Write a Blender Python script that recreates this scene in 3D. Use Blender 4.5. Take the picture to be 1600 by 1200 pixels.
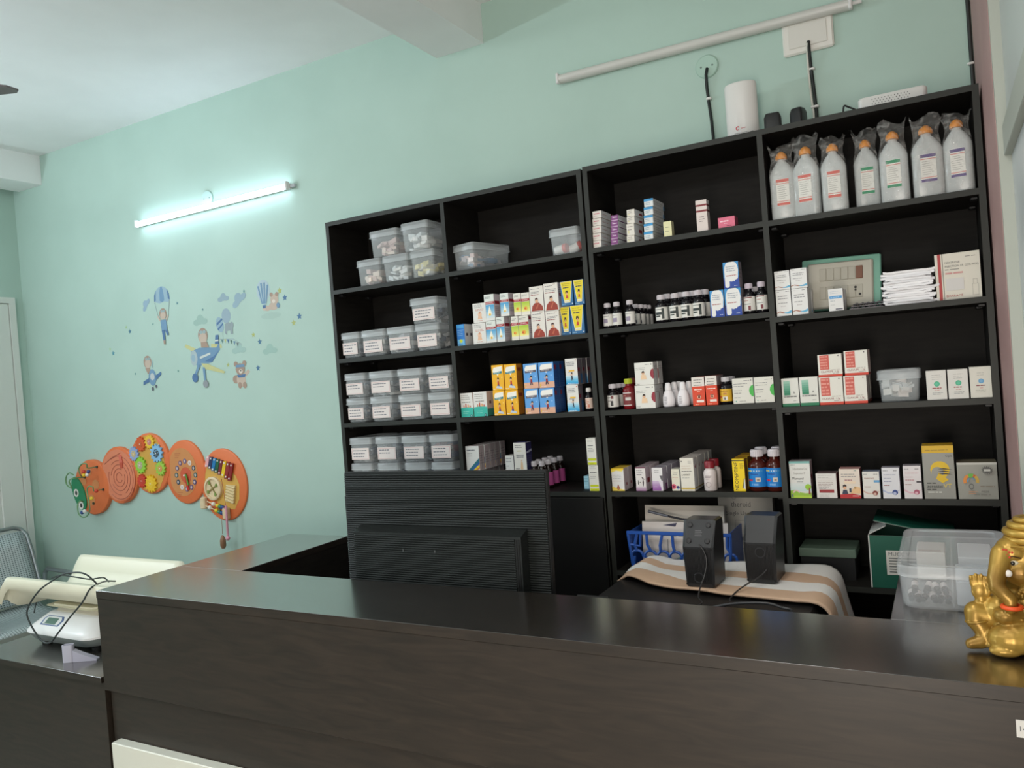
import bpy, bmesh, math, random
from mathutils import Vector, Matrix
PI = math.pi
SC = bpy.context.scene
for o in list(bpy.data.objects): bpy.data.objects.remove(o)
COL = SC.collection

# ------------------------------------------------------------------ camera, world, lights, exposure
YAW, PITCH, ROLL = 0.5036, -0.0116, -0.077
fw = Vector((-math.sin(YAW)*math.cos(PITCH), math.cos(YAW)*math.cos(PITCH), math.sin(PITCH)))
rt = Vector((math.cos(YAW), math.sin(YAW), 0)); up = rt.cross(fw)
rt2 = math.cos(ROLL)*rt + math.sin(ROLL)*up; up2 = -math.sin(ROLL)*rt + math.cos(ROLL)*up
cam = bpy.data.cameras.new('camera'); camo = bpy.data.objects.new('camera', cam); COL.objects.link(camo)
mw = Matrix((rt2, up2, -fw)).transposed().to_4x4(); mw.translation = Vector((2.4711, -2.8127, 1.6666))
camo.matrix_world = mw
cam.sensor_width = 36; cam.lens = 1229.73/1600*36; cam.clip_start = 0.05
SC.camera = camo
w = bpy.data.worlds.new('world'); SC.world = w; w.use_nodes = True
bg = w.node_tree.nodes['Background']; bg.inputs[0].default_value = (0.86, 0.94, 1.0, 1); bg.inputs[1].default_value = 0.5
def area(name, loc, target, sx, sy, power, col):
    l = bpy.data.lights.new(name, 'AREA'); l.shape = 'RECTANGLE'; l.size = sx; l.size_y = sy; l.energy = power; l.color = col
    o = bpy.data.objects.new(name, l); COL.objects.link(o); o.location = loc
    o.rotation_euler = (Vector(target)-Vector(loc)).to_track_quat('-Z', 'Y').to_euler(); return o
area('front_overhead_fill', (1.7, -3.0, 3.28), (1.6, -1.2, 0.8), 1.2, 0.12, 12, (1.0, 0.97, 0.92))  # added overhead fill that brightens the towel and the upper faces
ol = area('counter_fill_light', (1.7, -1.55, 3.30), (1.7, -1.40, 0), 0.3, 0.3, 8, (1.0, 0.97, 0.93)); ol.data.spread = math.radians(125)  # added fill above the frame, brightens the towel behind the counter
area('ceiling_tube_light', (-0.6, -3.6, 3.25), (-0.5, -0.6, 1.2), 1.2, 0.12, 17, (0.95, 0.98, 1.0))
area('entrance_daylight', (2.3, -5.8, 1.7), (2.0, 0, 1.0), 1.6, 2.2, 46, (1.0, 0.93, 0.85))
lo = area('low_front_fill', (2.45, -4.1, 0.75), (1.9, -1.1, 0.72), 1.1, 1.1, 26, (1.0, 0.90, 0.79)); lo.data.spread = math.radians(110)  # added low fill, brightens the counter front without reaching the upper wall
area('waiting_room_tube_light', (-2.9, -2.2, 2.62), (-1.2, -2.0, 3.15), 1.2, 0.10, 56, (0.82, 0.92, 1.0))
area('side_tube_light', (-1.6, -2.5, 2.7), (-2.98, -0.2, 2.1), 1.0, 0.10, 6, (0.88, 0.96, 1.0))
SC.view_settings.view_transform = 'Standard'; SC.view_settings.look = 'None'
SC.view_settings.gamma = 1; SC.view_settings.use_curve_mapping = False
SC.view_settings.exposure = -0.1

# ------------------------------------------------------------------ materials
def lin(c):
    c = c/255.0
    return c/12.92 if c <= 0.04045 else ((c+0.055)/1.055)**2.4
MATS = {}
def new_mat(key):
    m = bpy.data.materials.new(key); m.use_nodes = True; MATS[key] = m
    return m, m.node_tree, m.node_tree.nodes['Principled BSDF']
def P(r, g, b, rough=0.5, metal=0.0, spec=0.5):
    key = 'paint_%d_%d_%d_%d_%d_%d' % (r, g, b, rough*100, metal*10, spec*10)
    if key in MATS: return MATS[key]
    m, nt, bs = new_mat(key)
    bs.inputs['Base Color'].default_value = (lin(r), lin(g), lin(b), 1)
    bs.inputs['Roughness'].default_value = rough; bs.inputs['Metallic'].default_value = metal
    bs.inputs['Specular IOR Level'].default_value = spec
    return m
def noisy(key, c0, c1, scale=(1, 1, 1), nscale=6, rough=0.5, bump=0.0, detail=6, dist=0.0, metal=0.0, spec=0.5, lo=0.35, hi=0.65):
    m, nt, bs = new_mat(key); N = nt.nodes; L = nt.links
    tc = N.new('ShaderNodeTexCoord'); mp = N.new('ShaderNodeMapping'); mp.inputs['Scale'].default_value = scale
    no = N.new('ShaderNodeTexNoise'); no.inputs['Scale'].default_value = nscale; no.inputs['Detail'].default_value = detail
    no.inputs['Distortion'].default_value = dist
    cr = N.new('ShaderNodeValToRGB'); cr.color_ramp.elements[0].position = lo; cr.color_ramp.elements[1].position = hi
    cr.color_ramp.elements[0].color = (lin(c0[0]), lin(c0[1]), lin(c0[2]), 1); cr.color_ramp.elements[1].color = (lin(c1[0]), lin(c1[1]), lin(c1[2]), 1)
    L.new(tc.outputs['Object'], mp.inputs[0]); L.new(mp.outputs[0], no.inputs[0]); L.new(no.outputs[0], cr.inputs[0]); L.new(cr.outputs[0], bs.inputs['Base Color'])
    bs.inputs['Roughness'].default_value = rough; bs.inputs['Metallic'].default_value = metal; bs.inputs['Specular IOR Level'].default_value = spec
    if bump:
        b = N.new('ShaderNodeBump'); b.inputs['Strength'].default_value = bump; b.inputs['Distance'].default_value = 0.002
        L.new(no.outputs[0], b.inputs['Height']); L.new(b.outputs[0], bs.inputs['Normal'])
    return m
def clear(key, col, alpha, rough=0.2, bump=0.0, bscale=40):
    """thin clear or milky plastic: part of the light passes straight through"""
    m, nt, bs = new_mat(key); N = nt.nodes; L = nt.links
    bs.inputs['Base Color'].default_value = (lin(col[0]), lin(col[1]), lin(col[2]), 1); bs.inputs['Roughness'].default_value = rough
    tr = N.new('ShaderNodeBsdfTransparent'); mx = N.new('ShaderNodeMixShader'); mx.inputs[0].default_value = alpha
    L.new(tr.outputs[0], mx.inputs[1]); L.new(bs.outputs[0], mx.inputs[2]); L.new(mx.outputs[0], N['Material Output'].inputs[0])
    if bump:
        tc = N.new('ShaderNodeTexCoord'); no = N.new('ShaderNodeTexNoise'); no.inputs['Scale'].default_value = bscale; no.inputs['Detail'].default_value = 4
        no.inputs['Distortion'].default_value = 1.5
        b = N.new('ShaderNodeBump'); b.inputs['Strength'].default_value = bump; b.inputs['Distance'].default_value = 0.01
        L.new(tc.outputs['Object'], no.inputs[0]); L.new(no.outputs[0], b.inputs['Height']); L.new(b.outputs[0], bs.inputs['Normal'])
        cr = N.new('ShaderNodeValToRGB'); cr.color_ramp.elements[0].position = 0.5; cr.color_ramp.elements[1].position = 0.68
        cr.color_ramp.elements[0].color = (alpha*0.45,)*3+(1,); cr.color_ramp.elements[1].color = (min(1, alpha*2.4),)*3+(1,)
        L.new(no.outputs[0], cr.inputs[0]); L.new(cr.outputs[0], mx.inputs[0])
    return m
def emit(key, col, s):
    m, nt, bs = new_mat(key)
    bs.inputs['Emission Color'].default_value = col+(1,); bs.inputs['Emission Strength'].default_value = s
    bs.inputs['Base Color'].default_value = (0.9, 0.9, 0.9, 1)
    return m
wall_paint = noisy('mint_wall_paint', (174, 200, 189), (178, 204, 193), nscale=3, rough=0.62, bump=0.05)
white_paint = noisy('ceiling_white_paint', (240, 241, 240), (244, 245, 244), nscale=4, rough=0.8)
pink_paint = noisy('pink_wall_paint', (176, 140, 136), (184, 148, 144), nscale=3, rough=0.7)
wenge = noisy('wenge_laminate', (30, 25, 21), (44, 37, 31), scale=(1.2, 9, 16), nscale=5, rough=0.26, detail=9, dist=1.2, lo=0.3, hi=0.7, spec=0.5); wenge.node_tree.nodes['Principled BSDF'].inputs['IOR'].default_value = 2.1
for i_, v_ in (('Coat Weight', 1.0), ('Coat Roughness', 0.2), ('Coat IOR', 1.8)): wenge.node_tree.nodes['Principled BSDF'].inputs[i_].default_value = v_
wenge_front = noisy('wenge_laminate_front', (36, 30, 24), (52, 43, 35), scale=(1.1, 9, 9), nscale=4, rough=0.42, detail=9, dist=1.6, lo=0.3, hi=0.7)
shelf_lam = noisy('black_brown_laminate', (27, 25, 23), (33, 31, 28), scale=(2, 2, 14), nscale=5, rough=0.6, detail=6, spec=0.16)
shelf_edge = P(42, 44, 40, 0.5, 0, 0.35)
floor_m = noisy('floor_tile', (176, 172, 162), (188, 184, 175), nscale=3, rough=0.35)
alu = P(172, 176, 166, 0.5)
upvc = P(216, 220, 214, 0.4)
WHITE = P(226, 225, 220, 0.55); CARD = P(214, 212, 206, 0.6); GREY = P(120, 118, 118); INK = P(90, 90, 96); BLACK = P(24, 24, 25, 0.45)
tub_m = clear('milky_plastic', (232, 240, 242), 0.19, 0.2)
lid_m = clear('milky_plastic_lid', (234, 241, 243), 0.30, 0.22)
bigtub_m = clear('frosted_plastic', (232, 236, 238), 0.26, 0.25)
biglid_m = clear('frosted_plastic_lid', (234, 238, 240), 0.36, 0.25)
bag_m = clear('crinkled_clear_bag', (240, 240, 236), 0.12, 0.06, 1.0, 30)
saline_m = clear('translucent_saline_bottle', (222, 227, 226), 0.6, 0.2)
glass_m = clear('window_glass', (150, 205, 190), 0.35, 0.05)
frost_m = clear('frosted_window_glass', (205, 210, 206), 0.8, 0.35)
amber = P(30, 14, 10, 0.12); dark_glass = P(20, 18, 22, 0.12)
gold = noisy('antique_gold', (126, 92, 34), (206, 168, 78), nscale=9, rough=0.34, metal=0.4, detail=6, lo=0.3, hi=0.66)
steel = P(150, 158, 160, 0.3, 0.8)
def make_perf():
    m, nt, bs = new_mat('perforated_steel'); N = nt.nodes; L = nt.links
    tc = N.new('ShaderNodeTexCoord'); sx = N.new('ShaderNodeSeparateXYZ'); sb = N.new('ShaderNodeMath'); sb.operation = 'SUBTRACT'; cb = N.new('ShaderNodeCombineXYZ')
    vo = N.new('ShaderNodeTexVoronoi'); vo.voronoi_dimensions = '2D'; vo.inputs['Scale'].default_value = 62; vo.inputs['Randomness'].default_value = 0.0
    L.new(tc.outputs['Object'], sx.inputs[0]); L.new(sx.outputs[2], sb.inputs[0]); L.new(sx.outputs[0], sb.inputs[1]); L.new(sx.outputs[1], cb.inputs[0]); L.new(sb.outputs[0], cb.inputs[1])
    cr = N.new('ShaderNodeValToRGB'); cr.color_ramp.interpolation = 'CONSTANT'
    cr.color_ramp.elements[0].color = (lin(104), lin(118), lin(120), 1); cr.color_ramp.elements[1].position = 0.3; cr.color_ramp.elements[1].color = (lin(192), lin(202), lin(204), 1)
    L.new(cb.outputs[0], vo.inputs[0]); L.new(vo.outputs['Distance'], cr.inputs[0]); L.new(cr.outputs[0], bs.inputs['Base Color'])
    bs.inputs['Metallic'].default_value = 0.15; bs.inputs['Roughness'].default_value = 0.35
    return m
perf = make_perf()
def make_towel():
    m, nt, bs = new_mat('striped_towel'); N = nt.nodes; L = nt.links
    at = N.new('ShaderNodeAttribute'); at.attribute_name = 'stripe'; no = N.new('ShaderNodeTexNoise'); no.inputs['Scale'].default_value = 260
    cr = N.new('ShaderNodeValToRGB'); cr.color_ramp.interpolation = 'CONSTANT'; e = cr.color_ramp.elements
    br = (lin(218), lin(184), lin(156), 1); wh = (lin(246), lin(243), lin(238), 1)
    e[0].color = br; e[0].position = 0
    e[1].color = wh; e[1].position = 0.27
    for p, c in ((0.52, br), (0.72, wh)):
        x = e.new(p); x.color = c
    L.new(at.outputs['Fac'], cr.inputs[0]); L.new(cr.outputs[0], bs.inputs['Base Color'])
    b = N.new('ShaderNodeBump'); b.inputs['Strength'].default_value = 0.5; b.inputs['Distance'].default_value = 0.003
    tc = N.new('ShaderNodeTexCoord'); L.new(tc.outputs['Object'], no.inputs[0]); L.new(no.outputs[0], b.inputs['Height']); L.new(b.outputs[0], bs.inputs['Normal'])
    bs.inputs['Roughness'].default_value = 0.9; bs.inputs['Specular IOR Level'].default_value = 0.1
    return m
towel_m = make_towel()

# ------------------------------------------------------------------ mesh helpers
TEXTS = {}
def text_geo(s):
    if s in TEXTS: return TEXTS[s]
    c = bpy.data.curves.new('t', 'FONT'); c.body = s; c.size = 1; c.resolution_u = 2
    o = bpy.data.objects.new('t', c); COL.objects.link(o)
    dg = bpy.context.evaluated_depsgraph_get(); me = o.evaluated_get(dg).to_mesh()
    vs = [(v.co.x, v.co.y) for v in me.vertices]; fs = [tuple(p.vertices) for p in me.polygons]
    o.evaluated_get(dg).to_mesh_clear(); bpy.data.objects.remove(o); bpy.data.curves.remove(c)
    x0 = min(v[0] for v in vs); x1 = max(v[0] for v in vs)
    TEXTS[s] = ([(x-x0, y) for x, y in vs], fs, x1-x0)
    return TEXTS[s]
def rrect(w, d, r, n=3):
    r = min(r, w/2-1e-5, d/2-1e-5); pts = []
    for cx, cy, a in ((w/2-r, d/2-r, 0), (-w/2+r, d/2-r, 90), (-w/2+r, -d/2+r, 180), (w/2-r, -d/2+r, 270)):
        for i in range(n+1):
            t = math.radians(a+90*i/n); pts.append((cx+r*math.cos(t), cy+r*math.sin(t)))
    return pts
def sp(pts, n=5):      # smooth a polyline (Catmull-Rom)
    p = [Vector(q) for q in pts]; p = [p[0]*2-p[1]]+p+[p[-1]*2-p[-2]]; out = []
    for i in range(1, len(p)-2):
        for k in range(n):
            t = k/n; a, b, c, d = p[i-1], p[i], p[i+1], p[i+2]
            out.append(0.5*((2*b)+(c-a)*t+(2*a-5*b+4*c-d)*t*t+(3*b-a-3*c+d)*t**3))
    return out+[p[-2]]
class G:
    def __init__(s): s.v = []; s.f = []; s.mi = []; s.mats = []; s.cur = 0
    def m(s, mat):
        if mat not in s.mats: s.mats.append(mat)
        s.cur = s.mats.index(mat); return s
    def add(s, vs, fs):
        b = len(s.v); s.v += [tuple(v) for v in vs]
        for f in fs: s.f.append(tuple(b+i for i in f)); s.mi.append(s.cur)
        return s
    def box(s, x0, x1, y0, y1, z0, z1, bev=0):
        if bev <= 0:
            return s.add([(x0,y0,z0),(x1,y0,z0),(x1,y1,z0),(x0,y1,z0),(x0,y0,z1),(x1,y0,z1),(x1,y1,z1),(x0,y1,z1)],
                  [(3,2,1,0),(4,5,6,7),(0,1,5,4),(1,2,6,5),(2,3,7,6),(3,0,4,7)])
        b = bev; cx, cy = (x0+x1)/2, (y0+y1)/2; W, D = x1-x0, y1-y0
        R = lambda ww, dd, z: [(cx+x, cy+y, z) for x, y in rrect(ww, dd, b, 1)]
        return s.loft([R(W-2*b, D-2*b, z0), R(W, D, z0+b), R(W, D, z1-b), R(W-2*b, D-2*b, z1)])
    def loft(s, rings, c0=True, c1=True):
        n = len(rings[0]); vs = [p for r in rings for p in r]; fs = []
        for k in range(len(rings)-1):
            for i in range(n):
                j = (i+1) % n; fs.append((k*n+i, k*n+j, (k+1)*n+j, (k+1)*n+i))
        if c0: fs.append(tuple(reversed(range(n))))
        if c1: fs.append(tuple((len(rings)-1)*n+i for i in range(n)))
        return s.add(vs, fs)
    def rl(s, specs, n=3, cx=0, cy=0, c0=True, c1=True):   # loft of rounded rectangles (w, d, r, z)
        return s.loft([[(cx+x, cy+y, z) for x, y in rrect(w_, d_, r_, n)] for w_, d_, r_, z in specs], c0, c1)
    def lathe(s, prof, n=20, cx=0, cy=0, cz=0, c0=True, c1=True, sy=1.0):
        return s.loft([[(cx+r*math.cos(2*PI*i/n), cy+sy*r*math.sin(2*PI*i/n), cz+z) for i in range(n)] for r, z in prof], c0, c1)
    def lathe_y(s, prof, n=20, cx=0, cy=0, cz=0, sx=1.0):    # axis along y; prof (r, y)
        return s.loft([[(cx+sx*r*math.cos(2*PI*i/n), cy+y, cz+r*math.sin(2*PI*i/n)) for i in range(n)] for r, y in prof])
    def ell(s, c, rx, ry, rz, nu=14, nv=8):
        rings = []
        for k in range(nv+1):
            t = PI*k/nv - PI/2; q = max(0.02, math.cos(t))
            rings.append([(c[0]+rx*q*math.cos(2*PI*i/nu), c[1]+ry*q*math.sin(2*PI*i/nu), c[2]+rz*math.sin(t)) for i in range(nu)])
        return s.loft(rings)
    def tube(s, path, r, n=8, rr=None):
        ps = [Vector(p) for p in path]; rings = []; prev = None
        for i, p in enumerate(ps):
            t = (ps[min(i+1, len(ps)-1)]-ps[max(i-1, 0)]).normalized()
            if prev is None:
                a = Vector((0, 0, 1)) if abs(t.z) < 0.9 else Vector((1, 0, 0)); u = t.cross(a).normalized()
            else: u = (prev-t*prev.dot(t)).normalized()
            prev = u; q = t.cross(u); R = rr[i] if rr else r
            rings.append([tuple(p+R*(math.cos(2*PI*k/n)*u+math.sin(2*PI*k/n)*q)) for k in range(n)])
        return s.loft(rings)
    def prism(s, poly, y0, y1):      # poly in x-z, extruded along y
        n = len(poly)
        return s.add([(x, y0, z) for x, z in poly]+[(x, y1, z) for x, z in poly],
            [tuple(range(n)), tuple(reversed(range(n, 2*n)))]+[(i, i+n, (i+1) % n+n, (i+1) % n) for i in range(n)])
    def prismz(s, poly, z0, z1):
        n = len(poly)
        return s.add([(x, y, z0) for x, y in poly]+[(x, y, z1) for x, y in poly],
            [tuple(reversed(range(n))), tuple(range(n, 2*n))]+[(i, (i+1) % n, (i+1) % n+n, i+n) for i in range(n)])
    def prismx(s, poly, x0, x1):     # poly in y-z
        n = len(poly)
        return s.add([(x0, y, z) for y, z in poly]+[(x1, y, z) for y, z in poly],
            [tuple(range(n)), tuple(reversed(range(n, 2*n)))]+[(i, i+n, (i+1) % n+n, (i+1) % n) for i in range(n)])
    def text(s, t, x, y, z, h, align='l', ux=(1, 0, 0), uz=(0, 0, 1), maxw=None):
        vs, fs, wd = text_geo(t); sx = sz = h/0.72
        if maxw and wd*sx > maxw: sx = maxw/wd
        off = {'l': 0, 'c': -wd*sx/2, 'r': -wd*sx}[align]; U = Vector(ux); V = Vector(uz); o = Vector((x, y, z))
        return s.add([tuple(o+U*(off+a*sx)+V*(b*sz)) for a, b in vs], fs)
    def mesh(s, name, smooth=None, recalc=True):
        me = bpy.data.meshes.new(name); me.from_pydata(s.v, [], s.f)
        for m_ in s.mats: me.materials.append(m_)
        me.polygons.foreach_set('material_index', s.mi)
        if recalc:
            bm = bmesh.new(); bm.from_mesh(me); bmesh.ops.recalc_face_normals(bm, faces=bm.faces); bm.to_mesh(me); bm.free()
        if smooth is not None:
            me.polygons.foreach_set('use_smooth', [True]*len(me.polygons)); me.set_sharp_from_angle(angle=math.radians(smooth))
        me.update(); return me
    def build(s, name, parent=None, loc=(0,0,0), rot=(0,0,0), smooth=None, recalc=True):
        return link(name, s.mesh(name, smooth, recalc), parent, loc, rot)
def link(name, me, parent=None, loc=(0,0,0), rot=(0,0,0)):
    o = bpy.data.objects.new(name, me); COL.objects.link(o); o.location = loc; o.rotation_euler = rot
    if parent: o.parent = parent
    return o
def tag(o, label=None, cat=None, group=None, kind=None):
    if label: o['label'] = label
    if cat: o['category'] = cat
    if group: o['group'] = group
    if kind: o['kind'] = kind
    return o
def thing(name, label, cat, loc=(0,0,0), rot=(0,0,0), group=None):
    o = bpy.data.objects.new(name, None); o.empty_display_size = 0.05; COL.objects.link(o); o.location = loc; o.rotation_euler = rot
    return tag(o, label, cat, group)
def struct(o): o['kind'] = 'structure'; return o
def circ(cx, cz, r, n=18, sx=1.0, a0=0): return [(cx+sx*r*math.cos(2*PI*i/n+a0), cz+r*math.sin(2*PI*i/n+a0)) for i in range(n)]

# ------------------------------------------------------------------ the room
XL, XR, YB, ZC, YF = -2.98, 2.619, 0.30, 3.34, -6.6
struct(G().m(wall_paint).box(XL-0.12, XR+0.3, YB, YB+0.12, 0, ZC).build('wall_back'))
struct(G().m(wall_paint).box(XL-0.12, XL, YF, -1.02, 0, ZC).box(XL-0.12, XL, -1.02, YB, 2.44, ZC).box(XL-0.12, XL, YB-0.06, YB, 0, 2.44).build('wall_left'))
struct(G().m(pink_paint).box(XR, XR+0.14, -0.46, YB, 0, ZC).build('wall_right'))
struct(G().m(white_paint).box(XL-0.12, XR+0.3, YF, YB+0.12, ZC, ZC+0.12).build('ceiling'))
struct(G().m(floor_m).box(XL-0.12, XR+0.3, YF, YB+0.12, -0.1, 0).build('floor'))
struct(G().m(white_paint).box(0.49, 0.745, YF, YB, 3.163, ZC).build('trim_1'))            # beams under the ceiling
struct(G().m(white_paint).box(-2.913, -2.653, YF, YB, 3.151, ZC).build('trim_2'))
# aluminium partition with glass on the right, seen edge-on
d = G().m(alu).box(XR+0.001, XR+0.031, -0.482, -0.4605, 0, ZC).build('window_1'); struct(d)
G().m(alu).box(XR+0.012, XR+0.033, -3.9, -0.4825, 2.115, 2.19, 0.002).build('transom', d)
G().m(alu).box(XR+0.012, XR+0.033, -3.9, -0.4825, 1.18, 1.24, 0.002).build('mid_rail', d)
G().m(alu).box(XR+0.001, XR+0.031, -3.94, -3.9005, 0, ZC).build('end_post', d)
G().m(frost_m).box(XR+0.024, XR+0.028, -3.9, -0.4825, 2.1905, ZC).build('upper_glass_pane', d)
G().m(P(196, 200, 200, 0.35)).box(XR+0.028, XR+0.032, -3.9, -0.4825, 1.2405, 2.1145).build('glass_pane', d)
G().m(P(96, 74, 58, 0.5)).box(XR+0.026, XR+0.032, -3.9, -0.4825, 0, 1.1795).build('lower_panel', d)

# upvc door in the left wall
d = struct(G().m(upvc).box(XL-0.03, XL+0.02, 0.20, 0.24, 0, 2.44).box(XL-0.03, XL+0.02, -1.02, -0.98, 0, 2.44).box(XL-0.03, XL+0.02, -0.98, 0.20, 2.40, 2.44).build('door_1'))
lf = G().m(upvc).box(XL-0.02, XL+0.012, 0.055, 0.198, 0.03, 2.398, 0.004).box(XL-0.02, XL+0.012, -0.978, -0.85, 0.03, 2.398, 0.004)
lf.box(XL-0.02, XL+0.012, -0.85, 0.055, 2.30, 2.398, 0.004).box(XL-0.02, XL+0.012, -0.85, 0.055, 1.17, 1.285, 0.004).box(XL-0.02, XL+0.012, -0.85, 0.055, 0.03, 0.13, 0.004)
lf = lf.build('door_leaf', d)
G().m(glass_m).box(XL-0.008, XL-0.002, -0.85, 0.055, 1.285, 2.30).build('glass_pane', lf)
G().m(upvc).box(XL-0.008, XL+0.002, -0.85, 0.055, 0.13, 1.17).build('solid_panel', lf)
G().m(alu).box(XL+0.012, XL+0.05, -0.94, -0.91, 1.02, 1.16, 0.005).build('door_handle', lf)

# ------------------------------------------------------------------ shelf units
T = 0.0189
SH = {0: [2.1186, 1.80, 1.5017, 1.20, 0.888], 1: [2.1209, 1.8055, 1.5021, 1.1888, 0.885], 2: [2.1269, 1.8148, 1.5017, 1.19, 0.885], 3: [2.1256, 1.7952, 1.4837, 1.1692, 0.875]}
def shelf_unit(label, x0, xd, x1, top, cols):
    t = thing('shelf_unit', label, 'shelf', (x0, 0, 0))
    def board(name, a, b, z0, z1, y0=0.0, y1=0.288):
        g = G().m(shelf_lam).box(a-x0, b-x0, y0+0.002, y1, z0, z1).m(shelf_edge)
        g.box(a-x0, b-x0, y0, y0+0.002, z0, z1); g.build(name, t)
    board('side_panel', x0, x0+T, 0, top-T); board('side_panel', x1-T, x1, 0, top-T); board('divider', xd-T/2, xd+T/2, 0.08, top-T)
    board('top_panel', x0, x1, top-T, top)
    G().m(shelf_lam).box(T, x1-x0-T, 0.281, 0.288, 0.08, top-T).build('back_panel', t)
    for c, (a, b) in zip(cols, ((x0+T, xd-T/2), (xd+T/2, x1-T))):
        for z in SH[c]+[0.56, 0.27, 0.08]:
            board('shelf', a, b, z-T, z, 0.0, 0.281)
            if z > 1.0:
                for bx in (a+0.012, b-0.012):
                    for by in (0.03, 0.22):
                        G().m(BLACK).box(bx-0.011-x0, bx+0.011-x0, by, by+0.03, z-T-0.012, z-T-0.0005, 0.003).build('bracket', t)
    if cols[0] == 0:
        for a, b in ((x0+0.003, xd-0.0015), (xd+0.0015, x1-0.003)):
            dr = G().m(P(20, 19, 18, 0.38)).box(a-x0, b-x0, -0.018, -0.0005, 0.065, SH[1][3]-T-0.003, 0.001).build('cabinet_door', t)
            G().m(P(120, 120, 118, 0.3, 1)).box(xd-x0-0.055 if a < xd-0.3 else xd-x0+0.045, xd-x0-0.045 if a < xd-0.3 else xd-x0+0.055, -0.034, -0.0185, 0.62, 0.74, 0.002).build('door_handle', dr)
    G().m(shelf_lam).box(T, x1-x0-T, 0.02, 0.035, 0, 0.061).build('plinth', t)
    return t
shelf_unit('black-brown open shelf unit on the left, full of clear lidded tubs and cartons', 0.0, 0.6479, 1.2917, 2.4351, (0, 1))
shelf_unit('black-brown open shelf unit on the right beside the pink wall, with saline bottles on top', 1.2995, 1.9612, 2.6117, 2.44, (2, 3))

# ------------------------------------------------------------------ counters and desks
ZT = 1.0125
t = thing('reception_counter', 'dark wenge reception counter with a thick front and side wings', 'counter', (0, 0, 0))
G().m(wenge).box(-0.2283, 2.60, -1.0995, -0.7507, 0.985, ZT, 0.0008).build('counter_top', t)
G().m(wenge_front).box(-0.2283, 2.60, -1.1010, -1.0997, 0.985, ZT-0.0004).build('edge_band', t)
G().m(wenge_front).box(-0.2283, 2.60, -1.099, -1.072, 0.655, 0.9845, 0.0012).build('front_panel', t)
G().m(wenge_front).box(-0.2283, 2.60, -1.0755, -1.05, 0.0, 0.654).build('lower_panel', t)
G().m(P(226, 226, 212, 0.4)).box(-0.189, 2.5, -1.116, -1.076, 0.10, 0.479, 0.003).build('white_front_panel', t)
G().m(wenge).box(-0.2283, 0.119, -0.7500, -0.148, 0.985, ZT, 0.0015).build('left_wing_top', t)
G().m(wenge).box(-0.2283, -0.2033, -1.05, -0.148, 0.0, 0.9845).build('left_end_panel', t)
G().m(shelf_lam).box(0.099, 0.117, -0.7495, -0.15, 0.0, 0.9845).build('left_wing_panel', t)
G().m(shelf_lam).box(-0.203, 0.0985, -0.168, -0.15, 0.0, 0.9845).build('left_wing_back', t)
G().m(wenge).box(2.318, 2.60, -0.7500, -0.19, 0.985, ZT, 0.0015).build('right_wing_top', t)
G().m(wenge).box(2.33, 2.35, -0.75, -0.19, 0.0, 0.9845).build('right_wing_panel', t)
G().m(WHITE).box(2.545, 2.592, -1.1002, -1.0992, 0.918, 0.951, 0).m(INK).text('14', 2.551, -1.1004, 0.930, 0.010).build('label_sticker', t)
t = thing('low_side_desk', 'low dark wenge desk joined to the left end of the counter', 'desk')
G().m(wenge).box(-1.08, -0.2375, -1.1045, -0.45, 0.678, 0.70, 0.0008).build('desk_top', t)
G().m(wenge_front).box(-1.08, -0.2375, -1.1058, -1.1047, 0.678, 0.6996).build('edge_band', t)
G().m(wenge_front).box(-1.07, -0.2405, -1.09, -1.07, 0.0, 0.6775).build('front_panel', t)
G().m(wenge).box(-1.07, -1.05, -1.07, -0.47, 0.0, 0.6775).build('side_panel', t)
G().m(wenge).box(-0.262, -0.2405, -1.07, -0.47, 0.0, 0.6775).build('side_panel', t)
t = thing('computer_desk', 'lower inner desk hidden behind the counter under the monitor', 'desk')
G().m(wenge).box(0.1185, 1.40, -0.745, -0.36, 0.72, 0.745, 0.0015).build('desk_top', t)
G().m(wenge).box(0.12, 0.14, -0.74, -0.37, 0.0, 0.7195).build('side_panel', t)
G().m(wenge).box(1.38, 1.40, -0.74, -0.37, 0.0, 0.7195).build('side_panel', t)
t = thing('printer_stand', 'black stand behind the counter under the towel-covered printer', 'stand')
G().m(BLACK).box(1.46, 2.22, -0.50, -0.06, 0.66, 0.69, 0.002).build('stand_top', t)
for x in (1.48, 2.17):
    for y in (-0.48, -0.11): G().m(BLACK).box(x, x+0.03, y, y+0.03, 0, 0.6595).build('leg', t)

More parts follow.
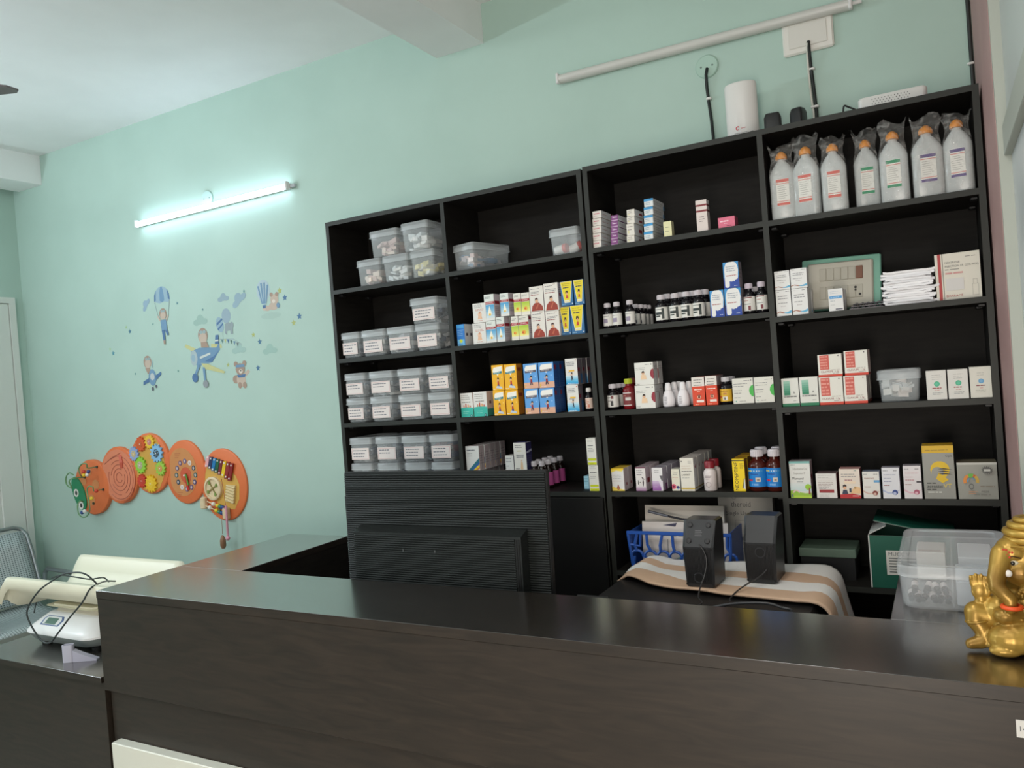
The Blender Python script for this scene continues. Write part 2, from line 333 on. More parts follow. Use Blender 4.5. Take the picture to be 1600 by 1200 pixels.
# ------------------------------------------------------------------ printed cartons
RND = random.Random(7)
def R(u0, v0, u1, v1, c): return ('R', u0, v0, u1, v1, c)
def E(u, v, r, c, sy=1.0): return ('E', u, v, r, c, sy)
def PG(pts, c): return ('P', pts, c)
def L(u0, u1, v, n=1, gap=0.07, th=0.022, c=(120, 120, 124)): return ('L', u0, u1, v, n, gap, th, c)
def X(s, u, v, h, c, a='l', mw=None): return ('X', s, u, v, h, c, a, mw)
def XV(s, u, v, h, c, mw=None): return ('V', s, u, v, h, c, mw)
def GR(u0, v0, u1, v1, c0, c1, n=6):      # printed gradient, bottom colour c0 to top colour c1
    return [R(u0, v0+(v1-v0)*i/n, u1, v0+(v1-v0)*(i+1)/n, tuple(int(c0[k]+(c1[k]-c0[k])*i/(n-1)) for k in range(3))) for i in range(n)]
def ARC(u, v, r0, r1, a0, a1, c, asp=1.0, n=10):
    p = [(u+r1*math.cos(math.radians(a0+(a1-a0)*i/n)), v+asp*r1*math.sin(math.radians(a0+(a1-a0)*i/n))) for i in range(n+1)]
    q = [(u+r0*math.cos(math.radians(a0+(a1-a0)*i/n)), v+asp*r0*math.sin(math.radians(a0+(a1-a0)*i/n))) for i in range(n+1)]
    return [PG([p[i], p[i+1], q[i+1], q[i]], c) for i in range(n)]
def KID(u, v, s, shirt, pants):
    return [PG([(u-.5*s, v), (u-.15*s, v), (u, v+.5*s), (u+.2*s, v), (u+.5*s, v+.05*s), (u+.3*s, v+.75*s), (u-.3*s, v+.75*s)], pants),
            PG([(u-.35*s, v+.5*s), (u+.35*s, v+.5*s), (u+.3*s, v+1.15*s), (u-.3*s, v+1.15*s)], shirt),
            PG([(u-.3*s, v+.9*s), (u-.3*s, v+1.12*s), (u-.8*s, v+1.45*s), (u-.85*s, v+1.3*s)], (224, 180, 146)),
            E(u, v+1.45*s, .36*s, (226, 184, 150)), PG([(u-.4*s, v+1.5*s), (u-.3*s, v+1.85*s), (u+.1*s, v+1.95*s), (u+.42*s, v+1.75*s), (u+.4*s, v+1.45*s), (u+.1*s, v+1.65*s)], (40, 30, 30))]
def HAND(v): return [PG([(0, v), (.22, v+.05), (.48, v), (.62, v-.02), (.6, v-.055), (.4, v-.04), (.2, v+.01), (0, v-.04)], (176, 128, 112)),
                     PG([(.45, v-.02), (.7, v-.01), (.98, v+.06), (1, v-.03), (.8, v-.07), (.6, v-.06)], (96, 176, 214))]
W_ = (226, 225, 220); TX = (126, 126, 130); RD = (168, 44, 44)
def ORB(c, hi): return [L(.06, .35, .9, 1, c=(150, 150, 150)), L(.66, .92, .9, 1, th=.018, c=(70, 70, 74)), PG([(0, .3), (.3, .2), (.55, .2), (.95, .28), (.95, .26), (.55, .16), (.3, .16), (0, .24)], hi),
                        L(.08, .5, .43, 1, th=.022, c=(150, 90, 84)), E(.7, .2, .165, c), E(.68, .17, .09, hi), E(.66, .235, .05, c)]
DES = {
 'blue_front': dict(base=(40, 120, 200), side=(176, 172, 170), front=[R(.05, .82, .95, .97, (70, 160, 220)), L(.1, .9, .72, 4, .08, .02, (160, 205, 235)), R(.05, .0, .95, .3, (110, 185, 225)), E(.5, .22, .2, (200, 210, 60)), L(.1, .9, .08, 1, .1, .03, (30, 80, 170))], right=[R(.15, .45, .35, .58, (90, 84, 96)), R(.6, .45, .78, .58, (90, 84, 96))]),
 'beige_figure': dict(base=W_, side=(180, 172, 168), front=[L(.12, .8, .9, 3, .06, .018), L(.2, .9, .68, 2, .06, .02, (196, 110, 90)), E(.52, .42, .16, (238, 206, 180)), PG([(.35, .18), (.7, .18), (.62, .42), (.42, .42)], (232, 190, 158)), E(.52, .5, .08, (214, 160, 130)), L(.3, .75, .1, 1, c=(200, 120, 100))], right=[]),
 'dropper_blue': dict(base=(222, 228, 222), side=(168, 160, 162), front=[L(.1, .7, .9, 2, .05, .02, (120, 130, 130)), R(0, .62, 1, .72, (166, 40, 48)), L(.12, .9, .69, 2, .035, .014, (236, 220, 220))]+GR(0, .1, 1, .6, (206, 226, 234), (86, 164, 212))+[E(.52, .26, .2, (246, 244, 226)), PG([(.34, .3), (.52, .56), (.7, .3)], (246, 244, 226)), E(.52, .22, .11, (236, 190, 70)), R(0, 0, 1, .1, (226, 226, 222))], right=[R(.1, .62, .9, .74, (150, 36, 52)), L(.1, .9, .5, 5, .07, .02, (130, 124, 128))]),
 'dropper_green': dict(base=(226, 224, 214), side=(176, 168, 168), front=[L(.1, .8, .9, 2, .05, .02, (130, 130, 126)), R(0, .62, 1, .73, (172, 40, 46)), L(.12, .9, .7, 2, .035, .014, (240, 220, 220))]+GR(0, .16, 1, .6, (238, 232, 140), (176, 206, 60))+[E(.5, .3, .2, (238, 170, 60)), E(.42, .3, .09, (200, 70, 50)), R(0, 0, 1, .16, (232, 228, 214))], right=[R(.1, .82, .9, .95, (140, 36, 56)), L(.1, .9, .6, 5, .08, .02, (140, 134, 136))]),
 'shawl': dict(base=(228, 224, 216), side=(170, 164, 166), front=[L(.1, .75, .9, 1, .05, .02), L(.66, .95, .95, 1, c=(190, 170, 160)), L(.1, .9, .78, 2, .05, .018), L(.1, .85, .66, 1, .06, .026, (150, 70, 70)), PG([(.08, .02), (.95, .02), (.9, .2), (.66, .34), (.36, .34), (.16, .22)], (156, 62, 46)), PG([(.4, .12), (.6, .3), (.66, .3), (.5, .08)], (190, 100, 72)), E(.5, .4, .11, (226, 176, 140)), PG([(.37, .4), (.4, .52), (.55, .54), (.62, .45), (.52, .48), (.42, .46)], (70, 40, 36))], right=[R(.2, .5, .9, .62, (150, 40, 52)), L(.1, .9, .9, 4, .08, .02, (140, 136, 138))]),
 'yellow_blue': dict(base=(52, 110, 158), side=(46, 92, 138), front=[PG([(0, .99), (1, .99), (.74, .12), (.27, .12)], (246, 240, 214)), PG([(.03, .98), (.97, .98), (.72, .15), (.29, .15)], (232, 212, 40)), L(.16, .84, .9, 2, .07, .026, (180, 160, 50)), L(.22, .8, .74, 1, .05, .04, (70, 70, 70)), E(.5, .5, .085, (222, 160, 120)), PG([(.38, .5), (.42, .62), (.58, .62), (.62, .5), (.5, .56)], (60, 40, 36)), PG([(.4, .3), (.6, .3), (.56, .43), (.44, .43)], (196, 70, 60)), R(.3, .17, .7, .22, (230, 228, 215)), E(.92, .07, .045, (220, 226, 230)), L(.06, .5, .06, 1, c=(150, 190, 215))], right=[]),
 'teal_white': dict(base=W_, side=(180, 160, 150), front=[L(.1, .8, .9, 3, .08, .022, (130, 128, 120)), L(.15, .9, .62, 1, .06, .03, (110, 110, 104)), R(0, 0, 1, .36, (60, 186, 170)), PG([(0, .34), (1, .34), (1, .38), (.5, .42), (0, .38)], (60, 186, 170)), R(.25, .4, .34, .5, (214, 150, 120)), R(.4, .4, .5, .56, (190, 96, 80)), R(.58, .4, .68, .52, (226, 170, 120)), R(.74, .4, .82, .48, (200, 110, 90)), L(.2, .7, .22, 2, .07, .02, (150, 220, 205)), E(.84, .05, .09, (50, 70, 90)), E(.84, .05, .05, (140, 200, 200))], right=[R(0, 0, 1, .3, (70, 150, 132)), R(.4, .5, .7, .62, (110, 84, 78))]),
 'orange_boy': dict(base=(244, 184, 40), side=(206, 128, 34), front=[PG([(.1, .78), (.2, .9), (.9, .94), (.88, .72), (.62, .66), (.5, .56), (.42, .66), (.14, .68)], (244, 242, 232)), PG([(.1, .7), (.88, .75), (.86, .66), (.12, .63)], (52, 130, 140)), L(.2, .8, .69, 1, .05, .02, (220, 235, 230)), E(.85, .5, .05, (250, 214, 120))]+KID(.52, .12, .2, (190, 50, 44), (50, 80, 150))+[PG([(.3, .1), (.85, .05), (.8, .14), (.4, .18)], (200, 214, 226)), L(.05, .4, .06, 1, c=(250, 240, 210))], right=[R(.2, .72, .8, .86, (150, 60, 30)), L(.1, .9, .5, 6, .07, .015, (180, 110, 40))]),
 'blue_boy': dict(base=(98, 164, 228), side=(40, 86, 150), front=[R(0, 0, 1, .24, (228, 178, 150)), PG([(.1, .8), (.2, .92), (.92, .94), (.9, .7), (.62, .66), (.5, .58), (.42, .66), (.12, .68)], (244, 242, 236)), PG([(.1, .71), (.9, .74), (.88, .65), (.12, .62)], (96, 92, 104)), L(.18, .82, .69, 1, .05, .022, (210, 206, 210)), E(.82, .48, .05, (150, 195, 240))]+KID(.52, .13, .2, (150, 50, 60), (60, 50, 70))+[L(.08, .5, .06, 1, c=(240, 215, 200)), R(.06, .05, .12, .16, (230, 190, 70))], right=[R(.15, .7, .45, .88, (140, 34, 52)), L(.1, .9, .5, 6, .07, .012, (80, 120, 180))]),
 'cyan_boy': dict(base=W_, side=(120, 112, 120), front=GR(0, .02, 1, .34, (40, 160, 216), (196, 226, 238))+[L(.12, .8, .86, 3, .06, .024, (110, 114, 124)), R(.28, .5, .74, .56, (240, 190, 60)), L(.2, .8, .48, 1, .05, .02, (140, 150, 160))]+KID(.52, .16, .16, (40, 50, 70), (60, 50, 60))+[E(.9, .93, .04, (200, 60, 60)), L(.15, .85, .05, 1, c=(210, 235, 245))], right=[R(.1, .5, .5, .64, (130, 36, 56)), R(.55, .02, .95, .4, (60, 110, 160))]),
 'rainbow_stripe': dict(base=(226, 226, 222), side=(166, 152, 152), front=[L(.1, .75, .84, 1, .06, .035, (90, 96, 104)), L(.12, .6, .7, 2, .1, .015), PG([(.14, .03), (1, .52), (1, .38), (.34, .03)], (34, 116, 132)), PG([(.34, .03), (1, .38), (1, .27), (.5, .03)], (40, 96, 170)), PG([(.5, .03), (1, .27), (1, .17), (.66, .03)], (238, 206, 50)), PG([(.66, .03), (1, .17), (1, .09), (.8, .03)], (224, 130, 50))], right=[R(.44, .05, .5, .95, (150, 136, 138)), L(.1, .9, .7, 5, .1, .02, (140, 126, 130))]),
 'white_plain': dict(base=(222, 222, 218), side=(196, 192, 188), front=[L(.1, .85, .8, 2, .2, .06, (150, 150, 154)), L(.1, .5, .3, 1, .2, .05, (170, 170, 172))], right=[]),
 'navy_side': dict(base=(228, 226, 218), side=(52, 48, 96), front=[L(.12, .8, .9, 2, .07, .02), L(.3, .7, .7, 1, .07, .03, (200, 190, 120)), L(.2, .85, .55, 2, .07, .026, (100, 104, 112)), PG([(.5, .04), (.7, .04), (.68, .28), (.56, .34)], (226, 190, 150)), E(.62, .36, .05, (214, 170, 130)), L(.1, .4, .06, 1)], right=[PG([(0, .66), (1, .74), (1, .66), (0, .6)], (190, 190, 210)), L(.1, .9, .5, 5, .08, .015, (90, 86, 130))]),
 'white_lime': dict(base=(222, 222, 214), side=(190, 190, 180), front=[L(.15, .85, .94, 2, .06, .012), L(.15, .85, .72, 1, .05, .03, (90, 94, 96)), L(.15, .8, .62, 3, .06, .012), R(.1, .16, .95, .25, (196, 206, 40)), R(.06, .01, .98, .1, (204, 214, 30)), L(.3, .8, .05, 1, th=.02, c=(140, 150, 30))], right=[]),
 'pale_blue': dict(base=(150, 196, 212), side=(140, 184, 200), front=[L(.1, .9, .8, 2, .2, .05, (96, 150, 175)), L(.1, .7, .3, 1, .2, .05, (180, 214, 226))], right=[]),
 'pink_text': dict(base=(226, 220, 212), side=(206, 190, 180), front=[L(.15, .85, .62, 1, .2, .16, (206, 130, 140)), L(.15, .6, .3, 1, .2, .06, (180, 160, 156))], right=[R(.82, 0, .96, 1, (120, 40, 50)), L(.1, .6, .5, 1, th=.08, c=(190, 150, 146))]),
 'purple_half': dict(base=(130, 70, 128), side=(200, 190, 192), front=[L(.2, .85, .6, 1, .2, .14, (226, 206, 226)), R(0, .0, 1, .16, (196, 160, 196)), L(.15, .7, .85, 1, th=.07, c=(180, 140, 180))], right=[L(.1, .7, .6, 2, .2, .06, (170, 160, 166))]),
 'thin_white': dict(base=(226, 222, 212), side=(206, 200, 188), front=[L(.15, .8, .75, 2, .25, .08, (160, 150, 146)), R(.15, .2, .35, .4, (220, 214, 170))], right=[R(.5, .3, .85, .6, (150, 50, 60))]),
 'blue_top': dict(base=(222, 226, 226), side=(206, 200, 194), front=[R(0, .7, 1, 1, (60, 150, 206)), L(.15, .7, .5, 2, .2, .08, (150, 170, 186))], right=[L(.1, .8, .6, 2, .25, .08, (170, 164, 160)), R(.9, 0, 1, .5, (80, 150, 200))]),
 'cream': dict(base=(228, 224, 178), side=(206, 200, 160), front=[L(.2, .8, .62, 1, th=.04, c=(120, 120, 96)), L(.2, .7, .36, 1, th=.035, c=(120, 120, 96)), L(.2, .5, .9, 1, c=(190, 186, 140))], right=[]),
 'maroon_bands': dict(base=(224, 212, 206), side=(190, 176, 170), front=[R(0, .8, 1, .86, (130, 50, 54)), R(0, .62, 1, .68, (130, 50, 54)), L(.25, .75, .46, 3, .07, .02, (130, 120, 120))], right=[R(0, .8, 1, .86, (112, 44, 48)), R(0, .62, 1, .68, (112, 44, 48))]),
 'pink_flat': dict(base=(222, 112, 138), side=(196, 96, 120), front=[L(.12, .8, .62, 1, th=.12, c=(246, 206, 216)), L(.35, .6, .4, 1, th=.06, c=(240, 190, 204)), L(.5, .85, .16, 1, th=.06, c=(150, 60, 84))], right=[]),
 'blue_p': dict(base=(60, 146, 206), side=(140, 132, 136), front=[R(0, 0, 1, .4, (36, 70, 158)), PG(circ(.52, .66, .42, 16, 1.08), (232, 232, 230)), R(.08, .1, .38, .66, (232, 232, 230)), PG(circ(.23, .1, .075, 10, 2.0), (232, 232, 230)), PG([(.5, .4), (.95, .5), (.92, .34), (.74, .3), (.7, .24), (.6, .32), (.5, .26)], (232, 232, 230)), L(.18, .84, .82, 3, .08, .026, (150, 158, 170)), L(.16, .86, .48, 1, .06, .03, (176, 96, 96)), L(.66, .9, .08, 1, th=.024, c=(190, 200, 225))], right=[L(.1, .9, .7, 3, .15, .02, (110, 104, 110))]),
 'half_circle_red': dict(base=(228, 227, 220), side=(190, 178, 172), front=[L(.56, .86, .9, 1, th=.02), E(.9, .905, .03, (60, 60, 64)), L(.06, .6, .76, 2, .07, .014), E(.44, .52, .085, (228, 186, 150)), PG([(.36, .54), (.4, .62), (.5, .62), (.52, .54)], (60, 44, 40)), PG([(.3, .24), (.62, .24), (.58, .45), (.34, .45)], (236, 204, 168)), L(.06, .26, .1, 2, .05, .012), PG([(1, .7), (.9, .68), (.84, .58), (.82, .47), (.85, .36), (.92, .28), (1, .25)], (150, 46, 60))], right=[PG([(0, .7), (.08, .66), (.14, .5), (.08, .32), (0, .25)], (140, 44, 56)), R(.6, .2, .64, .9, (160, 150, 146)), L(.2, .9, .8, 2, .1, .02, (140, 130, 128))]),
 'red_monkey': dict(base=(220, 72, 40), side=(150, 60, 44), front=[R(0, .68, 1, 1, (226, 220, 212)), L(.15, .85, .9, 3, .09, .024, (110, 106, 106)), L(.16, .86, .57, 1, .06, .034, (250, 226, 214)), L(.4, .65, .5, 1, th=.022, c=(250, 200, 180)), E(.53, .31, .16, (244, 190, 160)), E(.53, .3, .1, (120, 60, 44)), E(.47, .36, .05, (110, 54, 40)), E(.6, .36, .05, (110, 54, 40)), R(.32, .12, .9, .2, (240, 226, 216)), L(.2, .5, .05, 1, c=(250, 190, 160))], right=[R(0, .68, 1, 1, (170, 156, 156))]),
 'half_circle_green': dict(base=(222, 220, 210), side=(190, 186, 176), front=[L(.55, .86, .9, 1, th=.018), E(.9, .905, .025, (60, 60, 64)), L(.06, .72, .78, 2, .09, .018), L(.06, .5, .52, 2, .1, .018), L(.06, .4, .24, 1, th=.02), E(.14, .1, .03, (96, 170, 150)), L(.3, .7, .1, 1, c=(150, 150, 146)), PG([(1, .72), (.9, .69), (.82, .6), (.79, .49), (.82, .38), (.9, .29), (1, .26)], (70, 180, 76))], right=[]),
 'yellow_top': dict(base=(222, 222, 220), side=(170, 158, 158), top=(226, 190, 50), front=[R(0, .93, 1, 1, (236, 200, 40)), PG([(0, .94), (1, .94), (.86, .86), (.4, .9), (0, .82)], (236, 214, 96)), L(.1, .85, .7, 3, .08, .026, (150, 152, 158)), L(.1, .8, .44, 1, .06, .024, (184, 150, 140)), PG([(0, .0), (1, 0), (1, .06), (.5, .1), (0, .2)], (232, 206, 90)), E(.5, .12, .12, (150, 74, 50)), PG([(.4, .16), (.5, .3), (.6, .16)], (150, 74, 50)), E(.5, .12, .05, (226, 170, 140))], right=[R(.5, .22, .72, .34, (150, 50, 60)), R(.44, .0, .47, 1, (140, 128, 130))]),
 'dancer': dict(base=(226, 222, 220), side=(176, 160, 164), front=[R(0, .95, 1, 1, (120, 60, 84)), L(.12, .8, .86, 2, .1, .022), L(.12, .7, .68, 1, .06, .034, (110, 108, 114)), PG([(.68, .2), (.74, .2), (.8, .36), (.76, .5), (.92, .47), (.92, .49), (.74, .54), (.6, .58), (.6, .56), (.7, .5), (.66, .36)], (60, 44, 56)), E(.72, .56, .04, (60, 44, 56)), PG([(.2, .3), (.3, .22), (.32, .24), (.26, .46), (.22, .46)], (90, 96, 90)), E(.44, .36, .06, (130, 130, 124))]+GR(0, 0, 1, .2, (160, 120, 156), (216, 206, 214), 4), right=[R(.3, .32, .8, .52, (150, 44, 56))]),
 'purple_grad': dict(base=(228, 226, 226), side=(150, 140, 150), front=[L(.25, .8, .88, 2, .08, .018), PG([(.72, .66), (1, .66), (1, .42), (.9, .42)], (96, 92, 98))]+GR(0, .02, .82, .44, (150, 92, 166), (206, 186, 214))+[PG([(.6, .45), (1, .45), (1, .02), (.9, .02)], (222, 216, 224)), L(.1, .6, .2, 2, .07, .016, (206, 180, 214))], right=[R(.5, .0, .9, .3, (130, 70, 120))]),
 'ring_dots': dict(base=(226, 222, 204), side=(190, 184, 172), front=[L(.2, .85, .86, 2, .1, .02), L(.1, .9, .6, 2, .06, .014, (200, 150, 140)), E(.2, .2, .32, (222, 96, 124)), E(.2, .2, .14, (110, 30, 60)), E(.74, .16, .2, (56, 52, 110)), E(.72, .1, .08, (110, 160, 205))], right=[]),
 'tall_white': dict(base=(228, 224, 212), side=(196, 184, 176), front=[E(.12, .9, .05, (110, 108, 106)), L(.6, .9, .9, 2, .05, .01), L(.1, .8, .76, 2, .08, .014, (200, 180, 160)), L(.1, .9, .6, 1, .06, .022, (120, 116, 114)), X('LABEBET', .1, .47, .12, (66, 64, 64), 'l', .82), L(.1, .7, .4, 1, .06, .01), R(0, .06, 1, .1, (206, 176, 70))], right=[R(0, .06, 1, .1, (170, 146, 70)), PG([(.3, .72), (.6, .8), (.5, .66)], (150, 60, 70))]),
 'neopeptine': dict(base=(240, 208, 10), side=(150, 100, 24), front=[R(0, .93, 1, .97, (70, 66, 30)), XV('NEOPEPTINE', .44, .04, .3, (60, 52, 24), .86), L(.62, .95, .84, 3, .06, .022, (90, 80, 30)), PG([(.8, .1), (.98, .06), (.98, .4), (.92, .38)], (214, 224, 226)), PG([(.74, .1), (.82, .1), (.94, .4), (.9, .4)], (60, 60, 40))], right=[]),
 'hand_blue': dict(base=(230, 230, 228), side=(206, 200, 204), front=[L(.08, .3, .93, 1, th=.014), L(.66, .94, .93, 1, th=.018), L(.14, .86, .76, 2, .09, .03, (140, 140, 144)), L(.14, .8, .5, 1, .06, .024, (140, 138, 140)), L(.3, .7, .38, 1, .06, .018, (180, 170, 172))]+HAND(.15), right=[]),
 'blue_bar': dict(base=(228, 228, 226), side=(196, 190, 200), front=[L(.12, .8, .88, 2, .08, .016, (176, 190, 206)), R(.08, .56, .92, .68, (70, 150, 210)), L(.14, .85, .62, 1, th=.03, c=(170, 210, 236)), L(.12, .5, .46, 1, c=(150, 160, 170)), L(.12, .45, .28, 1, c=(190, 190, 190)), R(.45, .06, .92, .11, (96, 96, 112))], right=[R(.3, .3, .6, .5, (130, 126, 170))]),
 'dextrose': dict(base=(222, 218, 204), side=(96, 84, 66), front=[R(.065, .0, .135, 1, (178, 62, 62)), R(.165, .0, .178, 1, (60, 60, 54)), L(.68, .93, .9, 1, th=.016, c=(150, 146, 140)), X('DEXTROSE', .22, .78, .05, (84, 84, 82), 'l', .5), X('INJECTION I.P. (25% W/V)', .22, .70, .05, (84, 84, 82), 'l', .74), L(.22, .6, .65, 1, th=.016, c=(130, 128, 120)), L(.22, .68, .57, 1, .05, .035, (206, 150, 146)), R(.22, .2, .62, .46, (214, 212, 208)), X('BHARAMS', .22, .06, .06, (170, 74, 74), 'l', .38), R(.8, .06, .805, .3, (130, 130, 124)), R(.93, .06, .935, .3, (130, 130, 124)), R(.8, .06, .935, .065, (130, 130, 124)), R(.82, .3, .825, .4, (130, 130, 124)), R(.91, .3, .915, .4, (130, 130, 124)), R(.8, .298, .935, .303, (130, 130, 124)), R(.82, .397, .915, .402, (130, 130, 124))], right=[]),
 'green_block': dict(base=(222, 222, 214), side=(190, 190, 182), front=[R(0, 0, 1, .11, (24, 118, 80))]+GR(.13, .4, .5, .9, (40, 130, 96), (150, 196, 176))+[PG([(.66, .46), (.72, .54), (.78, .46)], (150, 150, 146)), R(.12, .385, .92, .39, (150, 150, 146)), L(.12, .92, .35, 1, .06, .03, (84, 86, 84)), L(.66, .92, .2, 1, c=(160, 160, 156))], right=[]),
 'red_block': dict(base=(226, 224, 214), side=(170, 158, 152), front=[R(0, 0, 1, .1, (206, 62, 40)), R(.08, .32, .47, .97, (206, 92, 80)), L(.1, .45, .9, 1, .1, .06, (226, 146, 132)), L(.1, .45, .76, 1, .1, .06, (228, 150, 136)), L(.1, .45, .64, 3, .12, .06, (226, 146, 132)), E(.86, .92, .03, (120, 118, 116)), L(.52, .92, .3, 1, th=.012, c=(150, 130, 126)), X('CLAVUM', .11, .185, .09, (150, 70, 70), 'l', .52), X('1.2g', .7, .19, .08, (150, 80, 80), 'l', .22), L(.6, .92, .14, 1, c=(170, 160, 156))], right=[R(0, 0, 1, .1, (130, 44, 40))]),
 'green_dot': dict(base=(220, 219, 212), side=(190, 188, 180), front=[L(.28, .78, .84, 3, .07, .016, (170, 170, 166)), E(.52, .54, .15, (70, 180, 140)), E(.52, .54, .09, (92, 192, 156)), L(.28, .78, .4, 1, th=.035, c=(160, 84, 80)), L(.38, .7, .32, 1, th=.02, c=(206, 140, 136)), L(.28, .8, .24, 2, .05, .014, (130, 136, 140))], right=[]),
 'blue_dot': dict(base=(220, 218, 206), side=(190, 188, 176), front=[L(.34, .68, .8, 2, .07, .016, (180, 178, 170)), E(.52, .54, .13, (96, 160, 206)), E(.52, .54, .08, (120, 176, 214)), L(.28, .78, .4, 1, th=.035, c=(140, 80, 84)), L(.44, .62, .32, 1, th=.02, c=(206, 150, 146)), L(.24, .8, .25, 2, .06, .012, (160, 160, 150))], right=[]),
 'park': dict(base=(220, 220, 214), side=(150, 138, 140), front=[R(0, .94, 1, 1, (120, 176, 170)), L(.06, .28, .9, 1, th=.012, c=(110, 120, 120)), X('Cefpodoxime Oral', .14, .765, .12, (150, 146, 140), 'l', .72), X('Suspension IP', .2, .645, .12, (150, 146, 140), 'l', .56), X('Mamasol', .12, .5, .13, (70, 66, 70), 'l', .54), L(.34, .68, .44, 3, .045, .012, (120, 126, 130))]+GR(0, .18, 1, .4, (196, 216, 214), (214, 220, 216), 4)+[PG([(0, 0), (1, 0), (1, .14), (.7, .13), (.4, .16), (.2, .22), (0, .2)], (150, 190, 60)), R(.14, 0, 1, .06, (176, 206, 60)), E(.86, .3, .15, (150, 196, 50)), PG([(.86, .1), (.96, .1), (.93, .28), (.89, .28)], (140, 70, 60))]+ARC(.28, .14, .1, .17, 0, 180, (226, 190, 190), .5, 8)+[R(.04, .03, .12, .1, (100, 110, 120))], right=[R(.2, .5, .8, .62, (140, 44, 56)), R(.3, .05, .8, .3, (110, 90, 96))]),
 'back_red': dict(base=(222, 218, 212), side=(150, 96, 100), top=(120, 100, 100), front=[L(.1, .85, .93, 1, th=.016), L(.1, .8, .84, 2, .06, .014, (160, 156, 152)), L(.1, .9, .7, 4, .065, .016, (150, 120, 116)), L(.12, .65, .44, 2, .05, .014, (120, 112, 112)), R(.14, .22, .86, .35, (150, 40, 44)), L(.14, .66, .14, 3, .045, .01, (170, 166, 162))], right=[]),
 'red_boy': dict(base=(226, 214, 200), side=(150, 60, 64), top=(190, 140, 134), front=[PG([(.7, .93), (.86, .93), (.8, .96)], (120, 140, 130)), L(.1, .9, .82, 2, .075, .026, (156, 150, 146)), L(.26, .7, .62, 1, th=.04, c=(176, 130, 130)), R(.22, .5, .78, .58, (236, 214, 186)), PG([(.5, .16), (1, .16), (1, .36), (.8, .4), (.6, .3)], (232, 190, 140)), E(.24, .36, .08, (226, 170, 130)), PG([(.15, .36), (.16, .45), (.26, .48), (.33, .44), (.33, .38), (.24, .41)], (40, 30, 32)), PG([(.1, .14), (.4, .14), (.34, .29), (.16, .29)], (40, 50, 76)), E(.74, .36, .06, (176, 140, 90)), R(.46, .2, .56, .34, (52, 66, 80)), PG([(0, 0), (1, 0), (1, .1), (.6, .16), (0, .13)], (184, 30, 36)), L(.6, .92, .08, 1, c=(230, 190, 186))], right=[]),
 'orb_red': dict(base=(224, 221, 214), side=(120, 130, 150), front=ORB((130, 54, 44), (214, 176, 160))+[X('tamcort', .1, .72, .13, (150, 90, 84), 'l', .6), R(.66, .6, 1, .68, (96, 160, 206))], right=[R(0, .6, 1, .68, (60, 100, 150))]),
 'orb_blue': dict(base=(222, 222, 226), side=(160, 156, 166), front=ORB((44, 70, 140), (176, 186, 216))+[L(.1, .88, .78, 1, th=.024, c=(190, 190, 204)), L(.1, .6, .66, 1, th=.026, c=(180, 182, 196)), L(.1, .62, .56, 1, th=.03, c=(150, 154, 176))], right=[]),
 'orb_pink': dict(base=(224, 218, 218), side=(160, 150, 156), front=ORB((176, 84, 110), (226, 180, 192))+[L(.1, .86, .78, 1, th=.024, c=(214, 180, 184)), L(.1, .6, .66, 1, th=.022, c=(210, 176, 180)), L(.1, .7, .57, 1, th=.028, c=(196, 150, 156)), R(.72, .49, 1, .54, (70, 64, 70))], right=[]),
 'zerostat': dict(base=(150, 150, 142), side=(110, 110, 104), top=(190, 150, 30), front=[R(0, .865, 1, 1, (214, 172, 24)), L(.1, .9, .92, 1, th=.01, c=(150, 120, 30)), X('Cipla', .74, .79, .075, (50, 52, 50), 'l', .22), E(.54, .55, .31, (222, 184, 24)), E(.46, .5, .2, (150, 150, 142)), PG([(.5, .5), (.8, .36), (.6, .3), (.4, .38)], (222, 184, 24)), PG([(.46, .56), (.66, .58), (.94, .55), (.66, .555)], (40, 40, 44)), PG([(.46, .515), (.66, .535), (.94, .505), (.66, .51)], (40, 40, 44)), PG([(.46, .47), (.66, .49), (.94, .46), (.66, .465)], (40, 40, 44)), L(.1, .42, .3, 1, th=.02, c=(60, 60, 58)), X('zerostat', .1, .21, .13, (52, 54, 52), 'l', .5), X('VT', .62, .21, .16, (224, 200, 90), 'l', .26), L(.1, .44, .18, 1, c=(90, 90, 86)), L(.12, .6, .13, 1, c=(214, 214, 206))], right=[]),
 'silver_brain': dict(base=(156, 156, 146), side=(120, 120, 112), top=(110, 104, 84), front=[R(0, .94, 1, 1, (196, 196, 186))]+ARC(.34, .5, .12, .2, -20, 50, (206, 170, 70))+ARC(.34, .5, .12, .2, 50, 70, (214, 110, 60))+ARC(.34, .5, .09, .2, 70, 115, (110, 186, 70))+ARC(.34, .5, .12, .2, 115, 200, (226, 140, 60))+ARC(.34, .5, .07, .11, 20, 70, (110, 150, 180))+ARC(.34, .5, .07, .11, 120, 190, (110, 150, 180))+ARC(.335, .36, .052, .064, 0, 360, (70, 74, 74), 1.2, 14)+[L(.26, .5, .22, 2, .05, .02, (206, 150, 110)), PG([(.75+(.15 if i % 2 else .1)*math.cos(2*PI*i/28), .8+(.12 if i % 2 else .075)*math.sin(2*PI*i/28)) for i in range(28)], (92, 92, 88)), R(.67, .77, .83, .83, (196, 196, 188)), L(.56, .96, .36, 1, c=(130, 116, 96)), X('FIZZIE', .58, .2, .05, (90, 88, 82), 'l', .3), L(.4, .86, .14, 1, c=(130, 130, 122))], right=[]),
 'green_plain': dict(base=(20, 92, 74), side=(206, 206, 200), front=[], right=[]),
}
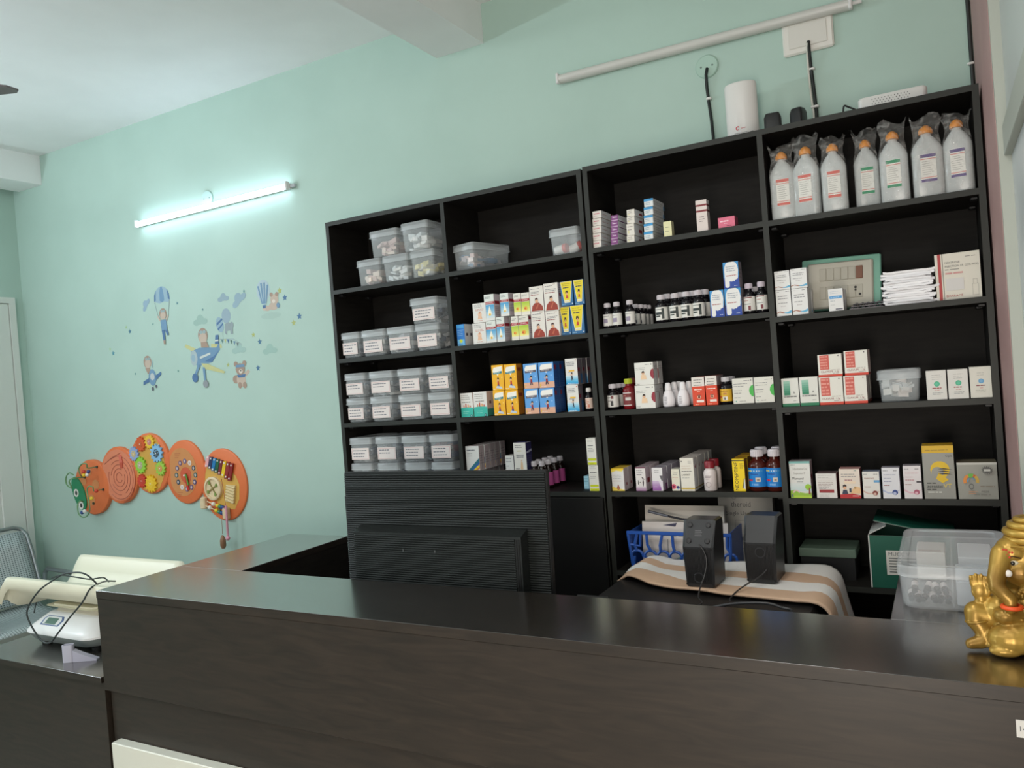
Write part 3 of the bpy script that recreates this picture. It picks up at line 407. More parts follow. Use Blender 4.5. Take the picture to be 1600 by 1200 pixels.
def face_ops(g, ops, w, h, org, U, depth_dir, seed):
    """flat print: thin layers laid on a carton face; org = bottom-left corner, U = right, z = up"""
    rnd = random.Random(seed); U = Vector(U); N = Vector(depth_dir); org = Vector(org); e = 0.00012
    for k, op in enumerate(ops):
        o = org+N*(0.00025+e*k); pt = lambda u, v: tuple(o+U*(u*w)+Vector((0, 0, v*h)))
        t = op[0]
        if t == 'R':
            g.m(P(*op[5], 0.5)); a, b, c, d_ = op[1:5]; g.add([pt(a, b), pt(c, b), pt(c, d_), pt(a, d_)], [(0, 1, 2, 3)])
        elif t == 'E':
            g.m(P(*op[4], 0.5)); rv = op[3]*w/h*op[5]
            g.add([pt(min(1, max(0, op[1]+op[3]*math.cos(2*PI*i/14))), max(0, op[2]+rv*math.sin(2*PI*i/14))) for i in range(14)], [tuple(range(14))])
        elif t == 'P':
            g.m(P(*op[2], 0.5)); q = op[1]; g.add([pt(min(1, max(0, a)), min(1, max(0, b))) for a, b in q], [tuple(range(len(q)))])
        elif t == 'L':
            g.m(P(*op[7], 0.5)); _, u0, u1, v, n, gap, th, c = op
            for i in range(n):
                a = u0; end = u1-(u1-u0)*rnd.random()*0.25
                while a < end-0.02:
                    b = min(end, a+rnd.uniform(0.08, 0.22)); vv = v-i*gap
                    g.add([pt(a, vv-th/2), pt(b, vv-th/2), pt(b, vv+th/2), pt(a, vv+th/2)], [(0, 1, 2, 3)]); a = b+0.025
        elif t == 'X':
            g.m(P(*op[5], 0.5)); p = pt(op[2], op[3]); g.text(op[1], *p, op[4]*w, op[6], tuple(U), (0, 0, 1), op[7]*w if op[7] else None)
        elif t == 'V':
            g.m(P(*op[5], 0.5)); p = pt(op[2], op[3]); g.text(op[1], *p, op[4]*w, 'l', (0, 0, 1), tuple(-U), op[6]*h if op[6] else None)
def carton(des, x, y, z, w_, d_, h, label, group=None, name='medicine_carton', cat='carton', rot=0.0):
    D = DES[des]; g = G(); b = 0.0007
    g.m(P(*D['base'], 0.5)).box(-w_/2, w_/2, 0, d_, 0, h, b)
    sdc = D['side']; sdc = tuple(min(222, int(c*1.28)) for c in sdc) if max(sdc)-min(sdc) < 40 and max(sdc) > 130 else sdc
    g.m(P(*sdc, 0.55))
    for sx, dr in ((w_/2+0.0001, 1), (-w_/2-0.0001, -1)):
        g.add([(sx, b, b), (sx, d_-b, b), (sx, d_-b, h-b), (sx, b, h-b)], [(0, 1, 2, 3)])
    tp = D.get('top', tuple(int(c*0.98) for c in D['side']))
    g.m(P(*tp, 0.55)).add([(-w_/2+b, b, h+0.0001), (w_/2-b, b, h+0.0001), (w_/2-b, d_-b, h+0.0001), (-w_/2+b, d_-b, h+0.0001)], [(0, 1, 2, 3)])
    g.m(P(*tuple(int(c*0.7) for c in tp), 0.6)).box(-w_/2+.004, w_/2-.004, 0.002, 0.0026, h+0.0001, h+0.0004)      # seam of the tuck flap
    sd = len(label)*7+int(x*1000)
    face_ops(g, D['front'], w_, h, (-w_/2, 0, 0), (1, 0, 0), (0, -1, 0), sd)
    face_ops(g, D['right'], d_, h, (w_/2+0.0001, 0, 0), (0, 1, 0), (1, 0, 0), sd+1)
    return tag(g.build(name, None, (x, y, z), (0, 0, rot), recalc=False), label, cat, group)
def run(des, x, y, z, w_, d_, h, n, label, group, jit=0.0015):
    """further cartons of a row standing one behind the other"""
    for i in range(n):
        carton(des, x+RND.uniform(-jit, jit), y+(i+1)*(d_+0.0035), z, w_, d_, h, label.replace('#', ('second', 'third', 'fourth', 'fifth', 'sixth')[i]), group)

# ------------------------------------------------------------------ lidded tubs
CACHE = {}
def cached(key, fn):
    if key not in CACHE: CACHE[key] = fn()
    return CACHE[key]
def tub(x, y, z, w_, d_, h, label, group, lab=True, content='mixed', rot=0.0):
    t = thing('lidded_tub', label, 'tub', (x, y, z), (0, 0, rot), group)
    k = (round(w_, 3), round(d_, 3), round(h, 3))
    def body():
        g = G().m(tub_m); hb = h-0.012
        g.rl([(w_-.020, d_-.020, .012, 0), (w_-.016, d_-.016, .012, .004), (w_-.006, d_-.006, .012, hb), (w_-.009, d_-.009, .011, hb), (w_-.019, d_-.019, .011, .006), (w_-.022, d_-.022, .011, .004)], 3)
        return g.mesh('tub_body', 40)
    def lid():
        g = G().m(lid_m)
        g.rl([(w_+.001, d_+.001, .013, h-.030), (w_+.001, d_+.001, .013, h-.004), (w_-.004, d_-.004, .012, h), (w_-.024, d_-.024, .01, h), (w_-.026, d_-.026, .01, h-.003), (.01, .01, .004, h-.003)], 3, c0=False)
        g.rl([(w_+.004, d_+.004, .014, h-.031), (w_+.005, d_+.005, .014, h-.0285), (w_+.003, d_+.003, .014, h-.027)], 3, c0=False, c1=False)
        return g.mesh('lid', 40)
    link('tub_body', cached(('b',)+k, body), t, (0, d_/2, 0)); link('lid', cached(('l',)+k, lid), t, (0, d_/2, 0))
    if lab:
        def card():
            g = G().m(P(226, 218, 214, .6)).box(-w_*.39, w_*.39, -.0006, 0, h*.14, h*.60).m(P(206, 150, 150, .6))
            a, b, c, e = -w_*.36, w_*.36, h*.17, h*.57
            for q in ((a, b, c, c+.001), (a, b, e-.001, e), (a, a+.001, c, e), (b-.001, b, c, e)): g.box(q[0], q[1], -.0009, -.0006, q[2], q[3])
            return g
        g = card(); rnd = random.Random(int(x*977+z*331)); g.m(P(110, 112, 122, .6))
        for i in range(rnd.choice((2, 3, 3))):
            a = -w_*.31
            while a < w_*(.1+.15*rnd.random()):
                b = a+rnd.uniform(.006, .014); vz = h*(.48-.115*i); g.box(a, b, -.0009, -.0006, vz, vz+h*.035); a = b+.003
        g.build('label_card', t, (0, .0008, 0))
    rnd = random.Random(int(x*1000+z*77)); g = G()
    PAL = {'mixed': [(70, 84, 108), (170, 172, 178), (60, 70, 92), (130, 142, 152), (200, 198, 194)], 'white': [(238, 236, 232), (224, 226, 226), (206, 212, 214)], 'pink': [(226, 196, 186), (232, 214, 200), (206, 176, 170)],
           'blue': [(150, 176, 196), (222, 214, 212), (196, 190, 196), (96, 130, 160), (226, 200, 196)], 'yellow': [(226, 214, 150), (206, 196, 120), (220, 220, 210)], 'red': [(196, 64, 56), (226, 224, 220), (200, 206, 206)], 'colour': [(150, 60, 70), (50, 66, 110), (60, 70, 90), (180, 170, 160), (120, 50, 60)], 'gauze': [(228, 226, 220), (206, 210, 210), (226, 214, 206)]}[content]
    n = 24 if content != 'red' else 0
    for i in range(n):
        a, b, c = rnd.uniform(.018, .036), rnd.uniform(.03, .07), rnd.uniform(.008, .022); an = rnd.uniform(-.5, .5)
        cx = rnd.uniform(-w_*.26, w_*.26); cy = rnd.uniform(.042, d_-.05) if i > 9 else rnd.uniform(.036, .055); cz = .008+rnd.random()*(h*.42); col = rnd.choice(PAL)
        q = [(cx+px*math.cos(an)-py*math.sin(an), cy+px*math.sin(an)+py*math.cos(an)) for px, py in ((-a/2, -b/2), (a/2, -b/2), (a/2, b/2), (-a/2, b/2))]
        tilt = rnd.uniform(-.012, .012); g.m(P(*col, .4))
        g.add([(q[j][0], q[j][1], cz+(tilt if j in (1, 2) else 0)) for j in range(4)]+[(q[j][0], q[j][1], cz+c+(tilt if j in (1, 2) else 0)) for j in range(4)], [(3, 2, 1, 0), (4, 5, 6, 7), (0, 1, 5, 4), (1, 2, 6, 5), (2, 3, 7, 6), (3, 0, 4, 7)])
    if n: tag(g.build('loose_packs', None, (x, y, z), (0, 0, rot)), 'loose small packs inside the '+label, 'packs', kind='stuff')
    return t

# ------------------------------------------------------------------ bottles
def bottle(kind, x, y, z, r, h, label, group, name='syrup_bottle', capc=(206, 200, 204), lab=(222, 220, 214), mark=(110, 110, 116), glass=None, back=False, extra=None):
    t = thing(name, label, 'bottle', (x, y, z), (0, 0, 0), group); gm = glass or dark_glass; nc = r*0.52
    hc = 0.17*h; hs = h-hc
    g = G().m(gm).lathe([(r*.9, 0), (r, .004), (r, hs*.74), (r*.94, hs*.80), (r*.72, hs*.87), (nc, hs*.92), (nc, hs)], 20)
    g.build('glass_body', t, smooth=40)
    g = G().m(P(*capc, .4)).lathe([(nc*1.22, 0), (nc*1.22, hc*.9), (nc*1.12, hc)], 20)
    for i in range(20):
        a = 2*PI*i/20; g.lathe([(nc*.06, .001), (nc*.06, hc*.86)], 4, nc*1.24*math.cos(a), nc*1.24*math.sin(a))
    g.build('cap', t, (0, 0, hs), smooth=40)
    g = G().m(P(*lab, .55)); z0, z1 = hs*.13, hs*.68; n = 18
    def strip(a0, a1, za, zb, rr, mat):
        g.m(mat); k = max(2, int(abs(a1-a0)/14)); vs = []
        for i in range(k+1):
            a = math.radians(a0+(a1-a0)*i/k); vs += [(rr*math.cos(a), rr*math.sin(a), za), (rr*math.cos(a), rr*math.sin(a), zb)]
        g.add(vs, [(2*i, 2*i+2, 2*i+3, 2*i+1) for i in range(k)])
    H = z1-z0
    strip(-215, 35, z0, z1, r+.0003, P(*lab, .55))
    if not back:
        rnd = random.Random(int(x*3000+y*99))
        for op in (extra or [(.1, .55, .78, .86, mark), (.1, .8, .6, .68, mark), (.1, .7, .45, .5, mark), (.55, .9, .1, .4, mark), (.1, .45, .15, .2, mark)]):
            strip(-150+100*op[0], -150+100*op[1], z0+H*op[2], z0+H*op[3], r+.0006, P(*op[4], .5))
    g.build('bottle_label', t, recalc=False, smooth=40)
    return t
def saline(x, y, z, w_, h, col, label, group, lean=0.0, rot=0.0, hb=0.05):
    t = thing('saline_bottle', label, 'bottle', (x, y, z), (0, lean, rot), group); d_ = w_*.62
    g = G().m(saline_m).rl([(w_*.9, d_*.9, .012, 0), (w_, d_, .016, .005), (w_, d_, .016, h*.66), (w_*.9, d_*.92, .02, h*.73), (w_*.58, d_*.7, .02, h*.83), (w_*.34, w_*.34, w_*.16, h*.87), (w_*.34, w_*.34, w_*.16, h*.92)], 4)
    g.build('bottle_body', t, smooth=50)
    G().m(P(216, 138, 44, .4)).lathe([(w_*.19, h*.9), (w_*.235, h*.905), (w_*.235, h*.95), (w_*.19, h*.985), (w_*.11, h*1.01), (w_*.08, h*1.02)], 18).build('orange_cap', t, smooth=50)
    lw = w_*.25; g = G().m(P(224, 223, 216, .6)).box(-lw, lw, -d_/2-.0012, -d_/2-.0002, h*.20, h*.60)
    for v0, v1, c in ((.205, .245, col), (.262, .272, (206, 120, 110)), (.522, .532, (206, 120, 110)), (.55, .595, col)): g.m(P(*c, .6)).box(-lw, lw, -d_/2-.0016, -d_/2-.0012, h*v0, h*v1)
    g.m(P(150, 148, 142, .6))
    for i in range(7): g.box(-lw*.8, lw*(.3+.35*((i*7) % 3)/2), -d_/2-.0015, -d_/2-.0012, h*(.49-.03*i), h*(.495-.03*i))
    g.build('bottle_label', t)
    rnd = random.Random(int(x*999)); rings = []; N = 28
    for k, (fw_, fd, hz) in enumerate([(1.04, 1.06, .002), (1.05, 1.1, .2), (1.04, 1.1, .5), (1.05, 1.12, .66), (.96, 1.0, .76), (.82, .95, .88), (.84, .9, .95), (.88, .7, 1.0), (.95, .45, 1.0+hb/h*.5), (1.04, .2, 1.0+hb/h)]):
        rg = []
        for i in range(N):
            a = 2*PI*i/N; q = 1+rnd.uniform(-.012, .012)*(1+k*.55); ca, sa = math.cos(a), math.sin(a); pw = 0.5 if k < 5 else 0.8
            px = math.copysign(abs(ca)**pw, ca)*w_/2*fw_*q; py = math.copysign(abs(sa)**pw, sa)*d_/2*fd*q
            rg.append((px, py, hz*h+rnd.uniform(-.004, .004)*(k > 5)+(.012*math.sin(3*a+x*30) if k > 7 else 0)))
        rings.append(rg)
    G().m(bag_m).loft(rings, True, False).build('plastic_wrap', t, recalc=False)
    return t

# ------------------------------------------------------------------ odd bottles and jars
def squeeze(x, y, z, label):
    t = thing('squeeze_bottle', label, 'bottle', (x, y, z), (0, 0, 0), 'white squeeze bottles')
    G().m(P(232, 228, 230, .4)).lathe([(.019, 0), (.022, .004), (.0235, .02), (.0225, .038), (.017, .054), (.0125, .062)], 18, sy=.8).build('bottle_body', t, smooth=60)
    G().m(P(236, 233, 234, .4)).lathe([(.0125, .0625), (.012, .074), (.0095, .088), (.006, .0905)], 16, sy=.85).build('cap', t, smooth=60)
    g = G().m(P(150, 146, 150, .5))
    for k in range(5): g.box(-.012, -.002+.002*(k % 2), -.0193+.0004*abs(2-k), -.0186, .012+.006*k, .0142+.006*k)
    g.build('print', t)
def pill_bottle(x, y, z, h, label):
    t = thing('medicine_bottle', label, 'bottle', (x, y, z), (0, 0, 0), 'white bottles with dark red caps')
    G().m(P(224, 214, 212, .35)).lathe([(.021, 0), (.0235, .003), (.0235, h*.6), (.021, h*.68), (.015, h*.73), (.015, h*.76)], 20).build('bottle_body', t, smooth=50)
    g = G().m(P(132, 30, 42, .4)).lathe([(.0185, h*.765), (.0185, h*.97), (.0165, h)], 20).build('cap', t, smooth=50)
    g = G().m(P(150, 132, 134, .5))
    for k in range(3): g.box(-.012, .010-.004*k, -.0245+.0008*k*0, -.0225, h*(.5-.05*k), h*(.515-.05*k))
    for k in range(14):
        a = 2*PI*k/14; g.box(-.002+.009*math.cos(a)-.001, -.002+.009*math.cos(a)+.001, -.0245, -.0222, h*.22+.009*math.sin(a)-.001, h*.22+.009*math.sin(a)+.001)
    g.build('print', t)
# left column: clear tubs
tub(0.2193, 0.012, 2.1190, 0.1375, 0.22, 0.1180, 'lowest left clear tub of beige packets on the top left shelf', 'tubs of loose supplies on the top left shelf', False, 'pink')
tub(0.3689, 0.012, 2.1190, 0.1424, 0.22, 0.1180, 'clear tub of white bits, middle of the bottom three on the top left shelf', 'tubs of loose supplies on the top left shelf', False, 'white')
tub(0.5144, 0.012, 2.1190, 0.1297, 0.22, 0.1180, 'clear tub with yellow packs, right one of the bottom row on the top left shelf', 'tubs of loose supplies on the top left shelf', False, 'yellow')
tub(0.3146, 0.012, 2.2380, 0.1556, 0.22, 0.1180, 'clear tub of pinkish white rolls stacked on the left of the top left shelf pile', 'tubs of loose supplies on the top left shelf', False, 'pink')
tub(0.4847, 0.012, 2.2380, 0.1447, 0.22, 0.1260, 'clear tub of white tubing stacked on the right of the top left shelf pile', 'tubs of loose supplies on the top left shelf', False, 'white')
tub(0.0801, 0.012, 1.8004, 0.1092, 0.22, 0.1180, 'labelled clear tub, leftmost of the four on the left second shelf', 'labelled tubs in the left column', True, 'mixed')
tub(0.2131, 0.012, 1.8004, 0.1373, 0.22, 0.1180, 'labelled clear tub, second of the four on the left second shelf', 'labelled tubs in the left column', True, 'mixed')
tub(0.3641, 0.012, 1.8004, 0.1456, 0.22, 0.1180, 'labelled clear tub, third of the four on the left second shelf', 'labelled tubs in the left column', True, 'mixed')
tub(0.5111, 0.012, 1.8004, 0.1294, 0.22, 0.1180, 'labelled clear tub, rightmost of the four on the left second shelf', 'labelled tubs in the left column', True, 'mixed')
tub(0.5036, 0.012, 1.9194, 0.1468, 0.22, 0.1120, 'labelled clear tub alone on top of the second shelf row', 'labelled tubs in the left column', True, 'mixed')
tub(0.0837, 0.012, 1.5021, 0.1164, 0.22, 0.1130, 'labelled clear tub, leftmost of the lower row on the left third shelf', 'labelled tubs in the left column', True, 'mixed')
tub(0.2310, 0.012, 1.5021, 0.1289, 0.22, 0.1130, 'labelled clear tub, second of the lower row on the left third shelf', 'labelled tubs in the left column', True, 'mixed')
tub(0.3948, 0.012, 1.5021, 0.1369, 0.22, 0.1130, 'labelled clear tub, third of the lower row on the left third shelf', 'labelled tubs in the left column', True, 'mixed')
tub(0.5501, 0.012, 1.5021, 0.1275, 0.22, 0.1130, 'labelled clear tub, rightmost of the lower row on the left third shelf', 'labelled tubs in the left column', True, 'mixed')
tub(0.0876, 0.012, 1.6161, 0.1242, 0.22, 0.1130, 'labelled clear tub, leftmost of the upper row on the left third shelf', 'labelled tubs in the left column', True, 'mixed')
tub(0.2386, 0.012, 1.6161, 0.1361, 0.22, 0.1130, 'labelled clear tub, second of the upper row on the left third shelf', 'labelled tubs in the left column', True, 'mixed')
tub(0.3989, 0.012, 1.6161, 0.1369, 0.22, 0.1130, 'labelled clear tub, third of the upper row on the left third shelf', 'labelled tubs in the left column', True, 'mixed')
tub(0.5541, 0.012, 1.6161, 0.1275, 0.22, 0.1130, 'labelled clear tub, rightmost of the upper row on the left third shelf', 'labelled tubs in the left column', True, 'mixed')
tub(0.0890, 0.012, 1.2004, 0.1270, 0.22, 0.1120, 'clear tub, leftmost of the bottom row behind the top edge of the monitor', 'labelled tubs in the left column', True, 'mixed')
tub(0.2429, 0.012, 1.2004, 0.1244, 0.22, 0.1120, 'clear tub, second of the bottom row behind the top edge of the monitor', 'labelled tubs in the left column', True, 'mixed')
tub(0.3954, 0.012, 1.2004, 0.1260, 0.22, 0.1120, 'clear tub, third of the bottom row behind the top edge of the monitor', 'labelled tubs in the left column', True, 'mixed')
tub(0.5369, 0.012, 1.2004, 0.1176, 0.22, 0.1120, 'clear tub, rightmost of the bottom row behind the top edge of the monitor', 'labelled tubs in the left column', True, 'mixed')
tub(0.0910, 0.012, 1.3134, 0.1309, 0.22, 0.1180, 'labelled clear tub, leftmost of the row just above the monitor', 'labelled tubs in the left column', True, 'mixed')
tub(0.2431, 0.012, 1.3134, 0.1318, 0.22, 0.1180, 'labelled clear tub, second of the row just above the monitor', 'labelled tubs in the left column', True, 'mixed')
tub(0.3940, 0.012, 1.3134, 0.1367, 0.22, 0.1180, 'labelled clear tub, third of the row just above the monitor', 'labelled tubs in the left column', True, 'mixed')
tub(0.5390, 0.012, 1.3134, 0.1276, 0.22, 0.1180, 'labelled clear tub, rightmost of the row just above the monitor', 'labelled tubs in the left column', True, 'colour')
# second column
tub(0.7107, 0.034, 2.1213, 0.1294, 0.235, 0.1150, 'long clear tub of blue and white packets turned sideways on the top shelf', None, False, 'blue', -0.250)
tub(1.1922, 0.012, 2.1213, 0.1271, 0.2, 0.1049, 'clear tub holding red-capped white jars on the top shelf', None, False, 'red')
SPEC_TUB = (1.1922, 2.1213)
carton('blue_front', 0.6841, 0.015, 1.8059, 0.0390, 0.075, 0.0911, 'small blue carton at the far left of the second shelf', None)
carton('beige_figure', 0.7762, 0.015, 1.8059, 0.0631, 0.05, 0.0873, 'white carton with a beige figure, lower one of the left pair', None)
carton('beige_figure', 0.7854, 0.013, 1.8942, 0.0629, 0.05, 0.0814, 'white carton with a beige figure, upper one of the left pair', None)
carton('dropper_blue', 0.8337, 0.015, 1.8059, 0.0466, 0.05, 0.0915, 'red-banded blue dropper carton, lower left of its group of four', 'dropper cartons with red bands')
run('dropper_blue', 0.8337, 0.015, 1.8059, 0.0466, 0.05, 0.0915, 1, 'red-banded blue dropper carton, lower left, # from the front', 'dropper cartons with red bands')
carton('dropper_blue', 0.8343, 0.015, 1.8984, 0.0466, 0.05, 0.1083, 'red-banded blue dropper carton, upper left of its group of four', 'dropper cartons with red bands')
run('dropper_blue', 0.8343, 0.015, 1.8984, 0.0466, 0.05, 0.1083, 1, 'red-banded blue dropper carton, upper left, # from the front', 'dropper cartons with red bands')
carton('dropper_blue', 0.8797, 0.015, 1.8059, 0.0368, 0.05, 0.1022, 'red-banded blue dropper carton, lower right of its group of four', 'dropper cartons with red bands')
run('dropper_blue', 0.8797, 0.015, 1.8059, 0.0368, 0.05, 0.1022, 1, 'red-banded blue dropper carton, lower right, # from the front', 'dropper cartons with red bands')
carton('dropper_blue', 0.9070, 0.015, 1.9091, 0.0396, 0.05, 0.0939, 'red-banded blue dropper carton, upper right of its group of four', 'dropper cartons with red bands')
run('dropper_blue', 0.9070, 0.015, 1.9091, 0.0396, 0.05, 0.0939, 1, 'red-banded blue dropper carton, upper right, # from the front', 'dropper cartons with red bands')
carton('dropper_green', 0.9467, 0.015, 1.8059, 0.0316, 0.05, 0.0977, 'red-banded yellow-green dropper carton, lower left of four', 'dropper cartons with red bands')
carton('dropper_green', 0.9873, 0.015, 1.8059, 0.0444, 0.05, 0.0968, 'red-banded yellow-green dropper carton, lower right of four', 'dropper cartons with red bands')
run('dropper_green', 0.9873, 0.015, 1.8059, 0.0444, 0.05, 0.0968, 1, 'red-banded yellow-green dropper carton, lower right, # from the front', 'dropper cartons with red bands')
carton('dropper_green', 0.9665, 0.015, 1.9046, 0.0329, 0.05, 0.0911, 'red-banded yellow-green dropper carton, upper left of four', 'dropper cartons with red bands')
carton('dropper_green', 1.0040, 0.015, 1.9037, 0.0369, 0.05, 0.0905, 'red-banded yellow-green dropper carton, upper right of four', 'dropper cartons with red bands')
carton('shawl', 1.0543, 0.015, 1.8059, 0.0608, 0.05, 0.1062, 'white carton with a brown shawled figure, lower left of four', 'white syrup cartons with a brown shawled figure')
carton('shawl', 1.1186, 0.015, 1.8059, 0.0596, 0.05, 0.1019, 'white carton with a brown shawled figure, lower right of four', 'white syrup cartons with a brown shawled figure')
carton('shawl', 1.0549, 0.015, 1.9131, 0.0609, 0.05, 0.0997, 'white carton with a brown shawled figure, upper left of four', 'white syrup cartons with a brown shawled figure')
carton('shawl', 1.1202, 0.015, 1.9088, 0.0625, 0.05, 0.1090, 'white carton with a brown shawled figure, upper right of four', 'white syrup cartons with a brown shawled figure')
carton('yellow_blue', 1.1678, 0.030, 1.8059, 0.0421, 0.05, 0.1141, 'yellow and blue carton, lower left of four', 'yellow and blue cartons by the unit edge')
carton('yellow_blue', 1.2263, 0.015, 1.8059, 0.0562, 0.05, 0.1129, 'yellow and blue carton, lower right of four', 'yellow and blue cartons by the unit edge')
carton('yellow_blue', 1.1887, 0.016, 1.9210, 0.0514, 0.05, 0.0953, 'yellow and blue carton, upper left of four', 'yellow and blue cartons by the unit edge')
carton('yellow_blue', 1.2413, 0.015, 1.9198, 0.0424, 0.05, 0.0969, 'yellow and blue carton, upper right of four', 'yellow and blue cartons by the unit edge')
carton('teal_white', 0.6859, 0.015, 1.5025, 0.0630, 0.05, 0.1017, 'teal and white carton, left one of two', 'teal and white cartons')
run('teal_white', 0.6859, 0.015, 1.5025, 0.0630, 0.05, 0.1017, 1, 'teal and white carton, left row, # from the front', 'teal and white cartons')
carton('teal_white', 0.7542, 0.015, 1.5025, 0.0649, 0.05, 0.1033, 'teal and white carton, right one of two', 'teal and white cartons')
run('teal_white', 0.7542, 0.015, 1.5025, 0.0649, 0.05, 0.1033, 1, 'teal and white carton, right row, # from the front', 'teal and white cartons')
carton('orange_boy', 0.8465, 0.015, 1.5025, 0.0554, 0.05, 0.1031, 'orange carton with a boy, lower left of four', 'orange cartons with a cartoon boy')
carton('orange_boy', 0.9072, 0.015, 1.5025, 0.0574, 0.05, 0.1023, 'orange carton with a boy, lower right of four', 'orange cartons with a cartoon boy')
carton('orange_boy', 0.8482, 0.015, 1.6066, 0.0555, 0.05, 0.1057, 'orange carton with a boy, upper left of four', 'orange cartons with a cartoon boy')
carton('orange_boy', 0.9088, 0.015, 1.6058, 0.0575, 0.05, 0.1048, 'orange carton with a boy, upper right of four', 'orange cartons with a cartoon boy')
carton('blue_boy', 0.9984, 0.015, 1.5025, 0.0632, 0.05, 0.1024, 'light blue carton with a boy, lower left of four', 'light blue cartons with a cartoon boy')
run('blue_boy', 0.9984, 0.015, 1.5025, 0.0632, 0.05, 0.1024, 1, 'light blue carton with a boy, lower left, # from the front', 'light blue cartons with a cartoon boy')
carton('blue_boy', 1.0678, 0.015, 1.5025, 0.0675, 0.05, 0.1011, 'light blue carton with a boy, lower right of four', 'light blue cartons with a cartoon boy')
run('blue_boy', 1.0678, 0.015, 1.5025, 0.0675, 0.05, 0.1011, 1, 'light blue carton with a boy, lower right, # from the front', 'light blue cartons with a cartoon boy')
carton('blue_boy', 1.0022, 0.015, 1.6059, 0.0646, 0.05, 0.1006, 'light blue carton with a boy, upper left of four', 'light blue cartons with a cartoon boy')
run('blue_boy', 1.0022, 0.015, 1.6059, 0.0646, 0.05, 0.1006, 1, 'light blue carton with a boy, upper left, # from the front', 'light blue cartons with a cartoon boy')
carton('blue_boy', 1.0722, 0.015, 1.6046, 0.0675, 0.05, 0.1021, 'light blue carton with a boy, upper right of four', 'light blue cartons with a cartoon boy')
run('blue_boy', 1.0722, 0.015, 1.6046, 0.0675, 0.05, 0.1021, 1, 'light blue carton with a boy, upper right, # from the front', 'light blue cartons with a cartoon boy')
carton('cyan_boy', 1.1812, 0.015, 1.5025, 0.0500, 0.045, 0.1065, 'white and cyan carton with a boy, lower of two', 'white and cyan cartons with a cartoon boy')
carton('cyan_boy', 1.1839, 0.015, 1.6100, 0.0514, 0.045, 0.1029, 'white and cyan carton with a boy, upper of two', 'white and cyan cartons with a cartoon boy')
run('cyan_boy', 1.1839, 0.015, 1.6100, 0.0514, 0.045, 0.1029, 2, 'white and cyan carton with a boy, upper row, # from the front', 'white and cyan cartons with a cartoon boy')
carton('cyan_boy', 1.1604, 0.061, 1.5025, 0.0508, 0.045, 0.1056, 'white and cyan carton with a boy, lower row, second from the front', 'white and cyan cartons with a cartoon boy')
carton('cyan_boy', 1.1397, 0.107, 1.5025, 0.0516, 0.045, 0.1046, 'white and cyan carton with a boy, lower row, third from the front', 'white and cyan cartons with a cartoon boy')
bottle('syrup', 1.2411, 0.0345, 1.5025, 0.0145, 0.0903, 'small dark bottle with a white label beside the cyan cartons', None, lab=(222, 200, 186), mark=(196, 120, 96), capc=(222, 220, 216))
carton('rainbow_stripe', 0.6837, 0.015, 1.1892, 0.0644, 0.042, 0.0830, 'rainbow-striped white carton, lower front of the block', 'white cartons with a rainbow stripe')
run('rainbow_stripe', 0.6837, 0.015, 1.1892, 0.0644, 0.042, 0.0830, 4, 'rainbow-striped white carton, lower row, # from the front', 'white cartons with a rainbow stripe')
carton('rainbow_stripe', 0.6953, 0.015, 1.2732, 0.0658, 0.042, 0.1050, 'rainbow-striped white carton, upper front of the block', 'white cartons with a rainbow stripe')
run('rainbow_stripe', 0.6953, 0.015, 1.2732, 0.0658, 0.042, 0.1050, 4, 'rainbow-striped white carton, upper row, # from the front', 'white cartons with a rainbow stripe')
carton('white_plain', 0.8607, 0.015, 1.1892, 0.0626, 0.05, 0.0830, 'plain white carton, lower left under the navy-sided one', None)
carton('navy_side', 0.9284, 0.015, 1.1892, 0.0643, 0.05, 0.0830, 'white carton with a navy side, lying lower right of its stack', None)
carton('navy_side', 0.9246, 0.015, 1.2732, 0.0570, 0.05, 0.1139, 'tall white carton with navy side on top of its stack', None)
carton('white_plain', 0.8728, 0.015, 1.2732, 0.0382, 0.05, 0.0617, 'small plain white carton beside the navy-sided one', None)
bottle('syrup', 0.9747, 0.0377, 1.1892, 0.0177, 0.1180, 'leftmost pink-labelled amber bottle, half behind the monitor', 'amber bottles with pink labels', glass=amber, lab=(196, 84, 150), mark=(230, 214, 220), extra=[(.0,.35,.0,1,(226,222,224)),(.45,.6,.2,.9,(230,206,222))])
bottle('syrup', 1.0100, 0.0376, 1.1892, 0.0176, 0.1180, 'pink-labelled amber bottle at the front of the right row', 'amber bottles with pink labels', glass=amber, lab=(196, 84, 150), mark=(230, 214, 220), extra=[(.0,.35,.0,1,(226,222,224)),(.45,.6,.2,.9,(230,206,222))])
bottle('syrup', 1.0122, 0.0929, 1.1892, 0.0179, 0.1180, 'second pink-labelled amber bottle back in the right row', 'amber bottles with pink labels', glass=amber, lab=(196, 84, 150), mark=(230, 214, 220), extra=[(.0,.35,.0,1,(226,222,224)),(.45,.6,.2,.9,(230,206,222))])
bottle('syrup', 1.0122, 0.1481, 1.1892, 0.0181, 0.1180, 'third pink-labelled amber bottle back in the right row', 'amber bottles with pink labels', glass=amber, lab=(196, 84, 150), mark=(230, 214, 220), extra=[(.0,.35,.0,1,(226,222,224)),(.45,.6,.2,.9,(230,206,222))])
bottle('syrup', 1.0131, 0.2034, 1.1892, 0.0184, 0.1180, 'rearmost pink-labelled amber bottle of the right row', 'amber bottles with pink labels', glass=amber, lab=(196, 84, 150), mark=(230, 214, 220), extra=[(.0,.35,.0,1,(226,222,224)),(.45,.6,.2,.9,(230,206,222))])
bottle('syrup', 0.9636, 0.0980, 1.1892, 0.0180, 0.1180, 'pink-labelled amber bottle, second back in the left row', 'amber bottles with pink labels', glass=amber, lab=(196, 84, 150), mark=(230, 214, 220), extra=[(.0,.35,.0,1,(226,222,224)),(.45,.6,.2,.9,(230,206,222))])
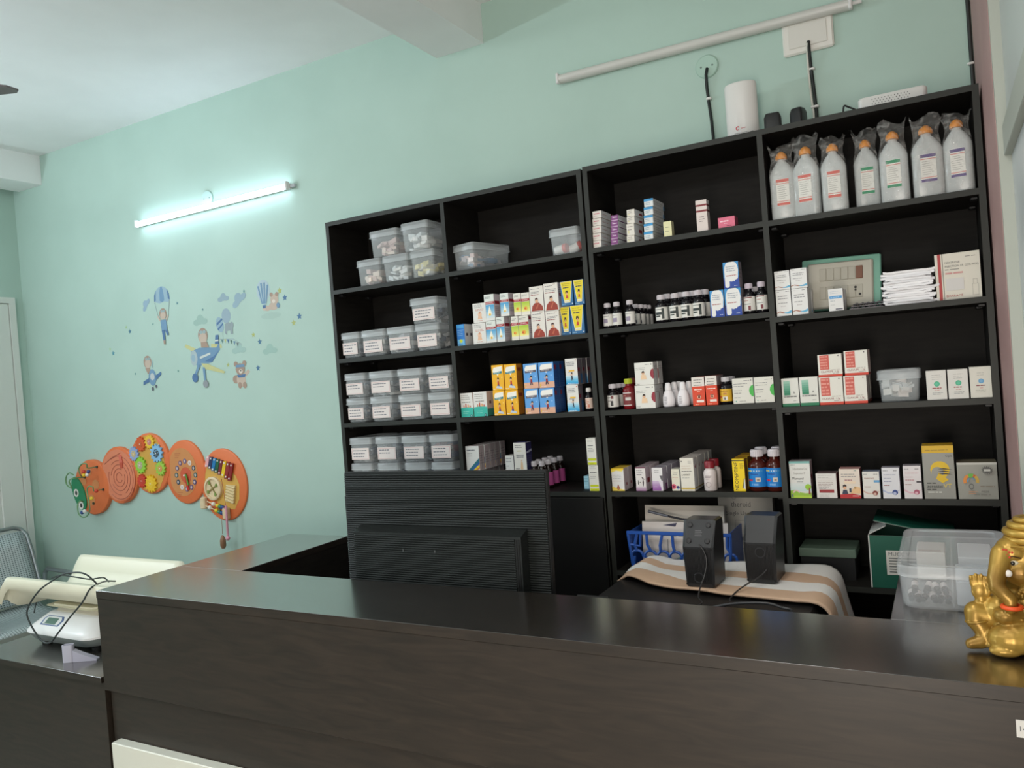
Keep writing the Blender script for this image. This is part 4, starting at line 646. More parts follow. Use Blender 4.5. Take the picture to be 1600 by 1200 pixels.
bottle('syrup', 0.9662, 0.1533, 1.1892, 0.0183, 0.1180, 'pink-labelled amber bottle, third back in the left row', 'amber bottles with pink labels', glass=amber, lab=(196, 84, 150), mark=(230, 214, 220), extra=[(.0,.35,.0,1,(226,222,224)),(.45,.6,.2,.9,(230,206,222))])
bottle('syrup', 0.9651, 0.2086, 1.1892, 0.0186, 0.1180, 'pink-labelled amber bottle, fourth back in the left row', 'amber bottles with pink labels', glass=amber, lab=(196, 84, 150), mark=(230, 214, 220), extra=[(.0,.35,.0,1,(226,222,224)),(.45,.6,.2,.9,(230,206,222))])
carton('pale_blue', 1.1916, 0.060, 1.1892, 0.0210, 0.06, 0.0520, 'small pale blue carton beside the lime-marked cartons', None)
carton('white_lime', 1.2442, 0.015, 1.1892, 0.0407, 0.04, 0.1014, 'narrow white carton with lime bars, lower of two', 'narrow lime-marked cartons')
carton('white_lime', 1.2425, 0.015, 1.2916, 0.0394, 0.04, 0.1047, 'narrow white carton with lime bars, upper of two', 'narrow lime-marked cartons')
# third column
carton('pink_text', 1.3323, 0.012, 2.1273, 0.0359, 0.12, 0.0271, 'flat white carton with pink print, bottom one of its stack', 'flat pink-print cartons')
carton('pink_text', 1.3339, 0.013, 2.1554, 0.0359, 0.12, 0.0271, 'flat white carton with pink print, second from bottom one of its stack', 'flat pink-print cartons')
carton('pink_text', 1.3368, 0.012, 2.1835, 0.0359, 0.12, 0.0271, 'flat white carton with pink print, middle one of its stack', 'flat pink-print cartons')
carton('pink_text', 1.3385, 0.013, 2.2116, 0.0359, 0.12, 0.0271, 'flat white carton with pink print, second from top one of its stack', 'flat pink-print cartons')
carton('pink_text', 1.3414, 0.012, 2.2397, 0.0358, 0.12, 0.0271, 'flat white carton with pink print, top one of its stack', 'flat pink-print cartons')
carton('purple_half', 1.4043, 0.012, 2.1273, 0.0273, 0.11, 0.0216, 'flat purple-ended carton, bottom one of its stack', 'flat purple-ended cartons')
carton('purple_half', 1.4056, 0.013, 2.1499, 0.0273, 0.11, 0.0216, 'flat purple-ended carton, second from bottom one of its stack', 'flat purple-ended cartons')
carton('purple_half', 1.4080, 0.012, 2.1726, 0.0273, 0.11, 0.0216, 'flat purple-ended carton, middle one of its stack', 'flat purple-ended cartons')
carton('purple_half', 1.4092, 0.013, 2.1952, 0.0273, 0.11, 0.0216, 'flat purple-ended carton, second from top one of its stack', 'flat purple-ended cartons')
carton('purple_half', 1.4116, 0.012, 2.2178, 0.0272, 0.11, 0.0216, 'flat purple-ended carton, top one of its stack', 'flat purple-ended cartons')
carton('thin_white', 1.4690, 0.012, 2.1273, 0.0305, 0.1, 0.0255, 'flat plain white carton, bottom one of its stack', 'flat plain white cartons')
carton('thin_white', 1.4706, 0.013, 2.1538, 0.0305, 0.1, 0.0437, 'flat plain white carton, second one of its stack', 'flat plain white cartons')
carton('thin_white', 1.4747, 0.012, 2.1984, 0.0305, 0.1, 0.0255, 'flat plain white carton, third one of its stack', 'flat plain white cartons')
carton('thin_white', 1.4762, 0.013, 2.2249, 0.0305, 0.1, 0.0255, 'flat plain white carton, top one of its stack', 'flat plain white cartons')
carton('blue_top', 1.5392, 0.012, 2.1273, 0.0347, 0.13, 0.0292, 'flat blue-topped carton, bottom one of its stack', 'flat blue-topped cartons')
carton('blue_top', 1.5411, 0.013, 2.1575, 0.0347, 0.13, 0.0292, 'flat blue-topped carton, second from bottom one of its stack', 'flat blue-topped cartons')
carton('blue_top', 1.5439, 0.012, 2.1877, 0.0347, 0.13, 0.0292, 'flat blue-topped carton, middle one of its stack', 'flat blue-topped cartons')
carton('blue_top', 1.5458, 0.013, 2.2179, 0.0347, 0.13, 0.0292, 'flat blue-topped carton, second from top one of its stack', 'flat blue-topped cartons')
carton('blue_top', 1.5487, 0.012, 2.2482, 0.0347, 0.13, 0.0292, 'flat blue-topped carton, top one of its stack', 'flat blue-topped cartons')
carton('cream', 1.6123, 0.015, 2.1273, 0.0303, 0.03, 0.0564, 'small cream carton beside the blue-topped stack', None)
carton('maroon_bands', 1.7408, 0.015, 2.1273, 0.0394, 0.035, 0.1125, 'tall white carton with maroon bands standing alone', None)
carton('pink_flat', 1.8263, 0.015, 2.1273, 0.0584, 0.05, 0.0378, 'small pink carton lying alone on the top shelf', None)
bottle('syrup', 1.3446, 0.0385, 1.8152, 0.0185, 0.0983, 'first from the left of the small dark bottles', 'small dark bottles at the left', extra=[(.15,.75,.25,.6,(150,140,160)),(.1,.9,.8,.84,(140,136,140))])
bottle('syrup', 1.3828, 0.0384, 1.8152, 0.0184, 0.0990, 'second from the left of the small dark bottles', 'small dark bottles at the left', extra=[(.15,.75,.25,.6,(150,140,160)),(.1,.9,.8,.84,(140,136,140))])
bottle('syrup', 1.4360, 0.0383, 1.8152, 0.0183, 0.1003, 'third from the left of the small dark bottles', 'small dark bottles at the left', extra=[(.15,.75,.25,.6,(150,140,160)),(.1,.9,.8,.84,(140,136,140))])
bottle('syrup', 1.4313, 0.1087, 1.8152, 0.0187, 0.0880, 'fourth from the left of the small dark bottles', 'small dark bottles at the left')
bottle('syrup', 1.4380, 0.1489, 1.8152, 0.0189, 0.0880, 'fifth from the left of the small dark bottles', 'small dark bottles at the left')
bottle('syrup', 1.4399, 0.1891, 1.8152, 0.0191, 0.0880, 'sixth from the left of the small dark bottles', 'small dark bottles at the left')
bottle('syrup', 1.4421, 0.2293, 1.8152, 0.0193, 0.0880, 'rearmost from the left of the small dark bottles', 'small dark bottles at the left')
bottle('syrup', 1.5584, 0.0427, 1.8152, 0.0227, 0.1058, 'leftmost dark bottle of the four with green-black labels', 'dark bottles with green-black labels', extra=[(.1,.85,.42,.62,(40,50,48)),(.1,.6,.26,.36,(40,50,48)),(.75,.98,.1,.9,(60,66,64)),(.1,.8,.8,.85,(120,124,120))])
bottle('syrup', 1.6124, 0.0425, 1.8152, 0.0225, 0.1054, 'second dark bottle of the four with green-black labels', 'dark bottles with green-black labels', extra=[(.1,.85,.42,.62,(40,50,48)),(.1,.6,.26,.36,(40,50,48)),(.75,.98,.1,.9,(60,66,64)),(.1,.8,.8,.85,(120,124,120))])
bottle('syrup', 1.6546, 0.0423, 1.8152, 0.0223, 0.1063, 'third dark bottle of the four with green-black labels', 'dark bottles with green-black labels', extra=[(.1,.85,.42,.62,(40,50,48)),(.1,.6,.26,.36,(40,50,48)),(.75,.98,.1,.9,(60,66,64)),(.1,.8,.8,.85,(120,124,120))])
bottle('syrup', 1.6986, 0.0422, 1.8152, 0.0222, 0.1070, 'rightmost dark bottle of the four with green-black labels', 'dark bottles with green-black labels', extra=[(.1,.85,.42,.62,(40,50,48)),(.1,.6,.26,.36,(40,50,48)),(.75,.98,.1,.9,(60,66,64)),(.1,.8,.8,.85,(120,124,120))])
bottle('syrup', 1.5596, 0.1132, 1.8152, 0.0232, 0.1130, 'leftmost dark bottle in the row behind the green-black labels', 'dark bottles with green-black labels', back=True)
bottle('syrup', 1.6120, 0.1130, 1.8152, 0.0230, 0.1130, 'second dark bottle in the row behind the green-black labels', 'dark bottles with green-black labels', back=True)
bottle('syrup', 1.6587, 0.1128, 1.8152, 0.0228, 0.1130, 'third dark bottle in the row behind the green-black labels', 'dark bottles with green-black labels', back=True)
bottle('syrup', 1.7046, 0.1126, 1.8152, 0.0226, 0.1130, 'rightmost dark bottle in the row behind the green-black labels', 'dark bottles with green-black labels', back=True)
carton('blue_p', 1.7722, 0.015, 1.8152, 0.0491, 0.05, 0.0962, 'blue and white carton, lower left of three', 'blue cartons with a white P-shaped panel')
carton('blue_p', 1.8288, 0.015, 1.8152, 0.0571, 0.05, 0.0968, 'blue and white carton, lower right of three', 'blue cartons with a white P-shaped panel')
carton('blue_p', 1.8287, 0.015, 1.9130, 0.0538, 0.05, 0.0922, 'blue and white carton on top of two others', 'blue cartons with a white P-shaped panel')
bottle('syrup', 1.8806, 0.0398, 1.8152, 0.0198, 0.1089, 'left dark bottle with a red-edged white label by the divider', 'dark bottles with white labels', capc=(206,196,206), extra=[(.05,.95,.9,.97,(120,50,54)),(.1,.6,.7,.75,(180,130,120)),(.1,.8,.45,.5,(150,150,150)),(.55,.8,.05,.35,(120,50,60))])
bottle('syrup', 1.9235, 0.0396, 1.8152, 0.0196, 0.1103, 'right dark bottle with a red-edged white label by the divider', 'dark bottles with white labels', capc=(206,196,206), extra=[(.05,.95,.9,.97,(120,50,54)),(.1,.6,.7,.75,(180,130,120)),(.1,.8,.45,.5,(150,150,150)),(.55,.8,.05,.35,(120,50,60))])
bottle('syrup', 1.8861, 0.1102, 1.8152, 0.0202, 0.1000, 'dark bottle behind the two red-edged ones', 'dark bottles with white labels', back=True)
bottle('syrup', 1.3392, 0.0417, 1.5021, 0.0217, 0.0994, 'dark bottle with a plain white label at the far left', 'dark bottles at the left of the fourth shelf', extra=[(.1,.55,.78,.84,(110,110,110)),(.1,.8,.5,.55,(120,110,110)),(.6,.85,.7,.95,(110,50,50)),(.55,.8,.1,.5,(60,60,60))])
bottle('syrup', 1.3352, 0.1071, 1.5021, 0.0221, 0.0980, 'dark bottle second back at the far left', 'dark bottles at the left of the fourth shelf', back=True)
bottle('syrup', 1.3345, 0.1624, 1.5021, 0.0224, 0.0980, 'dark bottle third back at the far left', 'dark bottles at the left of the fourth shelf', back=True)
bottle('syrup', 1.4047, 0.0427, 1.5021, 0.0227, 0.1162, 'red bottle with a yellow-green cap', None, glass=P(120, 20, 26, .15), capc=(176, 186, 40), lab=(120, 44, 44), mark=(206, 200, 196), extra=[(.4,.95,.4,.62,(206,200,196)),(.0,1,.02,.08,(220,214,210)),(.0,1,.9,.96,(220,214,210)),(.1,.5,.7,.76,(190,120,110))])
bottle('syrup', 1.3952, 0.1075, 1.5021, 0.0225, 0.1162, 'second red bottle with a yellow-green cap behind the first', None, glass=P(120, 20, 26, .15), capc=(120, 60, 50), lab=(120, 44, 44), back=True)
carton('half_circle_red', 1.4784, 0.015, 1.5021, 0.0768, 0.05, 0.0872, 'white carton with a red half circle, lower one at the front', 'white cartons with a red half circle')
run('half_circle_red', 1.4784, 0.015, 1.5021, 0.0768, 0.05, 0.0872, 1, 'white carton with a red half circle, lower row, # from the front', 'white cartons with a red half circle')
carton('half_circle_red', 1.4810, 0.015, 1.5903, 0.0730, 0.05, 0.0848, 'white carton with a red half circle, upper one at the front', 'white cartons with a red half circle')
run('half_circle_red', 1.4810, 0.015, 1.5903, 0.0730, 0.05, 0.0848, 1, 'white carton with a red half circle, upper row, # from the front', 'white cartons with a red half circle')
squeeze(1.5607, 0.0420, 1.5021, 'white squeeze bottle at the front of the left row')
squeeze(1.5640, 0.1070, 1.5021, 'second white squeeze bottle back in the left row')
squeeze(1.5649, 0.1620, 1.5021, 'third white squeeze bottle back in the left row')
squeeze(1.6168, 0.0420, 1.5021, 'white squeeze bottle at the front of the right row')
squeeze(1.6210, 0.1070, 1.5021, 'second white squeeze bottle back in the right row')
squeeze(1.6226, 0.1620, 1.5021, 'third white squeeze bottle back in the right row')
carton('red_monkey', 1.6817, 0.015, 1.5021, 0.0458, 0.05, 0.1043, 'orange-red carton with a monkey face, left one', 'orange-red cartons with a monkey')
run('red_monkey', 1.6817, 0.015, 1.5021, 0.0458, 0.05, 0.1043, 2, 'orange-red carton with a monkey face, left row, # from the front', 'orange-red cartons with a monkey')
carton('red_monkey', 1.7290, 0.015, 1.5021, 0.0416, 0.05, 0.1057, 'orange-red carton with a monkey face, right one', 'orange-red cartons with a monkey')
run('red_monkey', 1.7290, 0.015, 1.5021, 0.0416, 0.05, 0.1057, 1, 'orange-red carton with a monkey face, right row, # from the front', 'orange-red cartons with a monkey')
bottle('syrup', 1.7748, 0.0393, 1.5021, 0.0213, 0.0979, 'dark bottle with a yellow label beside the monkey cartons', None, lab=(222, 176, 50), extra=[(.0,.3,.3,.45,(206,90,50)),(.4,.85,.1,.4,(232,226,214)),(.1,.9,.8,.86,(176,120,30)),(.45,.8,.55,.7,(190,130,60)),(.5,.66,.14,.34,(70,60,60))], capc=(206,204,206))
bottle('syrup', 1.7797, 0.1067, 1.5021, 0.0217, 0.0980, 'dark bottle behind the yellow-labelled one', None, back=True, capc=(150,146,150))
carton('half_circle_green', 1.8406, 0.015, 1.5021, 0.0723, 0.05, 0.0901, 'white carton with a green half circle, left one', 'white cartons with a green half circle')
carton('half_circle_green', 1.9132, 0.015, 1.5021, 0.0661, 0.05, 0.0897, 'white carton with a green half circle, right one against the divider', 'white cartons with a green half circle')
carton('yellow_top', 1.3441, 0.015, 1.1904, 0.0499, 0.045, 0.0866, 'white carton with a yellow top', 'yellow-topped cartons')
run('yellow_top', 1.3441, 0.015, 1.1904, 0.0499, 0.045, 0.0866, 1, 'white carton with a yellow top, # from the front', 'yellow-topped cartons')
carton('dancer', 1.4364, 0.015, 1.1904, 0.0395, 0.055, 0.0905, 'white carton with a dancing figure', 'cartons with a dancing figure')
run('dancer', 1.4364, 0.015, 1.1904, 0.0395, 0.055, 0.0905, 2, 'white carton with a dancing figure, # from the front', 'cartons with a dancing figure')
carton('purple_grad', 1.5019, 0.015, 1.1904, 0.0411, 0.055, 0.0874, 'white carton shading to purple', 'purple-shaded cartons')
run('purple_grad', 1.5019, 0.015, 1.1904, 0.0411, 0.055, 0.0874, 3, 'white carton shading to purple, # from the front', 'purple-shaded cartons')
carton('ring_dots', 1.5705, 0.020, 1.1904, 0.0305, 0.05, 0.0811, 'cream carton with pink and blue rings', None)
carton('tall_white', 1.6173, 0.015, 1.1904, 0.0503, 0.05, 0.1218, 'tall white carton with a gold stripe', 'tall gold-striped cartons')
run('tall_white', 1.6173, 0.015, 1.1904, 0.0503, 0.05, 0.1218, 4, 'tall white carton with a gold stripe, # from the front', 'tall gold-striped cartons')
pill_bottle(1.6948, 0.040, 1.1904, 0.1075, 'white bottle with a dark red cap beside the tall white cartons')
pill_bottle(1.6959, 0.100, 1.1904, 0.1075, 'second white bottle with a dark red cap, behind the first')
carton('neopeptine', 1.8042, 0.015, 1.1904, 0.0427, 0.045, 0.1164, 'bright yellow carton with a vertical word', 'bright yellow cartons')
run('neopeptine', 1.8042, 0.015, 1.1904, 0.0427, 0.045, 0.1164, 3, 'bright yellow carton with a vertical word, # from the front', 'bright yellow cartons')
bottle('syrup', 1.8651, 0.0449, 1.1904, 0.0329, 0.1455, 'left amber bottle with a bright blue label', 'blue-labelled syrup bottles', glass=P(70, 24, 18, .12), lab=(24, 126, 204), extra=[(.0,1,.8,.9,(60,140,200)),(.0,.28,.81,.89,(226,210,60)),(.3,.8,.82,.88,(206,220,235)),(.2,.7,.66,.7,(16,60,140)),(.0,.36,.3,.4,(200,40,60)),(.55,.85,.28,.5,(214,204,190)),(.62,.78,.34,.44,(150,130,120)),(.3,.7,.08,.18,(120,170,220))])
bottle('syrup', 1.9243, 0.0423, 1.1904, 0.0303, 0.1456, 'right amber bottle with a bright blue label by the divider', 'blue-labelled syrup bottles', glass=P(70, 24, 18, .12), lab=(24, 126, 204), extra=[(.0,1,.8,.9,(60,140,200)),(.0,.28,.81,.89,(226,210,60)),(.3,.8,.82,.88,(206,220,235)),(.2,.7,.66,.7,(16,60,140)),(.0,.36,.3,.4,(200,40,60)),(.55,.85,.28,.5,(214,204,190)),(.62,.78,.34,.44,(150,130,120)),(.3,.7,.08,.18,(120,170,220))])
bottle('syrup', 1.9223, 0.1211, 1.1904, 0.0311, 0.1455, 'blue-labelled bottle behind the right one', 'blue-labelled syrup bottles', back=True, lab=(24,116,196), glass=P(70, 24, 18, .12))
bottle('syrup', 1.8641, 0.1214, 1.1904, 0.0314, 0.1455, 'blue-labelled bottle behind the left one', 'blue-labelled syrup bottles', back=True, lab=(24,116,196), glass=P(70, 24, 18, .12))
# fourth column
saline(2.0202, 0.045, 2.1260, 0.0828, 0.2294, (206, 96, 84), 'leftmost of the three red-labelled saline bottle with orange cap in clear wrap', 'wrapped saline bottles', 0.0, 0.1, 0.022)
saline(2.0964, 0.045, 2.1260, 0.0842, 0.2313, (206, 96, 84), 'middle of the three red-labelled saline bottle with orange cap in clear wrap', 'wrapped saline bottles', 0.01, -0.1, 0.035)
saline(2.1842, 0.045, 2.1260, 0.0794, 0.2239, (206, 96, 84), 'rightmost of the three red-labelled saline bottle with orange cap in clear wrap', 'wrapped saline bottles', 0.0, 0.05, 0.02)
saline(2.2823, 0.075, 2.1260, 0.0753, 0.2228, (40, 140, 96), 'left green-labelled saline bottle with orange cap in clear wrap', 'wrapped saline bottles', 0.0, 0.12, 0.03)
saline(2.3655, 0.045, 2.1260, 0.0832, 0.2254, (40, 140, 96), 'right green-labelled saline bottle with orange cap in clear wrap', 'wrapped saline bottles', 0.0, -0.05, 0.035)
saline(2.4611, 0.045, 2.1260, 0.0880, 0.2230, (92, 76, 128), 'left purple-labelled saline bottle with orange cap in clear wrap', 'wrapped saline bottles', 0.0, 0.08, 0.034)
saline(2.5465, 0.045, 2.1260, 0.0807, 0.2242, (92, 76, 128), 'rightmost purple-labelled saline bottle with orange cap in clear wrap', 'wrapped saline bottles', 0.0, -0.1, 0.02)
carton('hand_blue', 1.9993, 0.015, 1.7956, 0.0495, 0.042, 0.0899, 'white carton with a blue swoosh, lower left of four', 'white cartons with a hand and blue swoosh')
run('hand_blue', 1.9993, 0.015, 1.7956, 0.0495, 0.042, 0.0899, 2, 'white carton with a blue swoosh, lower left row, # from the front', 'white cartons with a hand and blue swoosh')
carton('hand_blue', 2.0527, 0.015, 1.7956, 0.0506, 0.042, 0.0891, 'white carton with a blue swoosh, lower right of four', 'white cartons with a hand and blue swoosh')
run('hand_blue', 2.0527, 0.015, 1.7956, 0.0506, 0.042, 0.0891, 3, 'white carton with a blue swoosh, lower right row, # from the front', 'white cartons with a hand and blue swoosh')
carton('hand_blue', 1.9994, 0.015, 1.8865, 0.0495, 0.042, 0.0642, 'white carton with a blue swoosh, upper left of four', 'white cartons with a hand and blue swoosh')
carton('hand_blue', 2.0537, 0.015, 1.8857, 0.0527, 0.042, 0.0669, 'white carton with a blue swoosh, upper right of four', 'white cartons with a hand and blue swoosh')
carton('blue_bar', 2.1661, 0.012, 1.7956, 0.0455, 0.03, 0.0739, 'white carton with a blue bar in front of the switchboard plate', 'blue-barred cartons')
run('blue_bar', 2.1661, 0.012, 1.7956, 0.0455, 0.03, 0.0739, 2, 'white carton with a blue bar, # from the front', 'blue-barred cartons')
carton('dextrose', 2.5229, 0.030, 1.7956, 0.1235, 0.1, 0.1455, 'large cream injection carton with a red stripe', None)
carton('green_block', 1.9997, 0.015, 1.4841, 0.0557, 0.05, 0.0972, 'white and green carton, left one of two', 'white cartons with green base and green block')
carton('green_block', 2.0606, 0.015, 1.4841, 0.0596, 0.05, 0.0978, 'white and green carton, right one of two', 'white cartons with green base and green block')
carton('red_block', 2.1307, 0.015, 1.4841, 0.0741, 0.055, 0.0936, 'red-blocked white carton, lower left of four', 'white cartons with red base and red block')
carton('red_block', 2.2060, 0.015, 1.4841, 0.0701, 0.055, 0.0928, 'red-blocked white carton, lower right of four', 'white cartons with red base and red block')
run('red_block', 2.2060, 0.015, 1.4841, 0.0701, 0.055, 0.0928, 2, 'red-blocked white carton, lower right row, # from the front', 'white cartons with red base and red block')
carton('red_block', 2.1326, 0.015, 1.5787, 0.0751, 0.055, 0.0748, 'red-blocked white carton, upper left of four', 'white cartons with red base and red block')
carton('red_block', 2.2132, 0.015, 1.5779, 0.0719, 0.055, 0.0819, 'red-blocked white carton, upper right of four', 'white cartons with red base and red block', rot=-0.060)
tub(2.3358, 0.012, 1.4841, 0.1261, 0.15, 0.1031, 'clear tub of gauze pads between red-blocked and round-dotted cartons', None, False, 'gauze')
carton('green_dot', 2.4428, 0.015, 1.4841, 0.0560, 0.06, 0.0929, 'white carton with a green dot, left one', 'white cartons with a coloured dot')
carton('green_dot', 2.5024, 0.015, 1.4841, 0.0555, 0.06, 0.0928, 'white carton with a green dot, right one', 'white cartons with a coloured dot')
carton('blue_dot', 2.5636, 0.015, 1.4841, 0.0576, 0.06, 0.0965, 'white carton with a blue dot by the shelf side', 'white cartons with a coloured dot')
carton('park', 2.0122, 0.010, 1.1696, 0.0677, 0.05, 0.1259, 'carton with a tree and green meadow', None)
carton('back_red', 2.0950, 0.010, 1.1696, 0.0647, 0.06, 0.0832, 'carton seen from behind with a dark red bar', None)
carton('red_boy', 2.1685, 0.010, 1.1696, 0.0639, 0.055, 0.0978, 'carton with a red base and a boy reading', None)
carton('orb_red', 2.2338, 0.010, 1.1696, 0.0508, 0.045, 0.0886, 'white carton with a brown-red ball', 'white cartons with a shaded ball')
carton('orb_blue', 2.2929, 0.010, 1.1696, 0.0515, 0.045, 0.1007, 'white carton with a blue ball', 'white cartons with a shaded ball')
carton('orb_pink', 2.3557, 0.010, 1.1696, 0.0512, 0.045, 0.1063, 'white carton with a pink ball', 'white cartons with a shaded ball')
carton('zerostat', 2.4320, 0.008, 1.1696, 0.0881, 0.08, 0.1696, 'tall grey carton with a yellow top and yellow disc', None)
carton('silver_brain', 2.5363, 0.008, 1.1696, 0.1076, 0.08, 0.1149, 'wide silver carton with a coloured arc', None)

for i, (dx, dy, an) in enumerate(((-.028, .04, 1.45), (.022, .065, 1.2), (.0, .13, 1.5))):
    t = thing('specimen_jar', ['white jar with a red cap lying at the left in the clear tub', 'white jar with a red cap lying at the right in the clear tub', 'white jar with a red cap lying at the back in the clear tub'][i], 'jar', (SPEC_TUB[0]+dx-.012, .012+dy, SPEC_TUB[1]+.026), (0, an, .25 if i == 1 else -.1), 'red-capped jars in the tub')
    G().m(P(228, 226, 222, .4)).lathe([(.017, -.012), (.018, -.008), (.018, .025)], 16).build('jar_body', t, smooth=50)
    G().m(P(206, 66, 54, .4)).lathe([(.0195, .0255), (.0195, .038), (.018, .040)], 16).build('red_cap', t, smooth=50)

# ------------------------------------------------------------------ switchboard plate, gauze packs and foil packs on the second shelf
t = thing('switchboard_plate', 'cream switchboard cover on a green backing leaning on the shelf', 'switchboard', (2.165, .135, 1.7956), (-.28, .03, 0))
G().m(P(126, 180, 160, .5)).box(-.128, .13, 0, .018, .012, .205, .004).build('green_backing', t)
G().m(P(190, 186, 172, .45)).box(-.108, .106, -.012, -.0005, .014, .184, .005).build('face_plate', t)
for k in range(6):
    G().m(P(180, 176, 162, .45) if k < 5 else P(120, 74, 50, .4)).box(-.066+.0235*k, -.0445+.0235*k, -.0155, -.0122, .114, .160, .001).build('switch_module', t)
for k in range(6):
    G().m(P(180, 176, 162, .45)).box(-.066+.0235*k, -.0445+.0235*k, -.0145, -.0122, .046, .092, .001).build('switch_module', t)
g = G().m(P(26, 24, 24))
for a, b, r in ((.050, .082, .0045), (.050, .073, .0035), (.064, .056, .0042)): g.lathe_y([(r, -.0160), (r, -.0150)], 10, a, 0, b)
g.build('socket_holes', t)
rnd = random.Random(5)
for k in range(14):
    w2, d2 = rnd.uniform(.068, .078), .05; zt = 1.7958+.0077*k; g = G().m(P(*(rnd.choice([(238, 238, 240), (230, 231, 234), (240, 239, 240)])), .45)); nx, ny = 12, 5; vs = []
    ph = rnd.random()*6; off = rnd.uniform(-.006, .006)
    for s in (0, 1):
        for j in range(ny+1):
            for i in range(nx+1):
                u = -1+2*i/nx; v = -1+2*j/ny; bulge = (1-u**4)*(1-v**2)
                vs.append((u*w2*(1+.04*math.sin(7*v+ph)), v*d2, .0046+(.0040+.0008*bulge)*(1 if s else -1)*(1 if bulge > 0.01 else .9)+.0022*math.sin(9*u+ph+3*v)*(abs(u)**2)*(abs(u) > .5)))
    fs = []; m_ = nx+1; o = (nx+1)*(ny+1)
    for j in range(ny):
        for i in range(nx):
            a = j*m_+i; fs.append((a, a+m_, a+m_+1, a+1)); fs.append((o+a, o+a+1, o+a+m_+1, o+a+m_))
    for i in range(nx): fs += [(i, i+1, o+i+1, o+i), (ny*m_+i, o+ny*m_+i, o+ny*m_+i+1, ny*m_+i+1)]
    for j in range(ny): fs += [(j*m_, o+j*m_, o+(j+1)*m_, (j+1)*m_), (j*m_+nx, (j+1)*m_+nx, o+(j+1)*m_+nx, o+j*m_+nx)]
    g.add(vs, fs)
    nm = ['bottom', 'second', 'third', 'fourth', 'fifth', 'sixth', 'seventh', 'eighth', 'ninth', 'tenth', 'eleventh', 'twelfth', 'thirteenth', 'topmost'][k]
    tag(g.build('gauze_packet', None, (2.385+off, .075+rnd.uniform(-.004, .004), zt), (0, 0, rnd.uniform(-.09, .09)), smooth=35), 'crumpled white gauze packet, %s from the bottom of the stack' % nm if k not in (0, 13) else 'crumpled white gauze packet, %s of the stack' % nm, 'packet', 'white gauze packets')
for k in range(3):
    g = G().m(P(96, 92, 96, .25, .5)).box(-.052, .052, -.02, .02, 0, .0035, .001).m(P(150, 148, 150, .2, .4))
    for i in range(6): g.ell((-.042+.0168*i, 0, .004), .006, .012, .0035, 8, 4)
    tag(g.build('foil_strip', None, (2.255+.006*k, .045+.01*k, 1.7956+.0078*k), (0, 0, .05-.06*k), smooth=40), ['lowest', 'middle', 'topmost'][k]+' grey foil tablet strip lying by the white packets', 'tablets', 'foil strips')

# ------------------------------------------------------------------ top of the shelves: router, adapters, modem, cables
t = thing('wifi_router', 'white upright oval router standing on the right shelf unit', 'router', (1.872, .19, 2.4405))
G().m(P(226, 224, 220, .35)).lathe([(.054, 0), (.058, .003), (.058, .222), (.055, .231), (.046, .234)], 36, sy=.62).build('router_body', t, smooth=40)
g = G().m(P(200, 40, 60, .4)); n = 14
for i in range(n):
    a0 = math.radians(40+300*i/n); a1 = math.radians(40+300*(i+1)/n); r0, r1 = .0045, .0085-.003*i/n
    g.add([(-.012+r*math.cos(a), -.0366, .062+r*math.sin(a)) for a, r in ((a0, r0), (a1, r0), (a1, r1), (a0, r1))], [(0, 1, 2, 3)])
g.m(P(206, 70, 84, .4)).text('airtel', 0, -.0366, .059, .0055)
g.m(P(120, 120, 120, .5)).box(.026, .042, -.0300, -.0285, .034, .046).m(P(150, 150, 150, .5))
for k in range(3): g.box(-.025, .022, -.0362, -.0355, .044-.006*k, .0455-.006*k)
g.m(P(240, 240, 250, .2)).lathe_y([(.002, -.0366), (.002, -.0355)], 8, -.004, 0, .051)
g.build('front_print', t, recalc=False)
def adapter(x, y, label, rot, w_, h_):
    t = thing('power_adapter', label, 'adapter', (x, y, 2.4405), (0, 0, rot), 'black power adapters on the shelf unit')
    G().m(P(30, 32, 33, .4)).rl([(w_, .05, .008, 0), (w_, .05, .010, h_*.8), (w_*.8, .042, .01, h_)], 4).build('adapter_body', t, smooth=40)
    G().m(P(150, 146, 120, .3, 1)).box(-.006, -.003, .025, .040, h_*.35, h_*.5).box(.003, .006, .025, .040, h_*.35, h_*.5).build('prongs', t)
adapter(1.99, .12, 'rounded black power adapter beside the white router', .1, .058, .076)
adapter(2.075, .13, 'square black power adapter to the right of the rounded one', -.35, .046, .078)
t = thing('modem', 'flat white modem with vent holes lying on the shelf unit', 'modem', (2.372, .16, 2.4405))
G().m(P(226, 226, 222, .4)).rl([(.20, .14, .014, 0), (.206, .146, .016, .004), (.206, .146, .016, .05), (.196, .136, .014, .056)], 4).build('modem_body', t, smooth=40)
g = G().m(P(110, 112, 110, .6))
for i in range(24):
    for j in range(5): 
        if (i+j) % 2 == 0: g.box(-.06+.0048*i, -.0575+.0048*i, -.0736, -.0728, .012+.0075*j, .0155+.0075*j)
g.build('vent_holes', t)
tag(G().m(P(24, 25, 26, .5)).tube(sp([(2.16, .2, 2.4445), (2.19, .17, 2.445), (2.21, .15, 2.447), (2.217, .15, 2.475), (2.222, .15, 2.50), (2.235, .155, 2.495), (2.262, .16, 2.478), (2.269, .16, 2.47)]), .003, 7).ell((2.205, .15, 2.452), .012, .012, .0095, 10, 6).build('modem_lead', smooth=60), 'thin black lead with a plug looping up beside the flat modem', 'cable')
